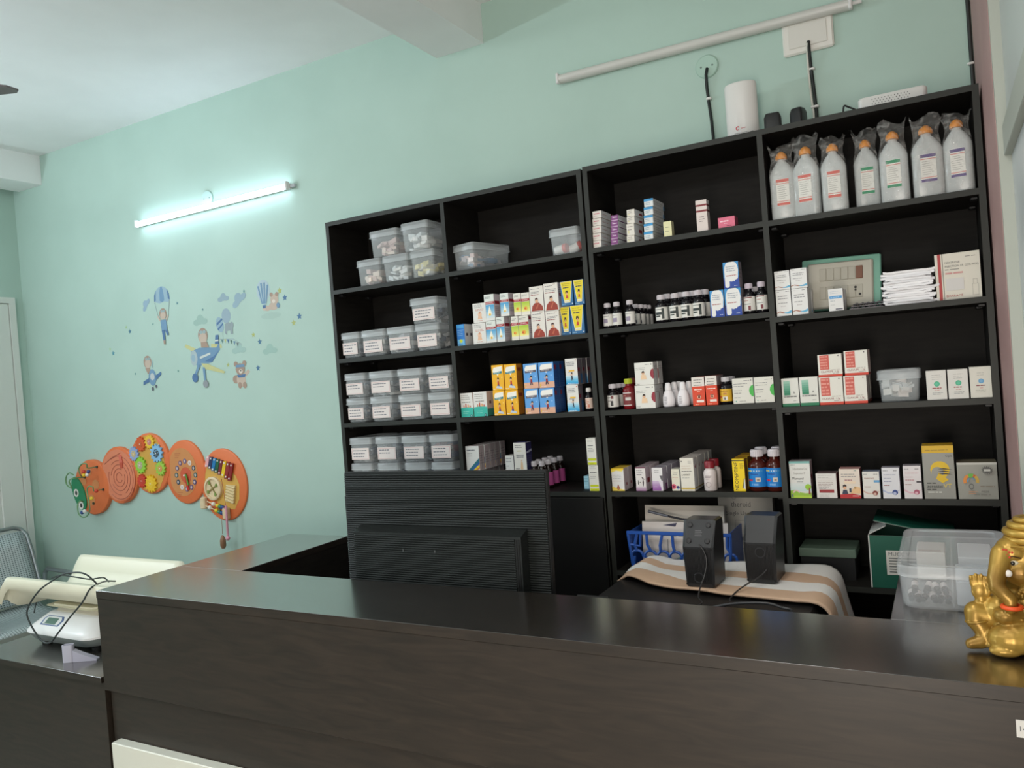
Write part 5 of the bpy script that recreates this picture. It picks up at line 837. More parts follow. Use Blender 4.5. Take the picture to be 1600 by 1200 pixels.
tag(G().m(P(216, 220, 214, .4)).tube(sp([(1.43, .18, 2.439), (1.45, .19, 2.447), (1.475, .2, 2.455), (1.50, .2, 2.457), (1.53, .2, 2.449), (1.55, .2, 2.4415), (1.57, .2, 2.449), (1.60, .2, 2.468), (1.618, .2, 2.475), (1.622, .2, 2.466), (1.612, .2, 2.448), (1.59, .19, 2.439)]), .003, 7).tube(sp([(1.46, .17, 2.4385), (1.49, .18, 2.451), (1.52, .19, 2.442)]), .0026, 7).build('white_lead', smooth=60), 'white lead coiled loosely on top of the right shelf unit', 'cable')

# ------------------------------------------------------------------ wall fittings
def tube_lamp(x0, x1, z0, z1, lit, label):
    L_ = math.hypot(x1-x0, z1-z0); a = math.atan2(z1-z0, x1-x0)
    t = thing('tube_lamp', label, 'lamp', ((x0+x1)/2, YB, (z0+z1)/2), (0, -a, 0))
    G().m(P(214, 214, 210, .4)).box(-L_/2, L_/2, -.022, 0, -.012, .016, .002).build('batten', t)
    g = G().m(emit('lit_tube', (.70, .85, 1.0), 17) if lit else P(206, 206, 200, .3))
    q_ = .014 if lit else .019; pts = [(-.02-.022*math.sin(PI*i/10)-.0025, -q_*math.cos(PI*i/10)+.0015) for i in range(11)]
    g.prismx(pts, -L_/2+.012, L_/2-.012).build('diffuser', t, smooth=50)
    for s in (-1, 1): G().m(P(224, 224, 222, .4)).box(s*L_/2-.012 if s > 0 else -L_/2, s*L_/2 if s > 0 else -L_/2+.012, -.046, -.0225, -.021, .024, .003).build('end_cap', t)
    if not lit: G().m(P(224, 224, 222, .4)).lathe([(.007, 0), (.007, .03)], 10).build('end_pin', t, (L_/2, -.02, .004), (0, PI/2, 0))
    else: G().m(P(190, 196, 200, .4)).box(L_/2, L_/2+.03, -.02, -.001, -.008, .01, .002).build('end_connector', t)
tube_lamp(-1.697, -.464, 2.733, 2.739, True, 'lit white LED tube lamp on the mint wall left of the shelves')
tube_lamp(1.104, 2.262, 2.902, 2.885, False, 'unlit tube lamp high on the wall above the right shelf unit')
def junction(x, z, label, col):
    t = thing('junction_cover', label, 'cover', (x, YB, z))
    G().m(P(*col, .6)).lathe_y([(.044, -.0008), (.044, -.005), (.041, -.008)], 30).build('cover_disc', t, smooth=40)
    G().m(P(150, 182, 168, .6)).lathe_y([(.0452, -.0006), (.0452, -.003)], 30).build('cover_rim', t, smooth=40)
    g = G().m(P(110, 130, 122, .5))
    for a in (-.022, .022): g.lathe_y([(.004, -.0075), (.004, -.0092)], 8, a, 0, 0)
    g.build('screws', t)
junction(1.731, 2.806, 'round mint junction cover under the unlit tube lamp', (172, 202, 188))
junction(-1.105, 2.79, 'round pale junction cover just above the lit tube lamp', (176, 206, 200))
t = thing('blank_plate', 'white rectangular wall plate with a cable hole above the modem', 'plate', (2.105, YB, 2.822))
G().m(P(226, 224, 216, .4)).box(-.088, .088, -.014, 0, -.06, .06, .006).build('plate_frame', t)
G().m(P(216, 214, 206, .4)).box(-.066, .066, -.0165, -.0145, -.038, .044, .002).build('blank_insert', t)
G().m(P(40, 40, 40)).lathe_y([(.007, -.0178), (.007, -.0168)], 12, .002, 0, -.028).build('cable_hole', t)
tag(G().m(P(22, 30, 28, .5)).tube([(1.733, YB-.012, 2.796), (1.729, YB-.02, 2.77), (1.727, YB-.012, 2.72), (1.729, YB-.008, 2.67), (1.734, YB-.008, 2.60), (1.737, YB-.01, 2.53), (1.738, YB-.02, 2.47), (1.738, YB-.05, 2.4445)], .006, 8).m(P(228, 228, 224, .4)).box(1.722, 1.742, YB-.018, YB-.001, 2.674, 2.684, .002).build('black_cable', smooth=60), 'black cable dropping from the round junction cover to the shelf top', 'cable')
g = G().m(P(22, 30, 28, .5)).tube([(2.107, YB-.019, 2.795), (2.108, YB-.026, 2.76), (2.109, YB-.012, 2.70), (2.113, YB-.008, 2.62), (2.117, YB-.01, 2.54), (2.118, YB-.02, 2.48), (2.118, YB-.05, 2.4445)], .006, 8)
g.m(P(206, 206, 196, .4)).tube([(2.104, YB-.022, 2.79), (2.101, YB-.026, 2.75), (2.1, YB-.012, 2.68), (2.102, YB-.008, 2.60), (2.107, YB-.012, 2.54), (2.108, YB-.02, 2.48), (2.107, YB-.05, 2.443)], .004, 8)
g.m(P(228, 228, 224, .4)).box(2.099, 2.127, YB-.018, YB-.001, 2.555, 2.564, .002).box(2.097, 2.122, YB-.018, YB-.001, 2.693, 2.702, .002)
tag(g.build('twin_cable', smooth=60), 'black and white cables dropping from the white wall plate to the shelf top', 'cable')
tag(G().m(P(40, 44, 42, .5)).tube([(2.611, YB-.008, ZC-.001), (2.611, YB-.008, 2.9), (2.611, YB-.008, 2.6), (2.611, YB-.008, 2.4405)], .0065, 8).m(P(226, 226, 222, .4)).box(2.598, 2.6185, YB-.017, YB-.001, 2.586, 2.594, .002).build('corner_cable', smooth=60), 'dark cable running down the corner of the mint and pink walls', 'cable')

# ------------------------------------------------------------------ ceiling fan, its blade tip at the left edge
t = thing('ceiling_fan', 'brown ceiling fan, only one blade tip reaching into view at the far left', 'fan', (-1.30, -1.32, 3.0))
fm = P(112, 104, 104, .4)
G().m(fm).lathe([(.02, -.06), (.09, -.05), (.11, 0), (.10, .04), (.03, .06)], 24).lathe([(.012, .055), (.012, .28)], 10).lathe([(.03, .27), (.055, .3395)], 16).build('motor_housing', t, smooth=40)
for k in range(3):
    a = 2*PI*k/3+.74
    G().m(fm).prismz([(.10, -.03), (.2, -.06), (.55, -.066), (.625, -.05), (.655, -.006), (.64, .02), (.56, .045), (.2, .05), (.10, .03)], -.004, .004).build('blade', t, (0, 0, 0), (.0, .0, a))

# ------------------------------------------------------------------ lower cell of the right unit: basket, papers, boxes
t = thing('letter_basket', 'blue plastic basket with an open web pattern holding papers', 'basket', (1.565, .02, .8855))
bm_ = P(36, 84, 168, .4); w1, w0, H_ = .195, .185, .150
g = G().m(bm_)
g.tube([(-w0, 0, .004), (w0, 0, .004)], .005, 6).tube([(-w0, 0, .004), (-w1, -.01, H_)], .006, 6).tube([(w0, 0, .004), (w1, -.01, H_)], .006, 6)
g.box(-w1-.004, w1+.004, -.016, -.006, H_-.010, H_+.003, .002)
g.build('front_frame', t)
g = G().m(bm_); yy = lambda z: -.01*z/H_
for i in range(8):
    x = -.165+.05*i; g.tube([(x+.008*math.sin(i*2), yy(.075), .075), (x-.006, yy(.1), .1), (x+.006*math.cos(i*3), yy(.14), .143)], .0058, 6)
for i in range(8):
    x = -.165+.05*i
    g.tube([(x+.025*math.cos(PI*k/6)+.004*math.sin(i), yy(.05), .052+.026*math.sin(PI*k/6)) for k in range(7)], .0055, 6)
for i in range(9):
    x = -.18+.045*i; g.tube([(x, yy(.02), .006), (x+.012*math.sin(i*1.7), yy(.03), .03), (x+.004, yy(.05), .054)], .0052, 6)
g.tube([(-.187, yy(.1), .1), (-.15, yy(.09), .095), (-.145, yy(.12), .14)], .0052, 6)
g.build('web_bars', t)
G().m(bm_).box(-w0, w0, .002, .225, 0, .004).box(-w0-.006, -w0-.002, 0, .225, 0, H_, 0).box(w0+.002, w0+.006, 0, .225, 0, H_, 0).box(-w0, w0, .223, .227, 0, H_).build('basket_walls', t)
def sheet(name, x0, x1, y, z0, z1, tilt, col, label, cat, th=.006, ops=None):
    g = G().m(P(*col, .6)).box(0, x1-x0, 0, th, 0, z1-z0)
    if ops: face_ops(g, ops, x1-x0, z1-z0, (0, 0, 0), (1, 0, 0), (0, -1, 0), 3)
    return tag(g.build(name, None, (x0, y, z0), (tilt, 0, 0)), label, cat)
sheet('paper_pad', 1.405, 1.735, .06, .8905, 1.062, -.12, (214, 206, 200), 'white pad in front inside the blue basket', 'paper', .012, [PG([(.25, .93), (.42, .985), (.4, .9)], (60, 60, 84))]+[L(.25, .5, .7, 1, c=(120, 120, 120)), PG([(.4, .2), (.62, .5), (.62, .2)], (150, 190, 170)), R(.3, .2, .31, .62, (140, 140, 140))])
sheet('paper_form', 1.40, 1.71, .115, .8905, 1.115, -.10, (222, 214, 202), 'tall cream form at the back inside the blue basket', 'paper', .02)
tag(G().m(P(120, 122, 130, .3, .4)).tube([(1.432, .082, 1.101), (1.47, .082, 1.092), (1.51, .082, 1.083)], .0055, 8).m(P(30, 30, 40, .4)).tube([(1.5105, .082, 1.0829), (1.56, .082, 1.073), (1.60, .082, 1.070)], .0042, 8).build('pen', smooth=50), 'grey and black pen lying across the papers in the blue basket', 'pen')
sheet('syringe_carton', 1.672, 1.875, .20, .8875, 1.155, -.04, (206, 202, 192), 'pale printed carton standing behind the speakers', 'carton', .045,
      [X('theroid', .24, .79, .105, (96, 94, 92), 'l', .36), X('Single Use Sy', .14, .675, .075, (96, 94, 92), 'l', .62), E(.3, .93, .05, (176, 172, 164)), E(.3, .93, .035, (206, 202, 192)), R(.30, .2, .305, .6, (150, 146, 140)), R(.30, .2, .78, .205, (150, 146, 140)), R(.775, .2, .78, .6, (150, 146, 140)), R(.3, .595, .78, .6, (150, 146, 140)), PG([(.36, .26), (.6, .46), (.58, .49), (.34, .29)], (120, 118, 114)), PG([(.54, .42), (.64, .5), (.6, .54), (.5, .46)], (70, 70, 70)), L(.6, .75, .56, 1, c=(120, 116, 112))])
tag(G().m(P(96, 116, 100, .5)).box(1.98, 2.165, .07, .22, .952, .982, .002).m(BLACK).box(1.985, 2.16, .075, .215, .8755, .9515).build('flat_box', None), 'black box with a dull green lid lying in the dark bottom cell', 'box')
t = thing('open_carton', 'dark green carton with a raised flap and white sticker on the lowest shelf', 'carton', (2.335, .0, .8755))
gm_ = P(18, 90, 72, .5); wm = P(206, 206, 200, .55)
G().m(gm_).box(-.118, .125, .004, .008, 0, .172).m(wm).box(-.118, .125, .0085, .0095, 0, .172).build('front_wall', t)
G().m(wm).box(-.1225, -.1185, .004, .20, 0, .172).build('side_wall', t)
G().m(gm_).box(.1255, .1295, .004, .20, 0, .172).build('side_wall', t)
G().m(gm_).box(-.118, .125, .196, .20, 0, .172).build('back_wall', t); G().m(wm).box(-.118, .125, .01, .1955, 0, .004).build('base', t)
G().m(gm_).box(-.235, 0, 0, .19, 0, .003).m(wm).box(-.234, -.001, .001, .189, -.0012, -.0004).build('top_flap', t, (.127, .006, .1745), (0, .2, 0))
G().m(wm).box(0, .06, .015, .19, 0, .002).build('side_flap', t, (-.1205, 0, .173), (0, -.5, 0))
g = G().m(P(222, 220, 212, .55)).box(-.072, .06, .0025, .0035, .045, .125)
g.m(P(90, 96, 94, .5)).text('MUCC V', -.064, .0022, .108, .012)
for k in range(6): g.box(-.064, .03-.012*(k % 3), .0020, .0024, .098-.009*k, .101-.009*k)
g.build('sticker', t)

# ------------------------------------------------------------------ big clear box with vials on the right wing
bx, by, bz = 2.459, -.435, ZT+.0004
t = thing('storage_box', 'large frosted plastic box with lid on the right counter wing', 'box', (bx, by, bz))
G().m(bigtub_m).rl([(.225, .43, .03, 0), (.238, .442, .034, .008), (.246, .45, .034, .085), (.242, .446, .033, .085), (.232, .436, .032, .010), (.22, .425, .028, .004)], 5).build('box_body', t, smooth=40)
G().m(biglid_m).rl([(.254, .458, .036, .080), (.254, .458, .036, .102), (.246, .45, .034, .107), (.206, .41, .024, .107), (.203, .407, .024, .103), (.01, .01, .004, .103)], 5, c0=False).build('box_lid', t, smooth=40)
G().m(bigtub_m).box(-.008, -.004, -.215, .215, .0085, .08).build('divider', t)
rnd = random.Random(3); vi = 0
for (dx, dy, dz) in [(-.098, -.19, 0), (-.083, -.198, 0), (-.066, -.19, 0), (-.049, -.2, 0), (-.031, -.196, 0), (-.017, -.19, 0), (-.09, -.18, .018), (-.06, -.178, .018), (-.042, -.182, .018), (-.024, -.18, .018)]:
    vi += 1
    v = thing('glass_vial', 'small brown vial lying in the clear box, %s in the %s layer from the left' % (['first', 'second', 'third', 'fourth', 'fifth', 'sixth', 'first', 'second', 'third', 'fourth'][vi-1], 'lower' if vi < 7 else 'upper'), 'vial', (bx+dx, by+dy+.012, bz+.024+dz), (PI/2+.30+rnd.uniform(-.1, .1), 0, rnd.uniform(-.35, .35)), 'brown vials in the clear box')
    G().m(P(44, 22, 16, .2)).lathe([(.0075, -.02), (.008, -.018), (.008, .008), (.005, .013), (.005, .016)], 12).build('vial_body', v, smooth=40)
    G().m(P(26, 22, 22, .4)).lathe([(.0065, .0162), (.0068, .022)], 12).build('vial_cap', v, smooth=40)
    G().m(P(216, 206, 204, .5)).lathe([(.0082, -.014), (.0082, .004)], 12, c0=False, c1=False).build('vial_label', v, smooth=40)
tag(G().m(P(196, 204, 212, .5)).box(bx+.002, bx+.09, by-.205, by-.03, bz+.0095, bz+.07, .003).build('carton_in_box'), 'pale blue carton inside the clear storage box', 'carton')
tag(G().m(P(226, 222, 216, .6)).box(bx-.09, bx-.02, by+.02, by+.15, bz+.0095, bz+.085, .002).m(P(206, 190, 180, .6)).box(bx-.085, bx-.03, by+.03, by+.05, bz+.0853, bz+.0858).build('packet_in_box'), 'white packet inside the back of the clear storage box', 'packet')
tag(G().m(P(224, 226, 228, .6)).box(bx+.01, bx+.09, by+.0, by+.17, bz+.0095, bz+.08, .002).build('packet_in_box'), 'pale packet at the back right of the clear storage box', 'packet')

# ------------------------------------------------------------------ golden statue
def blobs():
    g = G(); O = lambda x, y, z: (x-2.56, y+.89, z)
    def e(x, y, z, rx, ry=None, rz=None): g.ell(O(x, y, z), rx, ry or rx, rz or rx, 16, 10)
    def chain(pts):
        for (a, b) in zip(pts, pts[1:]):
            for k in range(9):
                q = [a[i]+(b[i]-a[i])*k/8 for i in range(4)]; e(q[0], q[1], q[2], q[3])
    e(2.595, -.858, .08, .058, .05, .078); e(2.54, -.885, .078, .034, .036, .036); e(2.56, -.87, .11, .035, .035, .03)
    e(2.592, -.872, .182, .052, .046, .052); e(2.567, -.885, .205, .033, .034, .03); e(2.58, -.898, .165, .034, .026, .03); e(2.605, -.875, .215, .046, .042, .028)
    chain([(2.548, -.900, .200, .022), (2.541, -.912, .178, .0195), (2.534, -.922, .155, .0175), (2.534, -.931, .138, .0158), (2.545, -.938, .128, .0145), (2.556, -.941, .117, .013), (2.555, -.943, .101, .0115)])
    e(2.607, -.905, .142, .034, .010, .038); e(2.632, -.895, .165, .03, .010, .05); chain([(2.575, -.915, .128, .006), (2.60, -.918, .150, .006), (2.63, -.91, .162, .006)])
    e(2.538, -.862, .19, .008, .012, .018)
    # raised hand
    e(2.503, -.892, .118, .0165, .0085, .019)
    for i, (dx, hh) in enumerate(((-.0125, .0135), (-.0045, .018), (.0038, .0175), (.0115, .013))):
        chain([(2.503+dx, -.892, .130, .0047), (2.503+dx*1.15, -.893, .138+hh*.35, .0045), (2.503+dx*1.2, -.8955, .136+hh, .0038)])
    chain([(2.516, -.893, .112, .006), (2.522, -.896, .124, .005), (2.522, -.898, .134, .0042)])
    chain([(2.505, -.888, .100, .0125), (2.522, -.876, .085, .015), (2.55, -.862, .115, .02)])
    # bent leg on the left
    chain([(2.575, -.875, .045, .034), (2.53, -.885, .062, .028), (2.493, -.892, .073, .0225), (2.492, -.898, .058, .020), (2.502, -.903, .043, .0175), (2.508, -.905, .026, .017), (2.498, -.912, .016, .0145), (2.480, -.918, .0125, .011)])
    for k in range(4): e(2.476+.004*k, -.922+.004*(k % 2), .010, .006, .006, .007)
    # folded leg in front
    e(2.556, -.928, .033, .046, .034, .032); chain([(2.565, -.925, .036, .034), (2.61, -.915, .04, .036)]); e(2.54, -.945, .012, .03, .016, .012)
    # arm with bowl
    e(2.546, -.926, .080, .024, .022, .018); chain([(2.555, -.926, .078, .018), (2.578, -.918, .076, .0175), (2.606, -.905, .083, .02), (2.62, -.885, .12, .024)])
    e(2.586, -.918, .103, .020, .012, .013); e(2.596, -.915, .118, .014, .012, .010)
    e(2.60, -.87, .012, .05, .05, .014); e(2.545, -.905, .014, .05, .03, .013)
    return g
g = blobs(); me = g.m(gold).mesh('statue_raw'); ob = bpy.data.objects.new('statue_raw', me); COL.objects.link(ob)
md = ob.modifiers.new('r', 'REMESH'); md.mode = 'VOXEL'; md.voxel_size = 0.0024; md.use_smooth_shade = True
md = ob.modifiers.new('s', 'SMOOTH'); md.iterations = 3; md.factor = .5
dg = bpy.context.evaluated_depsgraph_get(); nm = bpy.data.meshes.new_from_object(ob.evaluated_get(dg)); bpy.data.objects.remove(ob)
for p in nm.polygons: p.use_smooth = True
nm.materials.clear(); nm.materials.append(gold)
zmin = min(v.co.z for v in nm.vertices)
t = thing('elephant_headed_statue', 'golden seated elephant-headed figurine at the right end of the counter', 'statue', (2.562, -.892, ZT+.0003-zmin))
O = lambda x, y, z: (x-2.56, y+.89, z)
link('statue_body', nm, t)
def ring(g, c, rx, ry, r, n=22, tilt=0.0, a0=0, a1=2*PI):
    pts = []
    for i in range(n+1):
        a = a0+(a1-a0)*i/n; p = (rx*math.cos(a), ry*math.sin(a), tilt*math.cos(a)); pts.append(O(c[0]+p[0], c[1]+p[1], c[2]+p[2]))
    g.tube(pts, r, 8)
g = G().m(gold)
for z_, r_, q in ((.229, .046, .0085), (.244, .047, .0085), (.258, .039, .0078), (.269, .028, .007)): ring(g, (2.606, -.872, z_), r_, r_*.85, q)
g.ell(O(2.606, -.872, .25), .04, .034, .026, 14, 8); g.ell(O(2.608, -.872, .283), .014, .013, .012, 12, 6)
g.build('coiled_crown', t, smooth=60)
g = G().m(gold)
for k in range(5):
    g.tube([O(2.575+.006*k-.012, -.916+.001*k, .222-.002*k), O(2.60+.004*k, -.916, .213-.006*k+.004), O(2.632+.003*k, -.91, .192-.010*k+.012)], .0034, 6)
for k in range(6): g.ell(O(2.572+.008*k, -.9225+.002*k, .126+.006*k*.6), .0042, .0042, .0042, 8, 5)
ring(g, (2.573, -.919, .0765), .0095*.8, .0195, .0035, 16); ring(g, (2.495, -.899, .058), .0215, .0205, .0028, 16, .004)
g.build('ornaments', t, smooth=60)
g = G().m(P(232, 86, 34, .5)); ring(g, (2.557, -.945, .104), .0165, .0150, .0048, 20); g.ell(O(2.546, -.955, .104), .006, .004, .005, 8, 5); g.build('orange_band', t, smooth=60)
G().m(P(236, 232, 226, .4)).ell(O(2.5555, -.9255, .167), .0075, .0050, .0075, 10, 6).build('tusk_stub', t, smooth=60)
G().m(P(216, 206, 180, .3)).ell(O(2.5660, -.9140, .1865), .0100, .0045, .0058, 12, 6).m(P(30, 24, 18, .2)).ell(O(2.5650, -.9175, .1865), .0044, .0022, .0046, 10, 6).build('eye', t, smooth=60)
G().m(P(70, 46, 18, .4, .5)).tube([O(2.555, -.9165, .1985), O(2.567, -.918, .2010), O(2.581, -.918, .197)], .0013, 6).build('eyebrow', t)
g = G().m(P(196, 60, 34, .6))
for k in range(7): g.ell(O(2.55+.005*(k % 4), -.9165-.0005*k, .214-.005*(k//2)), .0025, .0012, .0025, 6, 4)
g.build('red_paste', t)

# ------------------------------------------------------------------ printer under a towel, speakers
t = thing('printer', 'black printer behind the counter, mostly covered by a striped towel', 'printer', (1.76, -.26, .6905))
pm = P(34, 33, 33, .42)
G().m(pm).rl([(.66, .44, .03, 0), (.68, .46, .03, .01), (.68, .46, .03, .215), (.66, .44, .03, .232)], 4).build('printer_body', t, smooth=35)
G().m(P(28, 28, 29, .35)).rl([(.48, .12, .03, .19), (.50, .13, .03, .196), (.50, .13, .03, .222), (.48, .12, .028, .230)], 4, .05, -.235).build('output_tray', t, smooth=35)
G().m(P(40, 40, 40, .4)).prismx([(-.29, .10), (-.29, .17), (-.20, .235), (-.20, .10)], -.40, -.29).build('control_panel', t)
G().m(P(120, 124, 128, .35)).box(-.405, -.345, -.296, -.291, .150, .166).build('panel_strip', t)
def towel():
    bm = bmesh.new(); st = bm.verts.layers.float.new('stripe'); nx, ny = 64, 26; rows = []
    near = [(0, -.235), (.07, -.275), (.15, -.335), (.25, -.36), (.42, -.385), (.6, -.405), (.74, -.425), (.82, -.46), (.9, -.52), (1, -.53)]
    def nr(u):
        for (a, p), (b, q) in zip(near, near[1:]):
            if u <= b: return p+(q-p)*(u-a)/(b-a)
        return near[-1][1]
    for i in range(nx+1):
        u = i/nx; row = []
        for j in range(ny+1):
            v = j/ny; L_ = u*.98           # length along the cloth from the left edge
            x = 1.415+min(L_, .69); z = .9285; drop = max(0, L_-.66)
            if L_ > .66: a = min(drop/.05, 1)*1.15; x = 2.075+.05*math.sin(a)+max(0, drop-.05)*.22; z = .9285-.05*(1-math.cos(a))-max(0, drop-.05)*.92
            x = min(x, 2.20); yn = nr(u); y = yn+(-.006-yn)*v
            z += .006*math.sin(9*u+3*v)+.004*math.sin(22*u-7*v)+.012*math.exp(-((u-.07)/.06)**2)*v
            if y < -.44: z -= (-.44-y)*.9
            if u < .05: z -= (.05-u)*.5
            z = max(z, .9285-.0 if L_ < .62 and y > -.44 and u >= .05 else 0.2)+.005
            vt = bm.verts.new((x+.03*(1-v)*u*u, y, z)); vt[st] = v+.05*math.sin(2.5*u)-.12*max(0, .3-u)/.3; row.append(vt)
        rows.append(row)
    for i in range(nx):
        for j in range(ny): bm.faces.new((rows[i][j], rows[i+1][j], rows[i+1][j+1], rows[i][j+1]))
    me = bpy.data.meshes.new('towel'); bm.normal_update(); bm.to_mesh(me); bm.free(); me.materials.append(towel_m)
    me.polygons.foreach_set('use_smooth', [True]*len(me.polygons)); return me
o = link('towel', towel()); sm = o.modifiers.new('thickness', 'SOLIDIFY'); sm.thickness = .007; sm.offset = 1
tag(o, 'beige and white striped towel draped over the black printer', 'towel')
def speaker(x, y, z, label, flipped, rz, tilt=0.0):
    t = thing('speaker', label, 'speaker', (x, y, z), (0, tilt, rz), 'small black desk speakers'); w_ = .053
    prof = [(0, 0), (0, .128), (.042, .208), (.112, .208), (.118, .19), (.118, 0)]
    rings = []
    for sx, ins in ((-1, .008), (-.84, 0), (.84, 0), (1, .008)):
        cy, cz = .06, .1; rings.append([(sx*w_*(.88+.12*z_/.208), cy+(y_-cy)*(1-ins*8), cz+(z_-cz)*(1-ins*4)) for y_, z_ in prof])
    G().m(P(44, 45, 47, .36)).loft(rings).build('speaker_case', t)
    g = G().m(P(30, 29, 29, .5))
    for k in range(19): g.box(-.040+.0043*k, -.0378+.0043*k, -.0022, -.0004, .012, .122)
    g.build('ribbed_back', t)
    cx, cz = (-.002, .030) if flipped else (.002, .098)
    g = G().m(P(58, 58, 60, .3))
    for (ra, rb, y0, y1) in ((.0175, .0135, -.0035, -.0035), (.0135, .011, -.0035, .004)):
        n = 20; vs = [(cx+ra*math.cos(2*PI*i/n), y0, cz+ra*math.sin(2*PI*i/n)) for i in range(n)]+[(cx+rb*math.cos(2*PI*i/n), y1, cz+rb*math.sin(2*PI*i/n)) for i in range(n)]
        g.add(vs, [(i, (i+1) % n, n+(i+1) % n, n+i) for i in range(n)])
    g.m(P(6, 6, 6, .6)).lathe_y([(.0128, -.0030), (.0128, -.0025)], 20, cx, 0, cz).build('bass_port', t, smooth=40)
    for sx in (-.043, .043):
        for sz in (.008, .12): G().m(P(12, 12, 12, .5)).lathe_y([(.003, -.0026), (.003, -.0006)], 10, sx, 0, sz).build('screw', t)
    if flipped:
        n_ = Vector((0, -.08, .042)).normalized(); sl = math.atan2(.042, .080)
        for sx in (-.030, .030):
            for q in (.22, .8): G().m(P(52, 52, 54, .6)).lathe([(.0085, 0), (.0085, .003), (.007, .004)], 14).build('rubber_foot', t, (sx, .042*q-.0012, .128+.080*q+.0006), (PI/2-sl, 0, 0), smooth=40)
        g = G().m(P(110, 110, 112, .5)); U = (1, 0, 0); V = (0, .042/.0903, .080/.0903)
        for k in range(4):
            q = .40+.06*k; g.add([(a, .042*qq-.0006, .128+.08*qq+.0004) for a, qq in ((-.012, q), (.012-.003*(k % 2), q), (.012-.003*(k % 2), q+.025), (-.012, q+.025))], [(0, 1, 2, 3)])
        g.build('print', t, recalc=False)
    return t
speaker(1.744, -.350, .944, 'left black speaker standing upside down with its rubber feet up', True, -.05, -.01)
speaker(1.917, -.262, .944, 'right black speaker standing upright with a round port near the top', False, -.05, .0)
tag(G().m(P(58, 56, 56, .45)).tube(sp([(1.7502, -0.3560, 1.0817), (1.7667, -0.3620, 1.0613), (1.7747, -0.3700, 1.0310), (1.7699, -0.3850, 0.9941), (1.7629, -0.4200, 0.9628), (1.7666, -0.4600, 0.9445), (1.7837, -0.5100, 0.9368), (1.665, -.56, .90), (1.67, -.60, .80), (1.67, -.60, .70)]), .0022, 6).build('speaker_lead', smooth=60), 'thin grey lead hanging from the back of the left speaker', 'cable')
tag(G().m(P(58, 56, 56, .45)).tube(sp([(1.9365, -0.2680, 0.9891), (1.9200, -0.2900, 0.9735), (1.8840, -0.3400, 0.9565), (1.8626, -0.3800, 0.9442), (1.8567, -0.4400, 0.9392), (1.8635, -0.5000, 0.9398), (1.76, -.57, .88), (1.76, -.60, .80)]), .0022, 6).build('speaker_lead', smooth=60), 'thin grey lead running from the foot of the right speaker', 'cable')
tag(G().m(P(64, 64, 66, .4)).tube(sp([(1.8255, -0.5300, 0.9382), (1.8789, -0.5300, 0.9517), (1.9344, -0.5300, 0.9595), (1.9882, -0.5300, 0.9616), (2.0227, -0.5300, 0.9532), (2.0477, -0.5300, 0.9388), (1.94, -.54, .86), (1.95, -.56, .80)]), .0042, 8).build('thick_lead', smooth=60), 'thicker grey cable arching over the front of the printer', 'cable')

# ------------------------------------------------------------------ monitor seen from behind
t = thing('monitor', 'large black monitor seen from behind with a finely ribbed back', 'monitor', (.947, -.64, .745), (-.035, 0, 0))
mm = P(22, 26, 24, .5, 0, .3); W2 = .412; z0, z1 = .14, .617
G().m(P(20, 21, 21, .45)).box(-W2, W2, .004, .022, z0, z1, .003).build('rear_shell', t)
g = G().m(mm); n = 60; pr = []
for k in range(n):
    a = z0+.006+(z1-z0-.012)*k/n; b = z0+.006+(z1-z0-.012)*(k+.55)/n; c = z0+.006+(z1-z0-.012)*(k+.57)/n
    pr += [(.0035, a), (-.0030, a+.0004), (-.0012, b), (.0035, c)]
pr += [(.0038, z1-.006), (.0039, z0+.006)]
g.prismx([(y, z) for y, z in pr], -W2+.006, W2-.006).build('ribbed_back', t)
G().m(P(14, 14, 15, .15)).box(-W2+.004, W2-.004, .0222, .0245, z0+.004, z1-.004).build('screen', t)
mo = G().m(P(30, 33, 32, .42)); X0, X1 = -.335, .335; top = .425
mo.prismx([(-.002, z0+.01), (-.002, top+.006), (-.006, top+.006), (-.05, top-.012), (-.05, z0+.01)], X0, X1)
mo = mo.build('electronics_cover', t)
g = G().m(mm); pr = []; n = 34; q0, q1 = z0+.016, top-.016
for k in range(n):
    a = q0+(q1-q0)*k/n; b = q0+(q1-q0)*(k+.55)/n; c = q0+(q1-q0)*(k+.57)/n
    pr += [(-.0502, a), (-.0545, a+.0004), (-.0535, b), (-.0502, c)]
pr += [(-.0499, q1), (-.0499, q0)]
g.prismx(pr, X0+.004, X1-.022).build('ribbed_cover', mo)
for k in range(2): G().m(P(16, 17, 17, .4)).box(X1-.018+.008*k, X1-.014+.008*k, -.0525, -.0502, z0+.016, top-.02).build('edge_groove', mo)
for x in (-.118, .012): G().m(P(150, 150, 150, .3, .8)).box(x-.0012, x+.0012, -.0562, -.0546, .352, .362).build('screw', mo)
G().m(P(26, 26, 27, .4)).box(-.05, .05, -.045, -.004, .012, z0+.06, .004).build('stand_neck', t)
G().m(P(26, 26, 27, .4)).rl([(.36, .20, .02, 0), (.36, .20, .02, .008), (.34, .18, .02, .0118)], 4, 0, 0).build('stand_base', t, (0, .01, .003), (.035, 0, 0))

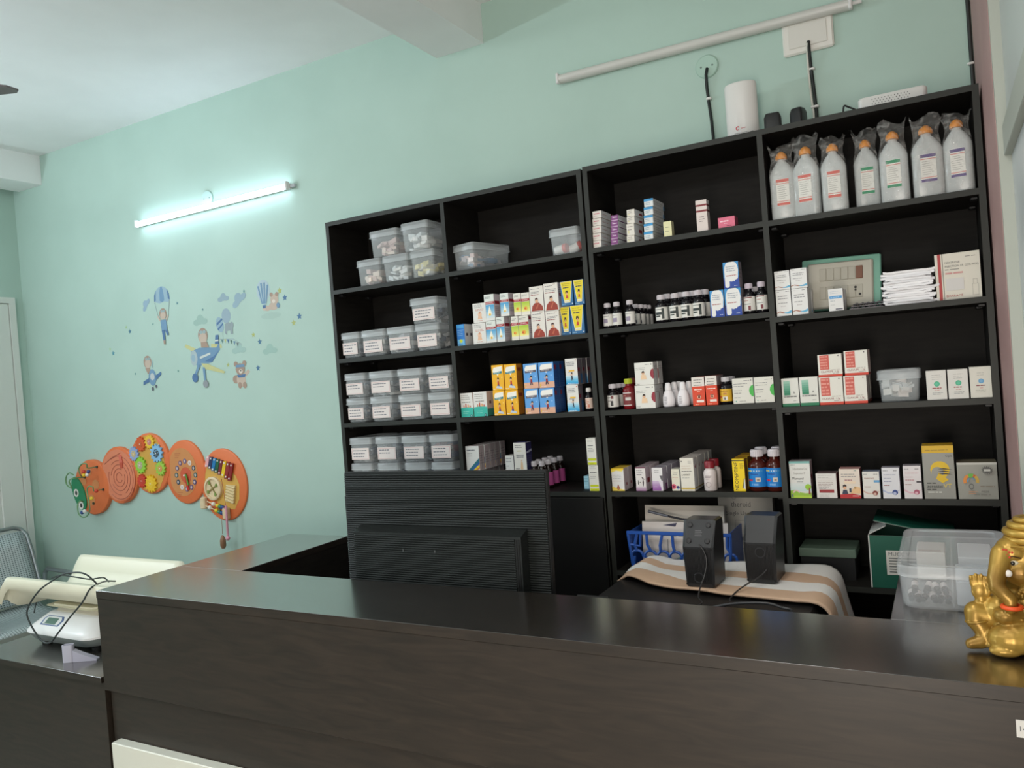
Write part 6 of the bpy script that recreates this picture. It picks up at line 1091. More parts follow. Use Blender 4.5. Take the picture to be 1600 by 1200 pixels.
# ------------------------------------------------------------------ baby scale on the low desk
t = thing('baby_scale', 'white electronic baby weighing scale with a cream tray on the low desk', 'scale', (-.735, -.80, .7004))
cr_ = P(232, 229, 206, .4); wh_ = P(230, 231, 230, .35); gr_ = P(148, 158, 156, .4)
g = G().m(P(30, 32, 32, .5))
for sx in (-.17, .17):
    for sy in (-.1, .1): g.lathe([(.02, 0), (.02, .012)], 12, sx, sy)
g.build('rubber_feet', t, smooth=40)
G().m(gr_).rl([(.38, .25, .06, .0125), (.43, .29, .07, .02), (.478, .338, .07, .056)], 5).build('lower_housing', t, smooth=50)
G().m(wh_).rl([(.480, .340, .07, .0562), (.480, .340, .07, .064), (.45, .31, .07, .080), (.36, .20, .05, .118), (.33, .18, .05, .122)], 5).build('upper_housing', t, smooth=50)
G().m(P(206, 200, 182, .4)).rl([(.30, .15, .03, .1222), (.28, .13, .03, .15)], 4).build('neck', t, smooth=50)
sl = math.atan2(.043, .055)
dp = G().m(P(62, 92, 140, .3)).prism([(-.062+.0, -.018), (-.045, -.03), (.045, -.03), (.062, -.018), (.066, .012), (.05, .028), (-.05, .028), (-.066, .012)], -.004, .002).build('display_frame', t, (-.075, -.1275, .0955), (-(PI/2-sl), 0, 0))
G().m(P(206, 210, 206, .4)).prism([(-.052, -.014), (.052, -.014), (.056, .01), (.044, .024), (-.044, .024), (-.056, .01)], -.0052, -.0042).build('display_bezel', dp)
G().m(P(70, 108, 92, .25)).prism([(-.036, -.012), (.034, -.012), (.034, .016), (-.036, .016)], -.0062, -.0054).build('lcd_screen', dp)
def tray():
    prof = [(-.168, .235), (-.176, .262), (-.168, .276), (-.15, .278), (-.138, .268), (-.128, .232), (-.10, .188), (-.05, .168), (0, .163), (.05, .168), (.10, .190), (.135, .24), (.15, .285), (.162, .296), (.178, .294), (.182, .280)]
    th = .007; N = 26; g = G().m(cr_); rings = []
    low = lambda z: z
    for i in range(N+1):
        s = i/N; x = -.375+.80*s; e_ = min(s, 1-s)*2; k = min(1, e_/.16); k = math.sin(k*PI/2)
        up_ = []; dn = []
        for (y, z) in prof:
            zz = .163+(z-.163)*(.42+.58*k)-.03*(1-k); up_.append((x, y*(1+.02*(1-k)), zz)); 
        for (y, z) in reversed(prof):
            zz = .163+(z-.163)*(.42+.58*k)-.03*(1-k); dn.append((x, y*.965, zz-th-.002))
        rings.append(up_+dn)
    return g.loft(rings)
tray().build('cradle_tray', t, smooth=50)
G().m(cr_).rl([(.36, .20, .03, .150), (.30, .17, .03, .1505), (.30, .17, .03, .158)], 4).build('tray_support', t, smooth=40)
t = thing('grey_holder', 'small light grey plastic holder in front of the baby scale', 'holder', (-.535, -1.035, .7004), (0, 0, .5))
G().m(P(186, 186, 200, .45)).rl([(.042, .026, .01, 0), (.042, .026, .01, .066), (.034, .018, .007, .066), (.034, .018, .007, .01)], 4).build('sleeve', t, smooth=40)
G().m(P(178, 178, 194, .45)).prism([(0, 0), (.09, 0), (.09, .006), (.03, .03), (0, .045)], -.012, .012).build('wedge_foot', t, (.0215, 0, 0))
tag(G().m(P(44, 52, 52, .45)).tube(sp([(-0.6874, -0.7200, 0.9176), (-0.6261, -0.8000, 0.9427), (-0.4844, -0.9300, 0.9734), (-0.4486, -0.9850, 0.9708), (-0.4883, -0.9950, 0.9189), (-0.5710, -1.0000, 0.8542), (-0.6473, -1.0050, 0.7886), (-0.6955, -1.0100, 0.7501), (-0.7556, -1.0100, 0.7545), (-0.8256, -1.0100, 0.8207), (-0.8316, -1.0100, 0.8723), (-0.7627, -1.0000, 0.9469), (-0.6685, -0.9900, 0.9962), (-0.6139, -0.9800, 1.0196), (-0.5373, -0.9700, 1.0275), (-0.5012, -0.9600, 1.0181), (-0.4790, -0.9500, 0.9967), (-0.4881, -0.9300, 0.9757)]), .0034, 8).build('scale_lead', smooth=60), 'black lead looping in front of the baby scale display', 'cable')
tag(G().m(P(44, 52, 52, .45)).tube(sp([(-1.4217, -0.6600, 0.7034), (-1.4219, -0.6400, 0.7594), (-1.3713, -0.6200, 0.8377), (-1.1768, -0.7000, 0.8979), (-0.9655, -0.7800, 0.9425), (-0.7940, -0.8200, 0.9544), (-0.7383, -0.8000, 0.9442), (-0.7342, -0.7600, 0.9393), (-0.7608, -0.7200, 0.9271), (-0.7318, -0.7200, 0.9122)]), .003, 8).build('scale_lead', smooth=60), 'second black lead lying across the cream tray', 'cable')

# ------------------------------------------------------------------ perforated steel bench along the left wall
t = thing('steel_bench', 'perforated steel three-seat waiting bench against the left wall', 'bench', (-2.66, 0, 0))
bk = [(-.19, .925), (-.155, .905), (-.11, .80), (-.06, .66), (-.03, .56), (.0, .48), (.04, .435), (.10, .42)]
def rim(y0, y1):
    return [(bk[0][0]+.03, y0+.05, bk[0][1]-.03)]
for k in range(3):
    y1 = .10-.60*k; y0 = y1-.57; r = .07
    def pan(pts, name):
        g = G().m(perf); vs = []; n = len(pts); m_ = 10
        for (x, z) in pts:
            for j in range(m_+1): vs.append((x, y0+.02+(y1-y0-.04)*j/m_, z))
        fs = [(a*(m_+1)+j, a*(m_+1)+j+1, (a+1)*(m_+1)+j+1, (a+1)*(m_+1)+j) for a in range(n-1) for j in range(m_)]
        g.add(vs, fs); o = g.build(name, t, smooth=60); s_ = o.modifiers.new('t', 'SOLIDIFY'); s_.thickness = .003; return o
    pan(bk[1:6], 'backrest'); pan([(-.03, .46), (.02, .43), (.12, .42), (.30, .425), (.42, .44), (.46, .42)], 'seat')
    path = [(.0, y1, .47), (-.04, y1, .58), (-.10, y1, .77), (-.145, y1, .875), (-.172, y1-.02, .915), (-.18, y1-.06, .93), (-.18, y0+.06, .93), (-.172, y0+.02, .915), (-.145, y0, .875), (-.10, y0, .77), (-.04, y0, .58), (.0, y0, .47)]
    G().m(steel).tube(path, .013, 10).build('back_frame', t, smooth=60)
for y in (.125, -.50, -1.10, -1.70):
    G().m(steel).tube([(-.02, y-.01, .50), (.0, y-.01, .63), (.03, y-.01, .66), (.30, y-.01, .645), (.36, y-.01, .62), (.36, y-.01, .46)], .014, 10).build('armrest', t, smooth=60)
G().m(steel).box(.05, .11, -1.70, .12, .36, .415, .004).build('cross_beam', t)
for y in (0, -1.58): G().m(steel).tube([(-.16, y, .014), (.0, y, .07), (.08, y, .36)], .02, 8).tube([(.36, y, .014), (.18, y, .07), (.08, y, .36)], .02, 8).build('leg', t, smooth=60)

# ------------------------------------------------------------------ caterpillar activity board
t = thing('activity_board', 'orange wooden caterpillar activity board on the mint wall', 'toy', (0, 0, 0))
org_c = P(226, 118, 66, .45); tan = P(214, 158, 92, .5); sal = P(222, 134, 100, .5)
def disc(cx, cz, rx, rz, yf, mat, name, parent, th=.018, n=56, notch=None):
    g = G().m(mat)
    def rg(k, y): return [(cx+rx*k*math.cos(2*PI*i/n), y, cz+rz*k*math.sin(2*PI*i/n)) for i in range(n)]
    g.loft([rg(1, yf+th), rg(1, yf+.005), rg(.985, yf+.0015), rg(.965, yf)]); return g.build(name, parent, smooth=40)
YB0 = .280
CX = [(-2.345, 1.157, .178, .176), (-2.068, 1.232, .178, .178), (-1.773, 1.301, .181, .184), (-1.466, 1.246, .172, .188), (-1.153, 1.171, .186, .206)]
segs = []
for i, (cx, cz, rx, rz) in enumerate(CX): segs.append(disc(cx, cz, rx, rz, YB0-.008+.004*i, org_c, 'segment', t, .0272-.004*i))
def plate(poly, y, mat, name, parent, th=.002): return G().m(mat).prism(poly, y-th, y).build(name, parent)
def ellp(cx, cz, rx, rz, n=28, rot=0): return [(cx+rx*math.cos(2*PI*i/n)*math.cos(rot)-rz*math.sin(2*PI*i/n)*math.sin(rot), cz+rx*math.cos(2*PI*i/n)*math.sin(rot)+rz*math.sin(2*PI*i/n)*math.cos(rot)) for i in range(n)]
y0 = YB0-.008
# head: green face, eyes, cheeks, bead wires
s = segs[0]
plate([(x, z) for x, z in ellp(-2.475, 1.118, .058, .115, 28, .42)], y0-.0002, P(38, 136, 92, .5), 'green_face', s, .008)
for (u, v) in ((-2.4983, 1.1210), (-2.4562, 1.0408)):
    plate(ellp(u, v, .024, .026, 18), y0-.0085, P(236, 232, 224, .5), 'eye_white', s); plate(ellp(u+.003, v, .010, .015, 14), y0-.0108, P(50, 54, 50, .5), 'pupil', s)
for (u, v, r_) in ((-2.425, 1.195, .026), (-2.30, 1.175, .030), (-2.36, 1.075, .036), (-2.37, 1.26, .032)): plate(ellp(u, v, r_*1.2, r_, 20), y0-.0004, P(214, 138, 84, .5), 'spot', s, .001)
wg = P(112, 160, 112, .4)
wires = [[(-2.2702, 0.2550, 1.2870), (-2.2570, 0.2000, 1.2906), (-2.2353, 0.1800, 1.3172), (-2.2809, 0.1800, 1.3177), (-2.3176, 0.1800, 1.2900), (-2.3253, 0.1900, 1.2523), (-2.3971, 0.2500, 1.2233)],
         [(-2.4067, 0.2560, 1.2224), (-2.4047, 0.2000, 1.2268), (-2.4136, 0.1800, 1.2218), (-2.4293, 0.1800, 1.2055), (-2.4243, 0.1900, 1.1631), (-2.4750, 0.1900, 1.1876), (-2.4756, 0.1900, 1.2327), (-2.4377, 0.1900, 1.2612), (-2.4086, 0.2000, 1.2472)],
         [(-2.2241, 0.2550, 1.1448), (-2.2116, 0.2000, 1.1459), (-2.2057, 0.1900, 1.1716), (-2.2283, 0.1800, 1.1772), (-2.2510, 0.1800, 1.1531), (-2.2419, 0.1800, 1.0771), (-2.2419, 0.1800, 1.0290), (-2.2887, 0.1900, 0.9901), (-2.3359, 0.1900, 0.9811), (-2.3730, 0.1900, 1.0007), (-2.3953, 0.2000, 1.0514), (-2.3968, 0.2200, 1.0764), (-2.4117, 0.2500, 1.0667)]]
for q in wires: G().m(wg).tube(sp(q), .0042, 6).build('bead_wire', s, smooth=60)
BEADS = [((-2.2935, 1.2682), (206, 70, 50)), ((-2.2445, 1.2678), (56, 70, 130)), ((-2.2933, 1.2460), (232, 196, 50)), ((-2.2603, 1.2478), (232, 230, 224)), ((-2.1817, 1.1464), (206, 66, 46)), ((-2.2348, 1.0994), (236, 206, 60)), ((-2.3453, 1.0093), (40, 70, 130)), ((-2.3178, 1.0178), (234, 232, 228))]
for (p, c) in BEADS: G().m(P(*c, .35)).ell((p[0], .195, p[1]), .013, .012, .012, 10, 6).build('bead', s, smooth=60)
for p in ((-2.2702, 1.2870), (-2.4051, 1.2225), (-2.2244, 1.1428), (-2.3345, 1.0544)): G().m(P(70, 76, 60, .5)).lathe_y([(.008, y0-.008), (.008, y0-.0003)], 10, p[0], 0, p[1]).build('wire_stop', s)
# second segment: grooved spiral maze
s = segs[1]; cx, cz, rx, rz = CX[1]; y1 = y0+.004
plate(ellp(cx, cz, rx*.90, rz*.90, 40), y1-.0002, sal, 'maze_plate', s, .003)
g = G().m(P(176, 92, 70, .5)); gy = y1-.0034
for (r_, a0, a1) in ((.03, 20, 330), (.055, 60, 380), (.08, -150, 170), (.105, -60, 130), (.105, 160, 275), (.132, -130, 120), (.15, -80, 30)):
    g.tube([(cx+.01+r_*math.cos(math.radians(a0+(a1-a0)*i/26)), gy, cz-.015+r_*1.02*math.sin(math.radians(a0+(a1-a0)*i/26))) for i in range(27)], .0022, 5)
g.tube([(cx-.13, gy, cz+.07), (cx-.05, gy, cz+.11), (cx+.04, gy, cz+.14)], .0022, 5)
g.m(P(206, 96, 74, .5)).tube([(cx+.035, gy, cz+.125), (cx+.045, gy, cz+.08), (cx+.04, gy, cz+.045)], .018, 5, [.012, .016, .010])
g.build('maze_grooves', s)
# third segment: gears
s = segs[2]; cx, cz, rx, rz = CX[2]; y2 = y0+.008
hour = [(cx+.165*math.cos(a)*(1 if abs(math.cos(a)) < .55 else .86), cz+.17*math.sin(a)) for a in [2*PI*i/36 for i in range(36)]]
plate([(x, z) for x, z in hour], y2-.0002, P(214, 164, 74, .5), 'tan_plate', s, .001)
def gear(x, z, r, c, c2, teeth=12):
    pts = []
    for i in range(teeth*4):
        a = 2*PI*i/(teeth*4); q = r*1.1 if (i % 4) in (0, 1) else r*.86; pts.append((x+q*math.cos(a), z+q*math.sin(a)))
    gg = plate(pts, y2-.0022, P(*c, .4), 'gear', s, .010)
    g = G().m(P(*c2, .45)).prism(ellp(x, z, r*.48, r*.48, 18), y2-.0136, y2-.0124); g.m(P(*c, .4))
    for i in range(6):
        a = 2*PI*i/6; g.prism([(x+r*.14*math.cos(a+.3), z+r*.14*math.sin(a+.3)), (x+r*.42*math.cos(a), z+r*.42*math.sin(a)), (x+r*.42*math.cos(a+.35), z+r*.42*math.sin(a+.35))], y2-.0146, y2-.0138)
    g.m(P(236, 232, 226, .4)).prism(ellp(x, z, r*.09, r*.09, 8), y2-.0156, y2-.0148); g.build('gear_print', gg)
for p, r, c, c2 in (((-1.8278, 1.4211), .042, (214, 92, 44), (206, 104, 56)), ((-1.7429, 1.4325), .040, (238, 196, 60), (206, 120, 150)), ((-1.6871, 1.3619), .052, (140, 190, 226), (60, 66, 70)), ((-1.8971, 1.3624), .042, (150, 170, 214), (226, 196, 110)), ((-1.8442, 1.2927), .048, (150, 206, 66), (206, 176, 176)), ((-1.6618, 1.2714), .042, (160, 204, 76), (226, 150, 100)), ((-1.8414, 1.1970), .038, (206, 62, 44), (206, 80, 60)), ((-1.7601, 1.1794), .050, (236, 190, 40), (240, 204, 70))):
    gear(p[0], p[1], r, c, c2)
# fourth segment: clock
s = segs[3]; cx, cz, rx, rz = CX[3]; y3 = y0+.012
inner = [(cx-.02+.128*math.cos(a)*(1.0 if math.cos(a) > 0 else .8+.25*abs(math.sin(a))), cz+.142*math.sin(a)) for a in [2*PI*i/40 for i in range(40)]]
plate(inner, y3-.0002, P(208, 140, 84, .5), 'tan_plate', s, .001)
ck = (-1.4558, 1.2280)
plate(ellp(ck[0], ck[1], .047, .047, 24), y3-.0014, P(206, 92, 60, .5), 'clock_centre', s, .001)
for i in range(12):
    a = PI/2-2*PI*i/12; c = [(110, 96, 140), (230, 220, 214), (40, 70, 90), (60, 96, 90), (80, 70, 120), (120, 84, 120)][i % 6]
    nd = plate(ellp(ck[0]+.082*math.cos(a), ck[1]+.082*math.sin(a), .0150, .0150, 14), y3-.0014, P(*c, .45), 'number_disc', s, .0015)
    plate(ellp(ck[0]+.082*math.cos(a), ck[1]+.082*math.sin(a), .0075, .0085, 12), y3-.0031, P(206, 190, 184, .5), 'number_face', nd, .0008)
G().m(P(196, 40, 40, .4)).prism([(ck[0]-.007, ck[1]+.01), (ck[0]+.007, ck[1]+.01), (ck[0]+.026, ck[1]-.085), (ck[0]+.010, ck[1]-.09)], y3-.009, y3-.006).build('minute_hand', s)
G().m(P(96, 150, 60, .4)).prism([(ck[0]+.004, ck[1]+.008), (ck[0]+.014, ck[1]+.008), (ck[0]+.03, ck[1]-.055), (ck[0]+.020, ck[1]-.06)], y3-.0125, y3-.0095).build('hour_hand', s)
G().m(P(226, 224, 220, .3)).lathe_y([(.006, y3-.016), (.006, y3-.0015)], 10, ck[0], 0, ck[1]).build('clock_pin', s)
g = G().m(P(190, 110, 70, .5))
for k in range(3): g.box(ck[0]-.085, ck[0]-.035-.01*k, y3-.0018, y3-.0014, ck[1]+.125-.012*k, ck[1]+.129-.012*k); g.box(ck[0]-.085, ck[0]-.04-.01*k, y3-.0018, y3-.0014, ck[1]-.105-.012*k, ck[1]-.101-.012*k)
g.build('clock_print', s)
# fifth segment: xylophone, wheel, washboard, abacus
s = segs[4]; cx, cz, rx, rz = CX[4]; y4 = y0+.016
plate([(cx-.16+.28*u_, cz+v_) for u_, v_ in ((0, .02), (.12, .1), (.4, .12), (.7, .1), (.95, .05), (1.03, 0), (1.0, -.08), (.85, -.14), (.5, -.14), (.2, -.06))], y4-.0002, P(214, 168, 80, .5), 'tan_plate', s, .001)
xt = [(-1.2459, 1.3373), (-1.0583, 1.2927)]; xb = [(-1.2666, 1.2752), (-1.0900, 1.1957)]
XC = [(230, 170, 176), (52, 56, 92), (40, 120, 180), (40, 96, 62), (124, 40, 52), (236, 196, 40), (150, 46, 44), (140, 30, 36)]
for i, c in enumerate(XC):
    f_ = i/7; a = (xt[0][0]+(xt[1][0]-xt[0][0])*f_, xt[0][1]+(xt[1][1]-xt[0][1])*f_); b = (xb[0][0]+(xb[1][0]-xb[0][0])*f_, xb[0][1]+(xb[1][1]-xb[0][1])*f_)
    xb_ = G().m(P(*c, .35)).prism([(a[0]-.0125, a[1]), (a[0]+.0125, a[1]), (b[0]+.0125, b[1]), (b[0]-.0125, b[1])], y4-.014, y4-.008).build('xylophone_bar', s)
    for q in (.12, .88): G().m(P(236, 232, 226, .4)).lathe_y([(.0052, y4-.0172), (.0052, y4-.0142)], 8, a[0]+(b[0]-a[0])*q, 0, a[1]+(b[1]-a[1])*q).build('bar_pin', xb_)
wc = (-1.2293, 1.1503); wood = P(226, 204, 166, .5)
wl = G().m(wood).lathe_y([(.068, y4-.0004), (.068, y4-.016), (.062, y4-.020), (.054, y4-.020), (.052, y4-.012), (.0, y4-.012)], 32, wc[0], 0, wc[1]).build('wooden_wheel', s, smooth=40)
for a in (.5, 2.15): G().m(P(146, 128, 72, .5)).prism([(wc[0]+.044*math.cos(a)-.004*math.sin(a), wc[1]+.044*math.sin(a)+.004*math.cos(a)), (wc[0]-.044*math.cos(a)-.004*math.sin(a), wc[1]-.044*math.sin(a)+.004*math.cos(a)), (wc[0]-.044*math.cos(a)+.004*math.sin(a), wc[1]-.044*math.sin(a)-.004*math.cos(a)), (wc[0]+.044*math.cos(a)+.004*math.sin(a), wc[1]+.044*math.sin(a)-.004*math.cos(a))], y4-.0165+.0015*(a > 1), y4-.0125).build('wheel_spoke', wl)
for a in (.5, 2.15, .5+PI, 2.15+PI): G().m(P(126, 150, 70, .5)).prism(ellp(wc[0]+.04*math.cos(a), wc[1]+.04*math.sin(a), .008, .011, 10), y4-.0185, y4-.0166).build('wheel_bead', wl)
wb = [(-1.1133, 1.1723), (-1.0498, 1.1669), (-1.0717, 1.0660), (-1.1372, 1.0780)]
g = G().m(P(222, 200, 150, .5)).prism([tuple(p) for p in wb], y4-.010, y4-.0004); 
for k in range(6):
    f_ = (k+.5)/6; l = (wb[0][0]+(wb[3][0]-wb[0][0])*f_, wb[0][1]+(wb[3][1]-wb[0][1])*f_); r_ = (wb[1][0]+(wb[2][0]-wb[1][0])*f_, wb[1][1]+(wb[2][1]-wb[1][1])*f_)
    g.tube([(l[0], y4-.0115, l[1]+.004), (r_[0], y4-.0115, r_[1]-.006)], .006, 6)
g.build('washboard', s)
for p in ((-1.3091, 1.0672), (-1.1312, 1.0114)): G().m(wood).box(p[0]-.020, p[0]+.020, y4-.030, y4-.0004, p[1]-.034, p[1]+.034, .006).build('abacus_end', s)
RC = [(236, 232, 224), (236, 206, 50), (60, 130, 90), (40, 80, 140), (60, 60, 120), (190, 60, 70)]
for pa, pb, us in (((-1.2771, 1.0768), (-1.1246, 1.0351), (.33, .55, .68, .79, .88, .97)), ((-1.3012, 1.0544), (-1.1284, 1.0026), (.25, .55, .69, .8, .89, .97))):
    G().m(wood).tube([(pa[0], y4-.018, pa[1]), (pb[0], y4-.018, pb[1])], .0035, 6).build('abacus_rod', s)
    for q, c in zip(us, RC): G().m(P(*c, .35)).ell((pa[0]+(pb[0]-pa[0])*q, y4-.018, pa[1]+(pb[1]-pa[1])*q), .0135, .0125, .0125, 10, 6).build('abacus_bead', s, smooth=60)
tag(G().m(P(226, 160, 176, .4)).tube([(-1.0849, 0.2350, 1.0618), (-1.0877, 0.2350, 0.9720), (-1.0896, 0.2350, 0.8893)], .0065, 8).ell((-1.0909, 0.2350, 0.8785), .013, .013, .013, 12, 7).m(P(170, 90, 70, .5)).tube([(-1.1092, 0.2400, 1.2118), (-1.0928, 0.2350, 1.1264), (-1.0852, 0.2330, 1.0622)], .0015, 5).build('toy_mallet', smooth=60), 'pink toy mallet hanging from the orange activity board', 'mallet')
tag(G().m(P(150, 110, 80, .5)).tube([(-1.1394, 0.2450, 0.9797), (-1.1436, 0.2450, 0.8999)], .0015, 5).lathe([(.004, 0), (.010, -.01), (.0165, -.03), (.0165, -.06), (.010, -.075)], 10, *(-1.1444, 0.2450, 0.8926)).build('wooden_scraper', smooth=50), 'small brown wooden scraper hanging on a string from the orange board', 'toy')

# ------------------------------------------------------------------ wall stickers
def decal(name, label, cat, cx, cz, shapes, group=None):
    g = G()
    for k, (poly, c) in enumerate(shapes): g.m(P(*c, .65)).prism(poly, -.0006-.00025*k, -.0004-.00025*k)
    return tag(g.build(name, None, (cx, YB, cz), recalc=False), label, cat, group)
def el(x, z, rx, rz, n=18, rot=0): return ellp(x, z, rx, rz, n, rot)
def star5(r): return [((r if i % 2 == 0 else r*.48)*math.sin(PI*i/5), (r if i % 2 == 0 else r*.48)*math.cos(PI*i/5)) for i in range(10)]
BL, BL2, BL3 = (112, 148, 178), (80, 116, 158), (150, 178, 192); SK, BR, YE, GY = (196, 178, 162), (166, 142, 126), (196, 196, 140), (150, 172, 174)
decal('parachute_sticker', 'sticker of a pilot hanging from a blue parachute', 'sticker', -1.562, 2.15, [
    ([(-.07, .115)]+[(.07*math.cos(PI-PI*i/14), .115+.085*math.sin(PI*i/14)) for i in range(15)]+[(.055, .10), (.02, .108), (-.02, .10), (-.05, .108)], BL3),
    ([(.02*math.cos(PI-PI*i/10), .115+.085*math.sin(PI*i/10)) for i in range(11)]+[(0, .105)], BL), ([(-.07, .115), (-.066, .15), (-.05, .18), (-.055, .12)], BL2), ([(.07, .115), (.066, .15), (.05, .18), (.055, .12)], BL2),
    ([(-.068, .11), (-.064, .11), (-.04, .01), (-.044, .01)], GY), ([(.068, .11), (.064, .11), (.04, .01), (.044, .01)], GY),
    (el(0, .036, .032, .034), BR), (el(0, .026, .024, .024), SK), (el(-.010, .052, .010, .008), GY), (el(.010, .052, .010, .008), GY), ([(-.05, .02), (-.045, .03), (-.02, 0), (-.028, -.008)], SK), ([(.05, .02), (.045, .03), (.02, 0), (.028, -.008)], SK),
    ([(-.026, 0), (.026, 0), (.03, -.06), (-.02, -.06)], BL), ([(-.02, -.06), (.004, -.06), (.006, -.12), (-.012, -.12)], BL2), ([(.006, -.06), (.03, -.06), (.04, -.09), (.028, -.095)], BL2), ([(-.012, -.12), (.006, -.12), (.004, -.145), (-.01, -.145)], BR)])
decal('small_plane_sticker', 'sticker of a pilot riding a small blue plane', 'sticker', -1.703, 1.847, [
    (el(-.035, .066, .037, .039), BR), (el(-.033, .056, .028, .028), SK), (el(-.044, .084, .012, .009), GY), (el(-.020, .084, .012, .009), GY), ([(-.06, .03), (-.02, .03), (.0, -.01), (-.04, -.005)], BR),
    (el(.0, -.03, .034, .05), BL), (el(.0, -.025, .02, .022), (190, 196, 196)), ([(-.03, -.03), (-.085, -.05), (-.088, -.072), (-.03, -.055)], BL2), ([(.03, -.02), (.08, .0), (.085, -.015), (.03, -.05)], BL2), (el(-.005, -.098, .010, .012), (96, 100, 110)), (el(.03, -.085, .008, .010), (96, 100, 110)), ([(.005, .03), (.012, .07), (.016, .07), (.01, .03)], BL3)])
decal('big_plane_sticker', 'large sticker of a pilot in a blue plane with yellow wings', 'sticker', -1.235, 1.915, [
    ([(-.165, .06), (-.15, .075), (-.05, .035), (-.06, .01)], YE), ([(.06, .06), (.14, .05), (.15, .03), (.06, .025)], YE), ([(-.11, .03), (-.04, .045), (.10, .035), (.13, .065), (.13, .02), (.06, -.045), (-.06, -.06), (-.11, -.03)], BL), ([(.0, -.035), (.08, -.01), (.12, .02), (.06, -.045)], BL2), (el(-.09, -.01, .03, .045), (170, 186, 190)), (el(-.095, -.01, .016, .022), BL3), ([(-.04, -.02), (.05, .0), (.05, .012), (-.04, -.006)], (206, 212, 206)),
    (el(.0, .112, .040, .044), BR), (el(.0, .098, .032, .032), SK), (el(-.013, .132, .014, .010), GY), (el(.015, .132, .014, .010), GY), ([(-.02, .075), (.03, .075), (.045, .04), (-.02, .045)], BR), ([(.095, .055), (.125, .055), (.13, .105), (.105, .105)], BL2), ([(.098, .07), (.127, .07), (.127, .078), (.1, .078)], (206, 212, 206)),
    ([(-.03, -.045), (.02, -.05), (.16, -.105), (.15, -.115), (.0, -.08)], YE), ([(-.06, -.05), (-.04, -.06), (-.075, -.11), (-.09, -.10)], BL), (el(-.09, -.125, .025, .026), BL2), ([(-.02, -.07), (.0, -.07), (.0, -.15), (-.015, -.15)], BL), (el(-.005, -.165, .022, .022), (140, 146, 150))])
decal('banner_sticker', 'sticker of a string of tiny flags behind the yellow-winged plane', 'sticker', -1.01, 1.965, [([(-.09, .03), (.02, .022), (.08, -.012), (.08, -.016), (.02, .018), (-.09, .026)], GY)]+[([(-.08+.024*i, .027-.0016*i*i*.7), (-.062+.024*i, .025-.0016*i*i*.7), (-.072+.024*i, .004-.0016*i*i*.7)], [(96, 132, 130), YE, BL2, (90, 120, 110), BL, (110, 120, 120)][i]) for i in range(6)])
decal('balloon_sticker', 'sticker of three balloons, one striped and one elephant shaped', 'sticker', -1.05, 2.075, [(el(.015, .045, .036, .042), (150, 172, 184)), (el(-.04, .0, .03, .045, 18, .3), BL3), ([(-.065, .01), (-.02, .035), (-.016, .025), (-.066, -.005)], BL2), ([(-.06, -.02), (-.012, .01), (-.012, .0), (-.056, -.032)], BL2), ([(-.005, -.05), (.0, .0), (.03, .008), (.06, -.01), (.06, -.06), (.04, -.06), (.04, -.04), (.015, -.04), (.01, -.062)], (146, 160, 164)), (el(.055, -.01, .014, .018), (146, 160, 164)), ([(-.022, -.045), (-.02, -.045), (-.022, -.10), (-.024, -.10)], GY)])
decal('teddy_bear_sticker', 'sticker of a brown teddy bear with goggles', 'sticker', -.956, 1.79, [(el(-.04, -.03, .026, .024), BR), (el(.0, -.035, .035, .04), SK), ([(.025, .0), (.06, .02), (.075, .005), (.035, -.02)], SK), (el(-.012, -.065, .015, .018), BR), (el(.026, -.066, .015, .018), BR), ([(-.03, -.005), (.04, -.005), (.03, -.022), (-.02, -.022)], BL2), (el(.0, .025, .036, .033), BR), (el(-.032, .055, .015, .015), BR), (el(.035, .055, .015, .015), BR), ([(-.034, .035), (.036, .035), (.034, .05), (-.03, .05)], BL), (el(.004, .012, .015, .012), (222, 212, 200)), (el(.004, .016, .005, .004), (60, 54, 54))])
decal('hot_air_balloon_sticker', 'sticker of a striped hot-air balloon above a teddy bear', 'sticker', -.735, 2.205, [(el(0, .02, .05, .06), (176, 196, 204)), ([(-.04, -.015), (.04, -.015), (.012, -.055), (-.012, -.055)], (176, 196, 204))]+[([(x-.006, .07-.6*abs(x)), (x+.006, .07-.6*abs(x)), (x*.4+.004, -.05), (x*.4-.004, -.05)], BL) for x in (-.036, -.012, .012, .036)]+[([(-.012, -.058), (.012, -.058), (.01, -.075), (-.01, -.075)], BL2)])
decal('cloud_bear_sticker', 'sticker of a teddy bear sitting on a cloud under the balloon', 'sticker', -.682, 2.145, [(el(-.01, -.06, .075, .018), (170, 196, 186)), (el(.015, -.01, .035, .022), SK), (el(-.03, -.018, .026, .014), SK), (el(-.055, -.015, .012, .014), (206, 190, 176)), (el(.025, .025, .03, .028), SK), (el(.045, .05, .012, .012), BR), (el(.005, .052, .012, .012), BR), (el(.02, .015, .012, .010), (222, 212, 200)), (el(.05, -.01, .012, .014), BL)])
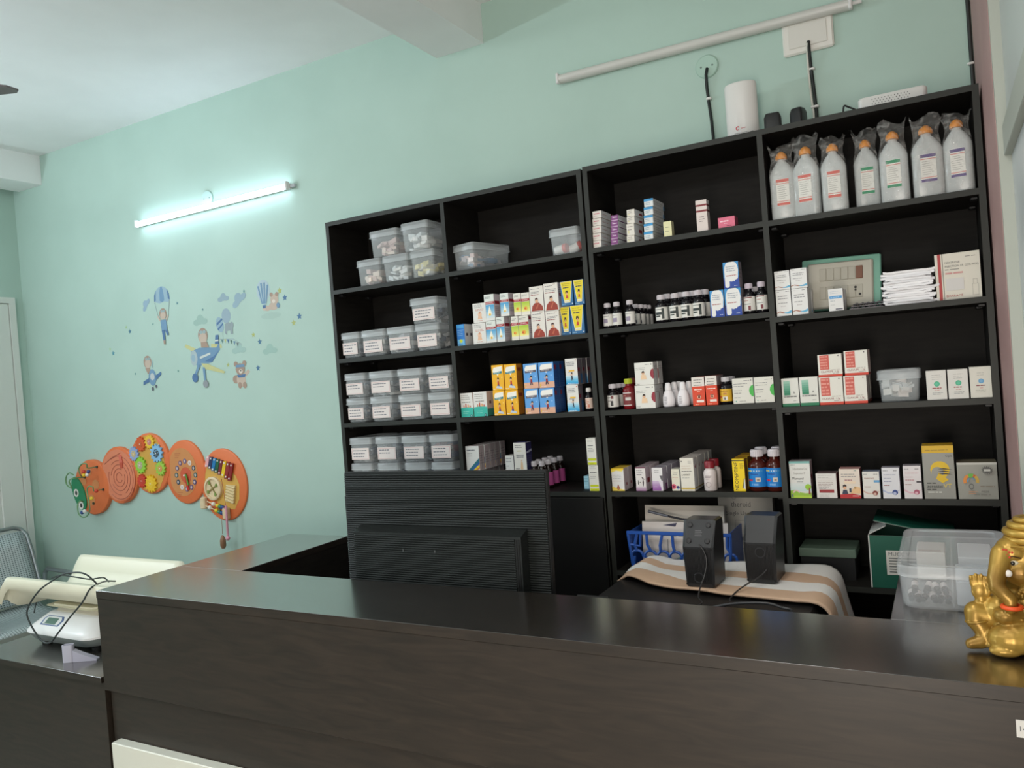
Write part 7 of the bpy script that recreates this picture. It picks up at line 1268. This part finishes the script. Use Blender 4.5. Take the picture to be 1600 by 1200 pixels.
for k, (x, z, s_, c, lb) in enumerate(((-1.708, 2.25, 1.0, (146, 172, 190), 'blue slanted cloud sticker beside the parachute'), (-1.05, 2.215, 1.0, (146, 170, 180), 'small grey-blue cloud sticker, left of the top pair'), (-.926, 2.19, 1.35, (146, 172, 184), 'larger grey-blue cloud sticker, right of the top pair'), (-1.253, 2.105, 1.3, (156, 186, 176), 'pale cloud sticker between parachute and balloons'), (-.96, 1.918, 1.2, (160, 190, 182), 'pale cloud sticker under the string of flags'), (-.724, 1.895, 1.2, (158, 190, 180), 'pale cloud sticker at the right above the teddy bear'))):
    sh = [(el(-.02*s_, 0, .022*s_, .014*s_), c), (el(.004*s_, .012*s_, .022*s_, .022*s_), c), (el(.028*s_, .002*s_, .022*s_, .013*s_), c)]
    if k in (0, 2): sh = [([(p[0]*math.cos(.5+.3*(k == 0))-p[1]*math.sin(.5+.3*(k == 0)), p[0]*math.sin(.5+.3*(k == 0))+p[1]*math.cos(.5+.3*(k == 0))) for p in q], c) for q, c in sh]
    decal('cloud_sticker', lb, 'sticker', x, z, sh, 'cloud stickers')
for x, z, r, c, lb in ((-1.879, 2.111, .016, (72, 120, 140), 'blue star sticker left of the parachute pilot'), (-1.91, 2.14, .012, (160, 190, 140), 'green star sticker left of the parachute pilot'), (-2.057, 1.992, .017, (80, 140, 156), 'blue star sticker farthest left'), (-2.085, 2.02, .012, (168, 196, 150), 'green star sticker farthest left'),
                   (-.614, 2.211, .018, (176, 184, 110), 'yellow star sticker right of the hot-air balloon'), (-.581, 2.17, .018, (76, 116, 156), 'blue star sticker right of the cloud bear'), (-.488, 2.061, .019, (76, 116, 156), 'blue star sticker farthest right'), (-.532, 2.03, .018, (176, 186, 120), 'yellow star sticker farthest right'), (-.791, 1.952, .018, (80, 122, 150), 'blue star sticker above the right pale cloud'), (-.835, 1.995, .016, (176, 184, 110), 'yellow star sticker above the right pale cloud'), (-.82, 1.81, .018, (76, 118, 150), 'blue star sticker right of the goggled teddy bear'), (-1.05, 1.845, .014, (170, 180, 116), 'yellow star sticker under the plane wing'),
                   (-1.43, 2.235, .010, (84, 130, 140), 'tiny dark star sticker right of the parachute'), (-1.66, 2.135, .008, (90, 140, 140), 'tiny dark star sticker by the parachute pilot hand'), (-1.22, 2.175, .009, (90, 136, 140), 'tiny dark star sticker above the pale cloud'), (-.88, 2.24, .010, (90, 140, 144), 'tiny dark star sticker above the larger grey cloud'), (-1.86, 1.85, .009, (90, 140, 140), 'tiny dark star sticker left of the small plane'), (-1.47, 1.84, .009, (96, 146, 140), 'tiny dark star sticker right of the small plane')):
    decal('star_sticker', lb, 'sticker', x, z, [(star5(r), c)], 'star stickers')
